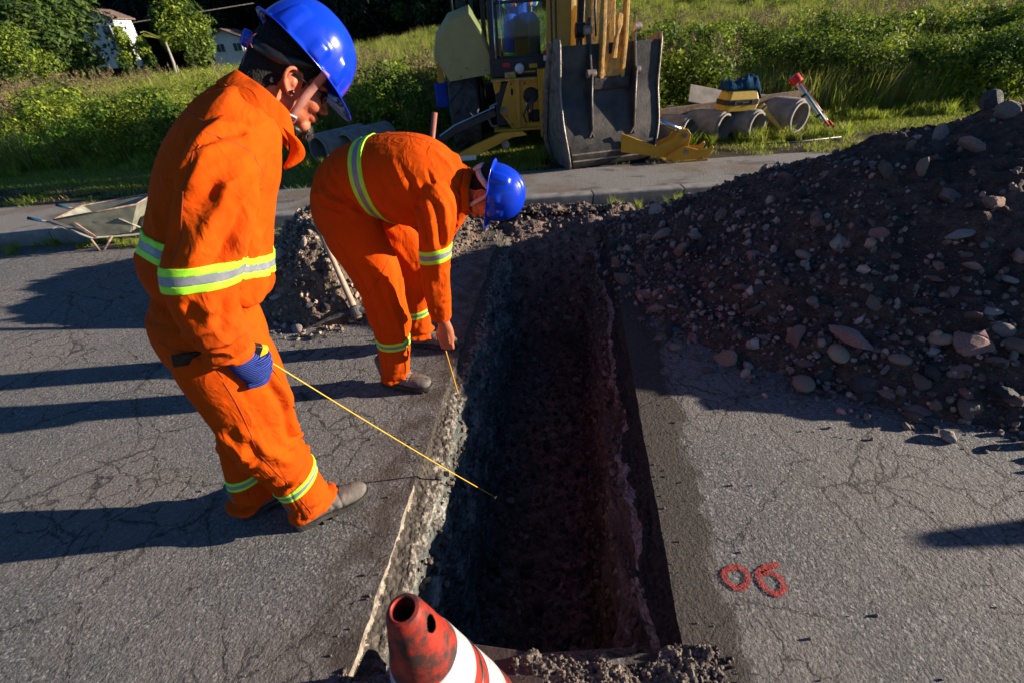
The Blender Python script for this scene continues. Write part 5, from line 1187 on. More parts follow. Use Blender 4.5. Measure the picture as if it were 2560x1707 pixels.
# left stabiliser leg: box arm with a shadowed channel, cylinder, sticker
MB().prism([(.42, .42), (.20, .40), (-.30, .20), (-.95, -.02), (-.98, .06), (-.32, .34), (.06, .47), (.36, .47)], 7.05, 7.15).build('stabiliser_arm', M['amber'], BH, bevel=.006)
MB().prism([(.0, .66), (-.60, .46), (-.95, .28), (-.98, .36), (-.62, .55), (-.03, .74)], 7.30, 7.42).build('stabiliser_cylinder', M['machine_black'], BH, bevel=.01)
MB().tube([(-.02, 7.35, .77), (-.62, 7.32, .57), (-.86, 7.30, .44)], .014, 8).build('hose', M['chrome'], BH)
MB().box(-.58, -.34, 7.043, 7.047, .135, .20, Matrix.Rotation(0, 4, 'Y')).build('stabiliser_label', M['white'], BH)
MB().box(-.70, -.59, 7.040, 7.046, .10, .16).build('stabiliser_label', M['red'], BH)
MB().cyl((.10, 7.06, .32), (.10, 7.00, .32), .055, 20).build('pivot_pin', M['steel_edge'], BH)
MB().prism([(-1.15, 0), (-.75, 0), (-.85, .09), (-1.05, .09)], 6.9, 7.2).build('stabiliser_pad', M['amber_worn'], BH, bevel=.01)
# right stabiliser: rod, leg, foot
MB().cyl((2.1, 7.1, .56), (2.56, 6.88, .385), .035, 16).build('stabiliser_rod', M['chrome'], BH, smooth=True)
zr = .135
for y_ in (6.70, 6.90): MB().prism([(1.7, .42), (2.20, .22), (2.42, .30), (2.50, .42), (2.60, .42), (2.66, .35), (2.64, .12), (2.35, .06), (1.7, .18)], y_, y_+.03).build('stabiliser_arm', M['amber'], BH, bevel=.004)
MB().cyl((2.57, 6.68, .34), (2.57, 6.96, .34), .035, 18).build('pivot_pin', M['steel_edge'], BH)
MB().cyl((2.60, 6.62, .135), (2.60, 6.96, .135), .035, 18).build('pivot_pin', M['steel_edge'], BH)
for y_ in (6.645, 6.955): MB().prism([(2.33, -.0), (2.34, .10), (2.52, .21), (2.62, .20), (2.76, .155), (2.90, .15), (2.96, .20), (2.985, .16), (2.92, .05), (2.90, 0)], y_-.012, y_+.012).build('stabiliser_foot', M['amber'], BH, bevel=.003)
MB().prism([(2.33, .0), (2.33, .03), (2.92, .03), (2.92, .0)], 6.62, 6.99).build('stabiliser_foot', M['amber_worn'], BH, bevel=.003)
for x_ in (2.40, 2.84): MB().cyl((x_, 6.635, .035), (x_, 6.622, .035), .014, 10).build('bolt', M['steel_edge'], BH)
# kingpost, boom
MB().box(.70, 1.2, 7.45, 7.75, .25, 1.2).build('kingpost', M['amber'], BH, bevel=.02)
def beam(name, p0, p1, w, d0, d1, mt, yaw=0):
    a, b = Vector(p0), Vector(p1); t_ = (b-a); L_ = t_.length; Mx = orient(a, t_, (math.cos(yaw), math.sin(yaw), 0)); m = MB()
    m.add([(-w/2, -d0/2, 0), (w/2, -d0/2, 0), (w/2, d0/2, 0), (-w/2, d0/2, 0), (-w/2, -d1/2, L_), (w/2, -d1/2, L_), (w/2, d1/2, L_), (-w/2, d1/2, L_)], [(3, 2, 1, 0), (4, 5, 6, 7), (0, 1, 5, 4), (1, 2, 6, 5), (2, 3, 7, 6), (3, 0, 4, 7)], Mx)
    return m.build(name, mt, BH, bevel=.008)
beam('boom', (.93, 7.68, 1.0), (1.0, 7.95, 3.4), .34, .42, .34, M['amber'], R(-6))
beam('boom_cylinder', (1.20, 7.5, 1.2), (1.27, 7.65, 3.2), .10, .10, .10, M['machine_black'])
beam('stick', (1.45, 7.25, 1.40), (1.40, 7.50, 3.5), .32, .30, .36, M['amber_worn'], R(4))
MB().cyl((1.12, 7.28, 1.62), (1.24, 7.28, 1.62), .09, 18).build('pin_boss', M['machine_black'], BH)
BY = R(12); cb_, sb_ = math.cos(BY), math.sin(BY)
MBK = Matrix.Translation((1.53, 6.95, 0)) @ Matrix.Rotation(BY, 4, 'Z')     # bucket frame: x across, -y towards the camera
def bk(m, name, mt, par=BH, **k): m.v = [tuple(MBK @ Vector((a[0]*(1-.15*max(0, min(1, (.62-a[2])/.62))**1.5), a[1], a[2]))) for a in m.v]; return m.build(name, mt, par, **k)
# H-link from the stick to the bucket, with worn hollow centre
pl = MB()
for x_ in (-.17, .13):
    pl.prism([(-.10, 2.05), (-.02, 2.05), (.02, 1.5), (.0, 1.10), (-.10, 1.08), (-.13, 1.5)], x_, x_+.045, ax='x')
bk(pl, 'bucket_link', M['amber_worn'], bevel=.006)
bk(MB().prism([(-.13, 1.07), (.13, 1.07), (.13, 1.55), (.06, 1.68), (.05, 1.35), (-.05, 1.35), (-.06, 1.68), (-.13, 1.55)], -.065, -.035), 'link_plate', M['amber_worn'], bevel=.006)
bk(MB().prism([(-.02, 1.30), (.035, 1.30), (.05, 1.55), (.09, 1.66), (.085, 1.76), (.03, 1.78), (.01, 1.68), (.03, 1.60), (.0, 1.50)], -.13, -.066), 'link_hook', M['amber_worn'], bevel=.008)
bk(MB().cyl((-.24, -.02, 2.02), (.26, -.02, 2.02), .075, 22), 'link_pin', M['machine_black'], smooth=False, bevel=.004)
bk(MB().cyl((-.34, -.03, 2.04), (-.24, -.03, 2.04), .10, 22), 'pin_boss', M['steel_edge'], bevel=.004)
# bucket: curved shell (outside faces the camera), bend, wear plate, side plates with rims, ribs, pins
def bprof(k=0):   # (y, z) outer back profile, top to bottom then forward
    P = [(-.02-.0, 1.47), (-.03, 1.20), (-.04, .97), (-.09, .80), (-.15, .62), (-.205, .45), (-.235, .30), (-.235, .16), (-.205, .05), (-.13, -.01), (.10, -.02), (.40, .0)]
    return P
pr = catmull([(a, b, 0) for a, b in bprof()], 5)[:, :2]; HW = .70; sh = MB(); n = len(pr)
vv = []; 
for t_ in (0, .018):
    for x_ in (-HW, HW):
        for a, b in pr: vv.append((x_, a+t_, b))
ff = []
for i in range(n-1): ff += [(i, i+1, n+i+1, n+i), (2*n+i, 3*n+i, 3*n+i+1, 2*n+i+1)]
ff += [(0, n, 3*n, 2*n), (n-1, 3*n-1, 4*n-1, 2*n-1)]
sh.add(vv, ff); shell = bk(sh, 'bucket_shell', M['steel'], smooth=False); shell.modifiers.new('e', 'EDGE_SPLIT').split_angle = R(30); shell.data.polygons.foreach_set('use_smooth', np.full(len(shell.data.polygons), True))
for sg in (-1, 1):
    poly = [(a-.012, b) for a, b in pr]+[(.62, .05), (.66, .30), (.50, .95), (.30, 1.50), (.05, 1.56)]
    bk(MB().prism(poly, sg*HW-.011, sg*HW+.011, ax='x'), 'side_plate', M['steel_edge' if sg < 0 else 'steel'], bevel=.003)
    rim_ = [(sg*(HW), a-.016, b) for a, b in pr[::3]]
    bk(MB().tube([(sg*HW, .0, 1.55)]+rim_, .013, 8), 'edge_rim', M['steel_edge'], smooth=True)
bk(MB().prism([(.58, .04), (.70, .05), (.72, .32), (.52, 1.0), (.30, 1.52), (.22, 1.5), (.42, .98), (.62, .32)], -HW-.055, -HW-.012, ax='x'), 'side_cutter', M['steel_edge'], bevel=.004)
wp = catmull([(a, b, 0) for a, b in [(-.248, .315), (-.257, .25), (-.257, .15), (-.225, .035), (-.14, -.028)]], 5)[:, :2]; m = MB(); vv = []
for t_ in (0, .02):
    for x_ in (-HW+.04, HW-.04):
        for a, b in wp: vv.append((x_, a+t_, b))
n2_ = len(wp); ff = []
for i in range(n2_-1): ff += [(i, i+1, n2_+i+1, n2_+i), (2*n2_+i, 3*n2_+i, 3*n2_+i+1, 2*n2_+i+1)]
ff += [(0, n2_, 3*n2_, 2*n2_), (n2_-1, 3*n2_-1, 4*n2_-1, 2*n2_-1)]+[(i, 2*n2_+i, 2*n2_+i+1, i+1) for i in range(n2_-1)]+[(n2_+i, n2_+i+1, 3*n2_+i+1, 3*n2_+i) for i in range(n2_-1)]
bk(m.add(vv, ff), 'wear_plate', M['steel_dark'])
for i_, (z0, yy) in enumerate(((.20, -.262), (.11, -.256))): bk(MB().box(-HW+.05, HW-.05, yy, yy+.02, z0, z0+.018), 'weld_bead', M['steel_edge'])
for x_ in (-.31, .31):
    bk(MB().prism([(-.02, 1.75), (.02, 1.75), (.02, 1.2), (.0, .6), (-.19, .46), (-.24, .47), (-.18, .9), (-.17, 1.12), (-.12, 1.25), (-.05, 1.55)], x_-.012, x_+.012, ax='x'), 'bucket_ear', M['steel'], bevel=.003)
    bk(MB().tube([(x_, -.172, 1.15), (x_, -.188, .9), (x_, -.246, .49)], .011, 8), 'ear_edge', M['steel_edge'], smooth=True)
    bk(MB().prism([(x_-.045, .40), (x_-.02, .44), (x_, .50), (x_+.02, .44), (x_+.045, .40), (x_+.02, .41), (x_, .45), (x_-.02, .41)], -.235, -.205), 'ear_foot', M['steel_edge'])
    s0 = 1 if x_ > 0 else -1
    bk(MB().cyl((x_-.06*(s0 < 0), -.13, 1.15), (x_+.06+.0*(s0 < 0), -.13, 1.15), .048, 20), 'bucket_pin', M['steel_edge'], bevel=.004)
    bk(MB().cyl((x_-s0*.02, -.03, 1.62), (x_+s0*.07, -.03, 1.62), .05, 18), 'bucket_pin', M['steel_edge'], bevel=.004)
bk(MB().box(-.26, .26, -.10, .05, .95, 1.10), 'ear_crossbar', M['steel_dark'], bevel=.02)
# hydraulic lines, decals and grease points that break up the plates
for k, (x_, y_) in enumerate(((.80, 7.43), (.86, 7.42), (1.17, 7.46))): MB().tube([(x_, y_, 1.05), (x_+.02, y_-.03, 1.5), (x_+.01, y_+.02, 2.1), (x_+.05, y_+.12, 3.0)], .013, 8).build('hose', M['machine_black'], BH, smooth=True)
for k in range(3): MB().tube([(.45+.05*k, 7.62, .50), (.40+.07*k, 7.52, .62+.05*k), (.55, 7.55, .86), (.66, 7.60, .95)], .012, 8).build('hose', M['machine_black'], BH, smooth=True)
MB().tube([(1.36, 7.18, 2.2), (1.33, 7.06, 1.85), (1.36, 7.08, 1.55)], .014, 8).build('hose', M['machine_black'], BH, smooth=True)
MB().box(.70, .74, 7.40, 7.405, 1.30, 1.42).build('sticker', M['white'], BH); MB().box(.70, .74, 7.398, 7.403, 1.36, 1.42).build('sticker', M['red'], BH)
for x_, z_ in ((.24, 1.02), (.44, 1.02), (.24, .48), (.44, .46), (.16, .60), (.42, .88)): MB().cyl((x_, 7.66, z_), (x_, 7.645, z_), .014, 8).build('bolt', M['steel_edge'], BH)
for z_ in (.25, .60, .95, 1.30): bk(MB().cyl((-HW-.07, .60-.25*(z_ > .9)-.1*(z_ > 1.2), z_), (-HW-.05, .60-.25*(z_ > .9)-.1*(z_ > 1.2), z_), .022, 10), 'bolt', M['steel_edge'])
# operator in the cab
op = thing('person', 'backhoe operator in blue work clothes with lime bands, sitting behind the cab glass', 'person', (.45, 8.6, 1.2))
def wm(parts, vx, mt, name, par):
    me_ = fuse(parts, vx, 5); me_.materials.append(mt); return link(name, me_, par)
cl = [caps([(.34, 8.95, 1.78), (.30, 8.55, 1.80), (.28, 8.30, 1.76)], [.12, .10, .085]), caps([(.28, 8.30, 1.76), (.26, 8.22, 1.50), (.27, 8.20, 1.22)], [.088, .08, .078]),
      caps([(.56, 8.95, 1.78), (.62, 8.55, 1.80), (.64, 8.30, 1.76)], [.12, .10, .085]), caps([(.64, 8.30, 1.76), (.66, 8.22, 1.50), (.66, 8.20, 1.22)], [.085, .078, .075]),
      caps([(.45, 9.0, 1.75), (.45, 9.0, 2.0), (.45, 9.0, 2.25)], [.18, .17, .19]), caps([(.24, 8.98, 2.28), (.20, 8.75, 2.05), (.34, 8.45, 2.0)], [.075, .06, .05]), caps([(.66, 8.98, 2.28), (.72, 8.75, 2.05), (.62, 8.45, 2.0)], [.075, .06, .05])]
oc = wm(cl, .012, M['blue_cloth'], 'overalls', op)
wm([ell((.45, 8.97, 2.58), (.08, .10, .12)), caps([(.45, 9.0, 2.3), (.45, 8.99, 2.5)], [.06, .055]), ell((.45, 8.87, 2.56), (.014, .02, .025)), ell((.37, 8.98, 2.57), (.012, .02, .03)), ell((.53, 8.98, 2.57), (.012, .02, .03)), caps([(.34, 8.45, 2.0), (.38, 8.38, 1.98)], [.04, .03]), caps([(.62, 8.45, 2.0), (.60, 8.37, 1.98)], [.04, .03]), caps([(.45, 9.0, 1.8), (.45, 9.0, 2.3)], [.1, .1])], .008, M['skin'], 'body', op)
hv, hf_ = ell((.45, 8.98, 2.64), (.125, .15, .11)); link('helmet_shell', mesh('helmet_shell', [(a, b, max(c, 2.63)) for a, b, c in hv], hf_, M['helmet'], True), op)
for c_, n_, w_, r_ in (((.27, 8.20, 1.36), (0, .05, 1), .07, .16), ((.66, 8.20, 1.36), (0, .05, 1), .07, .16), ((.26, 8.62, 2.02), (.8, -1, 0), .05, .10), ((.68, 8.62, 2.02), (-.8, -1, 0), .05, .10)):
    l_ = Vector(op.location); m_ = slab(oc.data, [(Vector(c_)-l_-Vector(n_).normalized()*w_/2, n_), (Vector(c_)-l_+Vector(n_).normalized()*w_/2, -Vector(n_))], Vector(c_)-l_, r_, .004); m_.materials.append(M['band']); link('fluorescent_strip', m_, op, world=False)
for x_ in (.27, .66): link('boot', mesh('boot', *ell((x_, 8.12, 1.20), (.055, .13, .05)), M['machine_black'], True), op)
scale_about_cam(BH); scale_about_cam(op)
# ------------------------------------------------------------------ concrete pipes, plank, case and things on them
def pipe(x, y, z, r, L_, az, el, label, group):
    t_ = thing('concrete_pipe', label, 'concrete pipe', (x, y, z-r), 0, group)
    d = Vector((math.sin(az)*math.cos(el), math.cos(az)*math.cos(el), math.sin(el))); Mx = orient(Vector((x, y, z)), d, (0, 0, 1)); k = r
    p_ = [(k*.80, 0), (k*.97, 0), (k, .012), (k, L_), (k*.80, L_)]
    p_ = [(k*.76, 0), (k*.885, 0), (k*.895, .035), (k*.975, .037), (k, .05), (k, L_), (k*.78, L_), (k*.76, L_*.5)]
    MB().lathe(p_, 40, Mx, closed=True).build('pipe_wall', M['concrete'], t_, smooth=False).modifiers.new('e', 'EDGE_SPLIT').split_angle = R(35)
    scale_about_cam(t_)
    for p in t_.children: p.data.polygons.foreach_set('use_smooth', np.full(len(p.data.polygons), True))
GP = 'concrete pipes laid side by side on the grass'
pipe(4.87, 7.9, .265, .265, 1.05, R(-28), R(1), 'rightmost concrete pipe of the row on the verge, the widest opening', GP)
pipe(4.08, 7.66, .225, .225, 1.1, R(-30), R(1), 'concrete pipe under the right half of the yellow case, second from the right', GP)
pipe(3.58, 7.70, .225, .225, 1.1, R(-34), R(1), 'concrete pipe under the left half of the yellow case, third from the right', GP)
pipe(3.03, 7.72, .21, .21, 1.1, R(-38), R(0), 'concrete pipe right beside the stabiliser foot of the backhoe', GP)
pipe(2.56, 7.8, .20, .20, 1.1, R(-38), R(0), 'concrete pipe mostly hidden behind the backhoe bucket', GP)
GP2 = 'concrete pipes lying behind the bending worker'
pipe(-2.95, 8.03, .24, .24, 1.0, R(32), 0, 'left concrete pipe of the pair behind the workers, grass growing at its mouth', GP2)
pipe(-2.52, 8.12, .24, .24, 1.0, R(32), 0, 'right concrete pipe of the pair behind the bending worker', GP2)
pk = thing('plank', 'long grey wooden plank resting along the concrete pipes', 'plank', (4, 8.5, .4)); 
a, b = Vector((2.75, 8.1, .42)), Vector((5.05, 8.35, .52))
Mp = orient(a, (b-a), (0, 0, 1)); MB().box(-.075, .075, -.02, .02, -.3, (b-a).length, Mp).build('board', M['wood'], pk, bevel=.004)
cs = thing('instrument_case', 'yellow hard case with black middle band and handle standing on the concrete pipes', 'case', (3.9, 8.12, .56))
Mc = Matrix.Translation((3.80, 7.92, .425)) @ Matrix.Rotation(R(1.5), 4, 'Y') @ Matrix.Rotation(R(6), 4, 'Z')
def oct_(w, d, c, z0, z1, w2=None, d2=None):
    m = MB(); w2 = w2 or w; d2 = d2 or d
    def rg(w, d, z): return [(-w+c, -d, z), (w-c, -d, z), (w, -d+c, z), (w, d-c, z), (w-c, d, z), (-w+c, d, z), (-w, d-c, z), (-w, -d+c, z)]
    v_ = rg(w, d, z0)+rg(w2, d2, z1); return m.add(v_, [tuple(range(7, -1, -1)), tuple(range(8, 16))]+[(k, (k+1) % 8, 8+(k+1) % 8, 8+k) for k in range(8)], Mc)
oct_(.272, .17, .05, .005, .095, .282, .178).build('case_base', M['case'], cs, bevel=.006)
oct_(.286, .182, .05, .0952, .165).build('case_band', M['machine_black'], cs, bevel=.004)
oct_(.278, .175, .05, .1652, .29, .245, .145).build('case_lid', M['case'], cs, bevel=.006)
MB().tube([Mc @ Vector(p) for p in ((-.055, -.185, .135), (-.055, -.215, .13), (.055, -.215, .13), (.055, -.185, .135))], .011, 8).build('handle', M['machine_black'], cs)
for x_ in (-.14, .14): MB().box(x_-.014, x_+.014, -.192, -.183, .10, .165, Mc).build('latch', M['chrome'], cs, bevel=.002)
# crumpled blue jacket on the case
v_, f_ = grid(-.30, .30, -.17, .17, 60, 40, lambda x, y: np.clip(.10+.035*x/.3*-1+.13*fbm(np.stack([x, y, 0*x], 1), 6, 3, 81)+.05*np.abs(fbm(np.stack([x*1.5, y*3, 0*x], 1), 8, 2, 82)), .008, .3)*np.clip((1-np.abs(x/.3)**4)*(1-np.abs(y/.17)**4)*2.5, .0, 1)-np.clip((x-.2)*1.2, 0, .12)*(y < .05))
rgd = [tuple(Mc @ (Vector((a, b*.9, c+.293)))) for a, b, c in v_]
jk = tag(link('jacket', mesh('jacket', rgd, f_, M['denim'], True)), 'crumpled dark blue cloth lying on top of the yellow case', 'cloth'); so = jk.modifiers.new('t', 'SOLIDIFY'); so.thickness = .006
# tripod leaning on the last pipe, yellow level tripod, black pole, board behind
tr = thing('survey_tripod', 'red and white folded survey tripod leaning on the rightmost concrete pipe', 'tripod', (5.1, 7.6, .1))
a, b = Vector((4.66, 7.95, .80)), Vector((5.17, 7.55, .14)); dv = (b-a)
for k, (ox, cc) in enumerate(((-.035, 'white'), (.0, 'green_paint'), (.035, 'white'))):
    MB().tube([a+Vector((ox, -.02*(k == 1), 0))+dv*.10, a+Vector((ox*1.1, -.02*(k == 1), 0))+dv*.85], .018, 8).build('leg', M[cc], tr, smooth=True)
MB().tube([a+Vector((.055, -.01, .0))+dv*.03, a+Vector((.05, -.01, 0))+dv*.8], .010, 8).build('leg', M['red'], tr, smooth=True)
m = MB().lathe([(0, -.07), (.075, -.07), (.08, -.03), (.08, .05), (.06, .06), (0, .06)], 24, orient(a, -dv)); m.build('tripod_head', M['red'], tr, bevel=.004)
MB().lathe([(0, .0601), (.05, .0601), (.05, .066), (0, .066)], 20, orient(a, -dv)).build('head_plate', M['white'], tr)
for t_ in (.3, .72): MB().box(-.06, .065, -.035, .03, -.02, .02, orient(a+dv*t_, dv, (1, 0, 0))).build('clamp', M['machine_black'], tr, bevel=.006)
MB().tube([a+dv*.86, a+dv*.97], .022, 8).build('foot', M['red'], tr); MB().tube([a+dv*.86+Vector((.06, 0, 0)), a+dv*.99+Vector((.07, 0, 0))], .02, 8).build('foot', M['red'], tr)
lv_ = thing('level_tripod', 'yellow tripod leg leaning between the two rightmost concrete pipes', 'tripod', (4.5, 7.7, .1))
a, b = Vector((4.14, 7.82, .49)), Vector((4.50, 7.65, .10)); dv = b-a
MB().box(-.05, .04, -.03, .03, 0, .10, orient(a, dv, (1, 0, 0))).build('tripod_head', M['case'], lv_, bevel=.01)
MB().box(-.022, .022, -.02, .02, .10, dv.length, orient(a, dv, (1, 0, 0))).build('leg', M['case'], lv_, bevel=.004)
MB().box(-.05, .045, -.035, .035, .045, .075, orient(a, dv, (1, 0, 0))).build('clamp', M['machine_black'], lv_, bevel=.004)
tag(MB().tube([(3.8, 7.30, .02), (4.5, 7.28, .025), (5.25, 7.35, .04)], .014, 8).build('pole', M['machine_black'], smooth=True), 'thin black pole lying in the grass in front of the concrete pipes', 'pole')
bd_ = MB().box(-.32, .32, -.012, .012, -.14, .14, Matrix.Translation((3.55, 8.5, .58)) @ Matrix.Rotation(R(12), 4, 'Y') @ Matrix.Rotation(R(-30), 4, 'X')).build('board', M['post'], bevel=.003); tag(bd_, 'pale flat board leaning behind the yellow case', 'board')
for o_ in (pk, cs, tr, lv_, jk, bd_, bpy.data.objects['pole']): scale_about_cam(o_)
# ------------------------------------------------------------------ wheelbarrow
wl = Vector((-4.08, 4.86, .0)); wa = R(8)
wb = thing('wheelbarrow', 'grey metal wheelbarrow with worn tray standing at the kerb behind the standing worker', 'wheelbarrow', wl, wa)
wb.scale = (.72,)*3
# local: x from handles (-) to wheel (+)
m = MB(); T = [(-.52, .33), (.55, .30)]
top = [(-.55, -.33, .52), (.52, -.28, .60), (.52, .28, .60), (-.55, .33, .52)]; bot = [(-.22, -.2, .20), (.20, -.18, .20), (.20, .18, .20), (-.22, .2, .20)]
mm = MB().add(top+bot, [(7, 6, 5, 4), (0, 1, 5, 4), (1, 2, 6, 5), (2, 3, 7, 6), (3, 0, 4, 7)]); o = link('tray', mesh('tray', mm.v, mm.f, M['zinc']), wb, world=False); so = o.modifiers.new('t', 'SOLIDIFY'); so.thickness = .006; bb = o.modifiers.new('b', 'BEVEL'); bb.width = .02; bb.segments = 3
mm = MB().tube(top+[top[0]], .012, 8); link('tray_rim', mesh('tray_rim', mm.v, mm.f, M['rust'], True), wb, world=False)
for sg in (-1, 1):
    mm = MB().tube([(-.84, sg*.30, .56), (-.64, sg*.29, .48), (-.30, sg*.235, .19), (.20, sg*.13, .14), (.52, sg*.05, .17)], .016, 10); link('frame_tube', mesh('frame_tube', mm.v, mm.f, M['post'], True), wb, world=False)
    mm = MB().tube([(-.86, sg*.30, .57), (-.72, sg*.295, .512)], .021, 10); link('grip', mesh('grip', mm.v, mm.f, M['denim'], True), wb, world=False)
    mm = MB().tube([(-.30, sg*.25, .18), (-.27, sg*.26, .0+.17*(sg > 0)), (-.22, sg*.26, .0+.17*(sg > 0)), (-.05, sg*.2, .17)], .013, 8); link('leg', mesh('leg', mm.v, mm.f, M['rust'], True), wb, world=False)
    for xa, xb in ((-.12, .12), (.20, .42)):
        mm = MB().tube([(xb, sg*.12, .16), (xa, sg*.27, .43)], .011, 8); link('brace', mesh('brace', mm.v, mm.f, M['post'], True), wb, world=False)
mm = MB().prism([(-.43, .50), (-.38, .50), (-.18, .21), (-.22, .20)], -.30, -.285); link('side_bar', mesh('side_bar', mm.v, mm.f, M['rust']), wb, world=False)
mm = MB().lathe([(.11, -.035), (.17, -.04), (.19, 0), (.17, .04), (.11, .035)], 28, orient(Vector((.44, 0, .19)), (0, 1, 0)), closed=True); link('wheel', mesh('wheel', mm.v, mm.f, M['tyre'], True), wb, world=False)
mm = MB().lathe([(0, -.03), (.11, -.02), (.11, .02), (0, .03)], 20, orient(Vector((.44, 0, .19)), (0, 1, 0))); link('rim', mesh('rim', mm.v, mm.f, M['rust']), wb, world=False)
# ------------------------------------------------------------------ pickaxe, spade, bottle, traffic cones
px_ = thing('pickaxe', 'pickaxe with a worn wooden handle leaning on the gravel heap behind the workers', 'pickaxe', (-1.28, 2.93, 0))
hd = at(890, 780, 2.84); tpv = at(790, 555, 3.15)
m = MB(); m.tube([hd-(tpv-hd).normalized()*.05, hd+(tpv-hd)*.12, hd+(tpv-hd)*.5, tpv], [.026, .024, .019, .021], 12); m.build('handle', M['handle'], px_, smooth=True)
m = MB(); m.tube([hd+Vector((-.34, -.10, -.05)), hd+Vector((-.17, -.045, -.012)), hd+Vector((-.03, 0, .008)), hd+Vector((.05, .0, .008)), hd+Vector((.20, .05, -.02)), hd+Vector((.34, .09, -.05))], [.006, .016, .026, .026, .016, .007], 6); m.build('pick_head', M['stone_dark'], px_, smooth=False, bevel=.002)
m = MB(); m.lathe([(.024, -.04), (.042, -.03), (.042, .03), (.026, .045)], 14, orient(hd, tpv-hd)); m.build('eye_socket', M['stone_dark'], px_)
sp_ = thing('spade', 'spade stuck upright behind the bending worker, reddish round handle showing over his back', 'spade', (-.62, 3.3, 0))
a = at(1048, 690, 3.25); b = at(1087, 282, 3.30)
MB().tube([a+Vector((0, 0, -.02)), a.lerp(b, .5), b], [.015, .016, .018], 12).build('handle', M['handle_red'], sp_, smooth=True)
m = MB(); m.add([(-.10, 0, .10), (.10, 0, .10), (.10, .004, -.10), (.0, .006, -.18), (-.10, .004, -.10), (0, -.02, .10), (0, -.015, -.1)], [(0, 5, 6, 4), (5, 1, 2, 6), (4, 6, 3), (6, 2, 3)], Matrix.Translation(a+Vector((0, 0, .04)))); o = m.build('blade', M['stone_dark'], sp_); so = o.modifiers.new('t', 'SOLIDIFY'); so.thickness = .003
bt = thing('water_bottle', 'clear crushed water bottle lying on the heap beside the standing worker', 'bottle', (-1.9, 3.3, .1)); bp = march(678, 725, heap_h)
m = MB().lathe([(0, -.10), (.03, -.10), (.033, -.09), (.030, -.03), (.033, .0), (.030, .03), (.033, .05), (.012, .09), (.012, .10), (0, .10)], 16, orient(bp+Vector((0, 0, .03)), (.3, .2, .9))); m.build('bottle_body', M['glass'], bt, smooth=True)
m = MB().lathe([(0, .10), (.014, .10), (.014, .12), (0, .12)], 14, orient(bp+Vector((0, 0, .03)), (.3, .2, .9))); m.build('cap', M['red'], bt)
def cone(loc, tilt, label, yaw=0, hgt=.75):
    t_ = thing('traffic_cone', label, 'traffic cone', loc)
    Mx = Matrix.Translation(loc) @ Matrix.Rotation(yaw, 4, 'Z') @ Matrix.Rotation(tilt, 4, 'Y')
    def rad(z): return .036+(.185-.036)*(1-z/hgt)
    def seg(z0, z1, o=0, n=10): return [(rad(z0+(z1-z0)*i/n)+o, z0+(z1-z0)*i/n) for i in range(n+1)]
    m = MB(); nn = 120; prof = seg(.03, hgt-.14, 0, 20)+seg(hgt-.135, hgt-.012, 0, 40)+[(rad(hgt)-.003, hgt), (rad(hgt)-.010, hgt+.002), (.024, hgt), (.022, hgt-.02), (.026, hgt-.10), (rad(.03)-.008, .03)]
    m.lathe(prof, nn, Mx, closed=True)
    # side slot near the top
    keep = []
    Mi = Mx.inverted()
    for q_ in m.f:
        c = sum((Mi @ Vector(m.v[i]) for i in q_), Vector())/4; an = math.atan2(c.y, c.x)
        rr = math.hypot(c.x, c.y)
        if rr > rad(c.z)-.004 and abs((an-.1)/.36)**2+abs((c.z-(hgt-.055))/.021)**2 < 1: continue
        keep.append(q_)
    m.f = keep; o = m.build('cone_body', M['cone'], t_, smooth=False); o.modifiers.new('e', 'EDGE_SPLIT').split_angle = R(35); o.data.polygons.foreach_set('use_smooth', np.full(len(o.data.polygons), True))
    for z0, z1 in ((hgt-.30, hgt-.185), (hgt-.55, hgt-.39)): MB().lathe(seg(z0, z1, .0022), nn, Mx).build('white_sleeve', M['cone_white'], t_, smooth=True).modifiers.new('t', 'SOLIDIFY').thickness = .002
    MB().lathe([(rad(hgt-.345)+.001, hgt-.348), (rad(hgt-.345)+.0035, hgt-.345), (rad(hgt-.345)+.001, hgt-.342)], nn, Mx).build('seam', M['machine_black'], t_)
    pts = []
    for cx_, cy_, a0 in ((1, 1, 0), (-1, 1, 90), (-1, -1, 180), (1, -1, 270)):
        for k in range(5): aa = R(a0+90*k/4); pts.append((cx_*.17+.05*math.cos(aa), cy_*.17+.05*math.sin(aa)))
    MB().prism(pts, 0, .028, Mx, 'z').build('cone_base', M['cone_base'], t_, bevel=.006)
cone(Vector((-.215, .46, .0)), R(-3.5), 'scuffed orange and white traffic cone standing at the near end of the trench', R(-12), .70)
cone(Vector((4.86, .99, 0)), 0, 'unseen orange and white traffic cone, added right of the painted 06 to cast a shadow on the road', 0)  # stand-in added out of view, only its shadow shows at lower right
# spray-painted 06
def stroke(pts, w, name, par):
    P = catmull([(a, b, .0035) for a, b in pts], 8); v_ = []; 
    for i, p in enumerate(P):
        T = P[min(i+1, len(P)-1)]-P[max(i-1, 0)]; T /= np.linalg.norm(T)+1e-9; nn = np.array([-T[1], T[0], 0]); ww = w*(1+.15*math.sin(i*1.7)+.1*math.sin(i*.6))
        v_ += [p+nn*ww/2, p-nn*ww/2]
    f_ = [(2*i, 2*i+1, 2*i+3, 2*i+2) for i in range(len(P)-1)]
    link(name, mesh(name, v_, f_, M['spray']), par)
mk = thing('painted_number', 'red spray-painted number 06 on the road right of the trench', 'road marking', (.85, .9, 0))
def C4p(x, y): p = gnd(1700+x/3.92, 1200+y/3.92); return (p.x, p.y)
stroke([C4p(*q_) for q_ in ((560, 850), (470, 870), (430, 930), (460, 990), (520, 1040), (590, 1060), (650, 1020), (660, 950), (640, 890), (580, 855), (555, 850))], .020, 'painted_digit', mk)
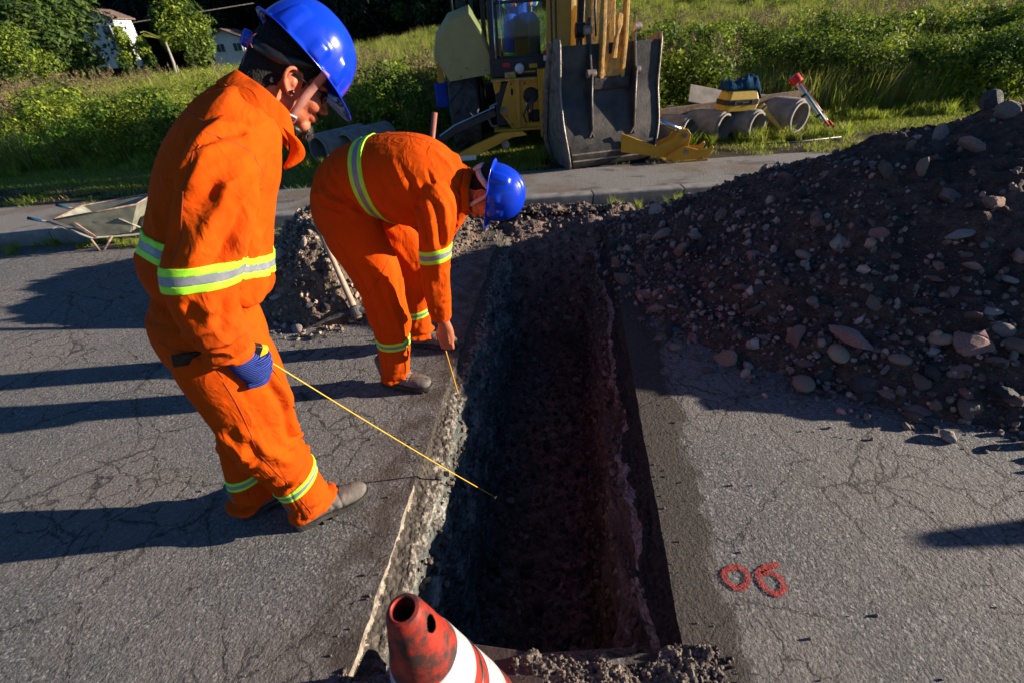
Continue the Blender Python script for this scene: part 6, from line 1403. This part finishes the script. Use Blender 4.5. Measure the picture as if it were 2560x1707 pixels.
stroke([C4p(*q_) for q_ in ((965, 825), (900, 840), (820, 865), (765, 925), (790, 1000), (840, 1060), (900, 1105), (970, 1110), (1015, 1060), (1000, 990), (930, 920), (860, 905), (800, 925))], .021, 'painted_digit', mk)

# ------------------------------------------------------------------ vegetation
VC = bpy.data.collections.new('plant_library')      # source plants, only used through the instancers
def lib(name, v, f, mats, mi=None):
    me = bpy.data.meshes.new(name); me.from_pydata([tuple(a) for a in v], [], f); me.update()
    for m_ in mats: me.materials.append(m_)
    if mi is not None: me.polygons.foreach_set('material_index', np.array(mi, np.int32))
    o = bpy.data.objects.new(name, me); VC.objects.link(o); return o
def blades(rs, n, h0, h1, w, spread, lean, v, f, mi, m):
    for k in range(n):
        a = rs.uniform(0, 6.28); r_ = spread*math.sqrt(rs.rand()); x, y = r_*math.cos(a), r_*math.sin(a); h = rs.uniform(h0, h1); ld = rs.uniform(0, 6.28); le = lean*rs.uniform(.3, 1)*h
        wa = ld+PI/2; ww = w*rs.uniform(.6, 1.2); i = len(v)
        for t_, wk in ((0, .8), (.4, 1), (.75, .6)):
            q_ = t_**1.8; c = (x+math.cos(ld)*le*q_, y+math.sin(ld)*le*q_, h*t_*(1-.15*q_))
            v += [(c[0]+math.cos(wa)*ww*wk/2, c[1]+math.sin(wa)*ww*wk/2, c[2]), (c[0]-math.cos(wa)*ww*wk/2, c[1]-math.sin(wa)*ww*wk/2, c[2])]
        v.append((x+math.cos(ld)*le, y+math.sin(ld)*le, h*.85)); f += [(i, i+1, i+3, i+2), (i+2, i+3, i+5, i+4), (i+4, i+5, i+6)]; mi += [m]*3
def leaves(rs, n, cen, rad, size, v, f, mi, m, up=.5):
    for k in range(n):
        d = rs.normal(size=3); d /= np.linalg.norm(d); p = np.array(cen)+d*np.array(rad)*rs.uniform(.45, 1)**.6
        if p[2] < 0: p[2] = abs(p[2])*.5
        nrm_ = d*.6+rs.normal(size=3)*.5+np.array([0, 0, up]); nrm_ /= np.linalg.norm(nrm_); t_ = np.cross(nrm_, rs.normal(size=3)); t_ /= np.linalg.norm(t_); b = np.cross(nrm_, t_); s_ = size*rs.uniform(.6, 1.4)
        i = len(v); v += [p-t_*s_, p+b*s_*.45-nrm_*s_*.1, p+t_*s_, p-b*s_*.45-nrm_*s_*.1]; f += [(i, i+1, i+2, i+3)]; mi += [m]
def make(kind, seed):
    rs = np.random.RandomState(seed); v, f, mi = [], [], []
    if kind == 'tuft': blades(rs, 60, .12, .42, .012, .10, .7, v, f, mi, 0); return lib(kind, v, f, [M['blade']], mi)
    if kind == 'lawn': blades(rs, 70, .02, .09, .006, .16, .9, v, f, mi, 0); return lib(kind, v, f, [M['blade']], mi)
    if kind == 'lawn_dry': blades(rs, 60, .015, .06, .006, .16, 1.1, v, f, mi, 0); return lib(kind, v, f, [M['blade_dry']], mi)
    if kind == 'tall': blades(rs, 60, .35, .95, .014, .20, .5, v, f, mi, 0); blades(rs, 20, .4, 1.0, .012, .2, .4, v, f, mi, 1); return lib(kind, v, f, [M['blade'], M['blade_dry']], mi)
    if kind == 'meadow': blades(rs, 70, .3, .7, .022, .35, .7, v, f, mi, 0); leaves(rs, 60, (0, 0, .35), (.3, .3, .25), .05, v, f, mi, 1); return lib(kind, v, f, [M['blade'], M['leaf']], mi)
    if kind == 'dry':
        blades(rs, 30, .4, 1.0, .010, .18, .35, v, f, mi, 0)
        for k in range(8):
            a = rs.uniform(-.25, .25, 2); h = rs.uniform(.7, 1.15); leaves(rs, 26, (a[0], a[1], h), (.03, .03, .14), .022, v, f, mi, 0)
        return lib(kind, v, f, [M['stalk']], mi)
    if kind == 'weed':
        for k in range(7):
            a = rs.uniform(-.25, .25, 2); h = rs.uniform(.45, .95); leaves(rs, 70, (a[0], a[1], h*.6), (.12, .12, h*.42), .029, v, f, mi, 0); i = len(v); v += [(a[0]-.004, a[1], 0), (a[0]+.004, a[1], 0), (a[0], a[1], h)]; f.append((i, i+1, i+2)); mi.append(0)
        return lib(kind, v, f, [M['leaf']], mi)
    if kind == 'bush':
        for k in range(7):
            c = (rs.uniform(-.4, .4), rs.uniform(-.4, .4), rs.uniform(.25, .85)); r_ = rs.uniform(.18, .34); leaves(rs, 210, c, (r_, r_, r_*.9), .033, v, f, mi, rs.randint(0, 2))
        return lib(kind, v, f, [M['leaf_dark'], M['leaf']], mi)
    if kind == 'farbush':
        for k in range(9):
            c = (rs.uniform(-.8, .8), rs.uniform(-.8, .8), rs.uniform(.3, 1.1)); r_ = rs.uniform(.35, .6); leaves(rs, 110, c, (r_, r_, r_*.8), .11, v, f, mi, rs.randint(0, 2))
        return lib(kind, v, f, [M['leaf_dark'], M['leaf']], mi)
def scatter(name, pts, srcs, scl, kind='stuff', tilt=.12, seed=0, **kw):
    rs = np.random.RandomState(seed); n = len(pts); me = bpy.data.meshes.new(name); me.vertices.add(n); me.vertices.foreach_set('co', np.asarray(pts, np.float32).ravel())
    for nm, typ, val in (('scl', 'FLOAT', np.asarray(scl, np.float32)), ('idx', 'INT', rs.randint(0, len(srcs), n).astype(np.int32))):
        a = me.attributes.new(nm, typ, 'POINT'); a.data.foreach_set('value', val)
    a = me.attributes.new('rot', 'FLOAT_VECTOR', 'POINT'); rv = np.stack([rs.uniform(-tilt, tilt, n), rs.uniform(-tilt, tilt, n), rs.uniform(0, 6.28, n)], 1).astype(np.float32); a.data.foreach_set('vector', rv.ravel())
    c = bpy.data.collections.new(name+'_kinds'); 
    for s_ in srcs: c.objects.link(s_)
    o = bpy.data.objects.new(name, me); COL.objects.link(o); g = bpy.data.node_groups.new(name, 'GeometryNodeTree')
    g.interface.new_socket('Geometry', in_out='INPUT', socket_type='NodeSocketGeometry'); g.interface.new_socket('Geometry', in_out='OUTPUT', socket_type='NodeSocketGeometry')
    gi = g.nodes.new('NodeGroupInput'); go = g.nodes.new('NodeGroupOutput'); ip = g.nodes.new('GeometryNodeInstanceOnPoints'); ci = g.nodes.new('GeometryNodeCollectionInfo')
    ci.inputs['Collection'].default_value = c; ci.inputs['Separate Children'].default_value = True; ci.inputs['Reset Children'].default_value = True
    def na(nm, typ): q_ = g.nodes.new('GeometryNodeInputNamedAttribute'); q_.data_type = typ; q_.inputs['Name'].default_value = nm; return q_.outputs[0]
    L_ = g.links.new; mp = g.nodes.new('GeometryNodeMeshToPoints'); L_(gi.outputs[0], mp.inputs[0]); L_(mp.outputs[0], ip.inputs['Points']); L_(ci.outputs[0], ip.inputs['Instance']); ip.inputs['Pick Instance'].default_value = True
    L_(na('idx', 'INT'), ip.inputs['Instance Index']); L_(na('rot', 'FLOAT_VECTOR'), ip.inputs['Rotation'])
    cx_ = g.nodes.new('ShaderNodeCombineXYZ'); s1 = na('scl', 'FLOAT'); [L_(s1, cx_.inputs[k]) for k in range(3)]; L_(cx_.outputs[0], ip.inputs['Scale']); L_(ip.outputs[0], go.inputs[0])
    md = o.modifiers.new('scatter', 'NODES'); md.node_group = g
    return tag(o, kind=kind, **kw)
def field_pts(n, x0, x1, y0, y1, seed, hf, keep=None, persp=True):
    rs = np.random.RandomState(seed); out = []
    y = y0*(y1/y0)**rs.rand(n*2) if persp else rs.uniform(y0, y1, n*2)
    k = y/y1; x = rs.uniform(x0, x1, n*2)*(k if persp else 1)
    if keep is not None: e = keep(x, y, rs); x, y = x[e], y[e]
    x, y = x[:n], y[:n]; return np.stack([x, y, hf(x, y)], 1)
nz = lambda x, y, sc, sd_: fbm(np.stack([x, y, 0*x], 1), sc, 3, sd_)
TF = [make('tuft', i) for i in range(3)]; LW = [make('lawn', 10), make('lawn_dry', 14), make('lawn', 11), make('lawn_dry', 15)]; TL = [make('tall', i+20) for i in range(3)]; DR = [make('dry', i+30) for i in range(2)]; WD = [make('weed', i+40) for i in range(4)]; BU = [make('bush', i+50) for i in range(3)]; MD = [make('meadow', i+70) for i in range(3)]; FB = [make('farbush', i+60) for i in range(3)]
rs = np.random.RandomState(77)
# short grass on the verge, densest away from the path
x = rs.uniform(-14, 14, 15000); y = 6.16+2.8*rs.rand(15000)**.9; e = (rs.rand(15000) < np.clip((y-6.3)*.9+.9*nz(x, y, 1.6, 3), .06, .9)); p = np.stack([x[e], y[e], 0*x[e]+.125], 1)
scatter('verge_grass', p, LW, rs.uniform(.6, 1.2, len(p)), label='short patchy grass on the verge beside the path', cat='grass')
x = rs.uniform(-13, 13, 2600); y = rs.uniform(6.5, 8.8, 2600); e = (nz(x, y, 1.1, 5)+(y-8.0)*.5 > .05) & ~((x > 2.3) & (x < 5.0) & (y > 7.2) & (y < 8.3)) & ~((np.abs(x-.4) < 1.3) & (y > 6.9)) & ~((x > -3.1) & (x < -2.0) & (y > 7.3)); p = np.stack([x[e], y[e], 0*x[e]+.125], 1)
extra = np.array([(2.7+.09*k+rs.uniform(-.1, .1), 7.02+rs.uniform(-.12, .10), .12) for k in range(26)]+[(-2.9+.12*k, 7.35+rs.uniform(-.1, .1), .12) for k in range(7)]+[(.85+.1*k, 6.6+rs.uniform(0, .3), .12) for k in range(-6, 9)])
p = np.concatenate([p, extra]); scatter('tall_verge_grass', p, TF, rs.uniform(.35, .85, len(p)), label='brighter grass tufts on the verge and around the pipes', cat='grass')
# dense bank of weeds and bushes along the far side of the verge
def bank(n, y0, y1, sd_, thr=None):
    r_ = np.random.RandomState(sd_); y = r_.uniform(y0, y1, n); x = r_.uniform(-1.35, 1.2, n)*y
    e = ~((np.abs(x-.45) < 1.4) & (y < 12.2)) & ~((x > 2.1) & (x < 5.0) & (y < 8.75)) & ~((x > -3.2) & (x < -1.5) & (y < 8.9))
    if thr is not None: e &= thr(x, y, r_)
    return np.stack([x[e], y[e], terr(x[e], y[e])], 1)
p = bank(1100, 8.5, 12.8, 1, lambda x, y, r_: r_.rand(len(x)) < np.clip(.26+.28*(x > 3)+.9*nz(x, y, .6, 7), .04, 1)*np.where(x < -1, .4, 1)); scatter('bank_bushes', p, BU, rs.uniform(.6, 1.25, len(p)), label='dense dark leafy bushes along the foot of the bank', cat='bushes')
p = bank(2300, 8.4, 17, 2, lambda x, y, r_: nz(x, y, .5, 8) > np.where(x < 0, .0, -.2)); scatter('weeds', p, WD, rs.uniform(.55, 1.15, len(p)), label='leafy green weeds growing over the bank', cat='weeds')
p = bank(8000, 8.4, 20, 3, lambda x, y, r_: nz(x, y, .45, 9) > -.35); scatter('tall_grass', p, TL, rs.uniform(.5, 1.05, len(p)), label='tall green and straw-coloured grass on the bank and field', cat='grass')
p = bank(2200, 8.8, 24, 4, lambda x, y, r_: nz(x, y, .3, 10) > .1); scatter('dry_stalks', p, DR, rs.uniform(.6, 1.1, len(p)), label='brown dry seed stalks standing among the weeds', cat='dry plants')
# field farther away
p = field_pts(11000, -92, 72, 16, 59, 5, terr); scatter('field_grass', p, TL+MD, rs.uniform(.7, 1.3, len(p)), label='rough grass covering the field behind', cat='grass')
p = field_pts(1100, -75, 62, 18, 46, 6, terr, lambda x, y, r_: nz(x, y, .12, 11)+.25*(x > 6) > .12); scatter('field_bushes', p, FB, rs.uniform(.3, .65, len(p)), label='low green bushes dotted over the field', cat='bushes')
# far wood on the hill: too many trees to count
def crown(seed, n, mats, w=1, h=1, lobes=12, size=.09):
    rs = np.random.RandomState(seed); v, f, mi = [], [], []
    for k in range(lobes):
        a = rs.uniform(0, 6.28); z = rs.uniform(.25, .95); r_ = .42*math.sin(PI*min(z+.08, .98))*rs.uniform(.4, 1); lr = rs.uniform(.16, .30)
        leaves(rs, n//lobes, (r_*math.cos(a)*w, r_*math.sin(a)*w, z*h), (lr*w, lr*w, lr*h*.75), size, v, f, mi, k % len(mats), .4)
    return v, f, mi
TR = []
for i in range(4):
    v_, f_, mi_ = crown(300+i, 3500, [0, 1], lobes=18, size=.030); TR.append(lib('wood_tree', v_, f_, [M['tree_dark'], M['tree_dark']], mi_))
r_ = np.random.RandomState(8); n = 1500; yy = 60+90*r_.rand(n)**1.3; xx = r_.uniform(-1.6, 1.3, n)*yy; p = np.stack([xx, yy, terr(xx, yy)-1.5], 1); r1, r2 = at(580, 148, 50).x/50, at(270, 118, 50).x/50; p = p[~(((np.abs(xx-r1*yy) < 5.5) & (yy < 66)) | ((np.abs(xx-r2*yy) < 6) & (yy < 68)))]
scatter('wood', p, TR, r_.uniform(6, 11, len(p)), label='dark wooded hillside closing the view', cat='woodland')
# trees one can tell apart at the far edge of the field
def tree(px, py, dist, h, w, mats, label, seed, leaf=.022, lobes=22, nleaf=7000, bare=.22):
    b = at(px, py, dist); z0 = float(terr(np.array([b.x]), np.array([b.y]))[0]); t_ = thing('tree', label, 'tree', (b.x, b.y, z0), 0, 'trees at the far edge of the field')
    rs = np.random.RandomState(seed); v_, f_, mi_ = crown(seed, nleaf, mats, w/h, 1, lobes, leaf)
    v_ = [(a[0]*h, a[1]*h, a[2]*h+h*bare*.3) for a in v_]; me = bpy.data.meshes.new('crown'); me.from_pydata(v_, [], f_); me.update()
    for q_ in mats: me.materials.append(M[q_])
    me.polygons.foreach_set('material_index', np.array(mi_, np.int32)); link('crown', me, t_, world=False)
    m = MB(); m.tube([(0, 0, -.3), (.05*w*.3, 0, h*.3), (0, .05, h*.62)], [h*.028, h*.02, h*.008], 8)
    for k in range(5):
        a = k*1.26+rs.rand(); m.tube([(0, 0, h*(.25+.06*k)), (math.cos(a)*w*.2, math.sin(a)*w*.2, h*(.4+.07*k))], [h*.012, h*.004], 6)
    link('trunk', mesh('trunk', m.v, m.f, M['bark'], True), t_, world=False)
LG = ['tree_leaf', 'leaf']; DG = ['tree_dark', 'tree_leaf']
tree(478, 150, 44, 6.5, 4.6, LG, 'pale green round tree standing left of the small white house', 401)
tree(150, 170, 42, 8.5, 8.0, ['tree_leaf', 'tree_leaf'], 'broad olive-green tree at the upper left, behind the leaning pole', 402)
tree(30, 190, 40, 10, 8, DG, 'tall dark tree in the upper left corner of the view', 403)
tree(335, 165, 40, 3.6, 1.8, LG, 'small slender yellow-green tree in front of the second house', 404, lobes=8, nleaf=2600, leaf=.03)
tree(378, 168, 40, 3.0, 1.4, LG, 'small bushy tree next to the banana plant', 405, lobes=7, nleaf=2400, leaf=.03)
tree(200, 120, 56, 9, 7, DG, 'dark tree partly covering the house among the trees', 406)
tree(640, 60, 74, 13, 10, ['tree_dark'], 'very dark tall tree above the small white house', 407)
tree(700, 60, 66, 12, 10, ['tree_dark'], 'very dark tall tree rising behind the standing worker', 408)
tree(960, 60, 60, 10, 8, DG, 'dark tree at the field edge left of the backhoe cab', 409)
tree(1040, 60, 58, 7, 6, DG, 'rounder dark green tree just left of the backhoe cab', 410)
tree(90, 200, 36, 4.2, 4, LG, 'low bushy tree beside the row of pale posts', 411, nleaf=3500)
tree(1150, 60, 62, 11, 9, ['tree_dark'], 'tall dark tree seen through the backhoe cab', 412)
# banana plant
b = at(420, 150, 40); z0 = float(terr(np.array([b.x]), np.array([b.y]))[0]); bn = thing('banana_plant', 'banana plant with long ragged yellow-green leaves at the field edge', 'banana plant', (b.x, b.y, z0)); rs = np.random.RandomState(9)
link('stem', mesh('stem', *(lambda m: (m.v, m.f))(MB().tube([(0, 0, 0), (.3, 0, 1.6), (.35, 0, 3.0)], [.12, .1, .05], 8)), M['post'], True), bn, world=False)
for k in range(9):
    a = k*.75; ln = rs.uniform(1.2, 1.9); v_ = []
    for j in range(7):
        t_ = j/6; rr = ln*t_; z = 2.9+1.1*t_*(1.2-t_*(.6+.5*rs.rand())); w_ = .22*math.sin(PI*min(t_+.08, 1)); dx, dy = math.cos(a), math.sin(a)
        v_.append([(.35+dx*rr-dy*w_, dy*rr+dx*w_, z-.05), (.35+dx*rr, dy*rr, z), (.35+dx*rr+dy*w_, dy*rr-dx*w_, z-.05)])
    vv_, ff_ = quads(v_); link('leaf', mesh('leaf', vv_, ff_, M['blade'], True), bn, world=False)
# leaning pole with wires, row of posts
pb, pt_ = at(205/2.613, 585/2.613, 45), None
pb.z = float(terr(np.array([pb.x]), np.array([pb.y]))[0])
pl_ = thing('utility_pole', 'tall thin grey utility pole at the far left of the field', 'utility pole', tuple(pb)); MB().tube([pb, pb+Vector((-.3, 0, 9))], [.16, .11], 10).build('pole_shaft', M['post'], pl_, smooth=True)
MB().tube([pb+Vector((-.28, 0, 5.6)), pb+Vector((8, 3, 5.2)), pb+Vector((18, 6, 6.2))], .03, 5).build('wire', M['post'], pl_)
MB().box(-.8, .8, -.05, .05, 8.2, 8.35, Matrix.Translation(pb)).build('crossarm', M['post'], pl_)
for k, (u, v_) in enumerate(((5, 222), (45, 218), (82, 212), (100, 210), (112, 206), (125, 204), (138, 200), (158, 212), (232, 205), (440, 165))):
    q_ = at(u, v_, 43); q_.z = float(terr(np.array([q_.x]), np.array([q_.y]))[0])
    o = MB().box(-.06, .06, -.06, .06, 0, 1.5, Matrix.Translation(q_)).build('fence_post', M['post'], bevel=.01); tag(o, ['short pale post at the extreme left edge of the far row', 'second pale post from the left edge, left of the utility pole', 'pale post just right of the foot of the utility pole', 'second pale post right of the utility pole', 'third pale post right of the utility pole', 'fourth pale post right of the utility pole', 'fifth pale post right of the utility pole', 'pale post at the right end of the close far row', 'lone leaning pale post standing in the field right of the row', 'pale post at the foot of the banana plant'][k], 'fence post', 'pale posts along the far edge of the field')
# houses
def house(px0, px1, py, dist, hgt, wins, label, yaw=0, rl=None):
    a, b = at(px0, py, dist), at(px1, py, dist); w = (b-a).length; z0 = a.z-.15
    h_ = thing('house', label, 'house', (a.x, dist, z0), yaw); d = w*.8; T = Matrix.Translation((a.x, dist, z0)) @ Matrix.Rotation(yaw, 4, 'Z')
    MB().prism([(0, -1.4), (w, -1.4), (w, hgt), (w/2, hgt+w*.20), (0, hgt)], 0, d, T).build('wall', M['wallhouse'], h_)
    for sg in (0, 1):
        x0, x1 = (-.25, w/2) if sg == 0 else (w/2, w+.25); z_0, z_1 = (hgt-.12, hgt+w*.2+.02) if sg == 0 else (hgt+w*.2+.02, hgt-.12)
        MB().prism([(x0, z_0), (x1, z_1), (x1, z_1+.12), (x0, z_0+.12)], -.35, d+.35, T).build('roof', M['roof'], h_)
    for x0, x1, z1, z2 in wins:
        f_ = MB().box(x0-.06, x1+.06, -.05, -.002, z1-.06, z2+.06, T).build('window', M['white'], h_); MB().box(x0, (x0+x1)/2-.03, -.07, -.052, z1, z2, T).build('pane', M['window'], f_); MB().box((x0+x1)/2+.03, x1, -.07, -.052, z1, z2, T).build('pane', M['window'], f_)
house(537, 622, 150, 55, 1.85, [(.6, 1.4, .75, 1.4), (2.3, 3.1, .75, 1.4)], 'small white house with two windows at the far edge of the field')
house(225, 315, 128, 54, 2.6, [(.6, 1.3, 1.0, 2.0), (2.2, 2.9, 1.0, 2.0)], 'bigger white house half hidden by dark trees further left')
# weeds along the kerb gutter
rs = np.random.RandomState(21); x = np.concatenate([rs.uniform(-7, -2.2, 260), rs.uniform(.9, 2.2, 40)]); y = 4.93-.25*rs.rand(len(x))**2; scatter('gutter_weeds', np.stack([x, y, 0*x], 1), [LW[0], LW[3], LW[1], TF[0]], rs.uniform(.15, .4, len(x)), label='sparse weeds and dry grass along the gutter of the kerb', cat='weeds')
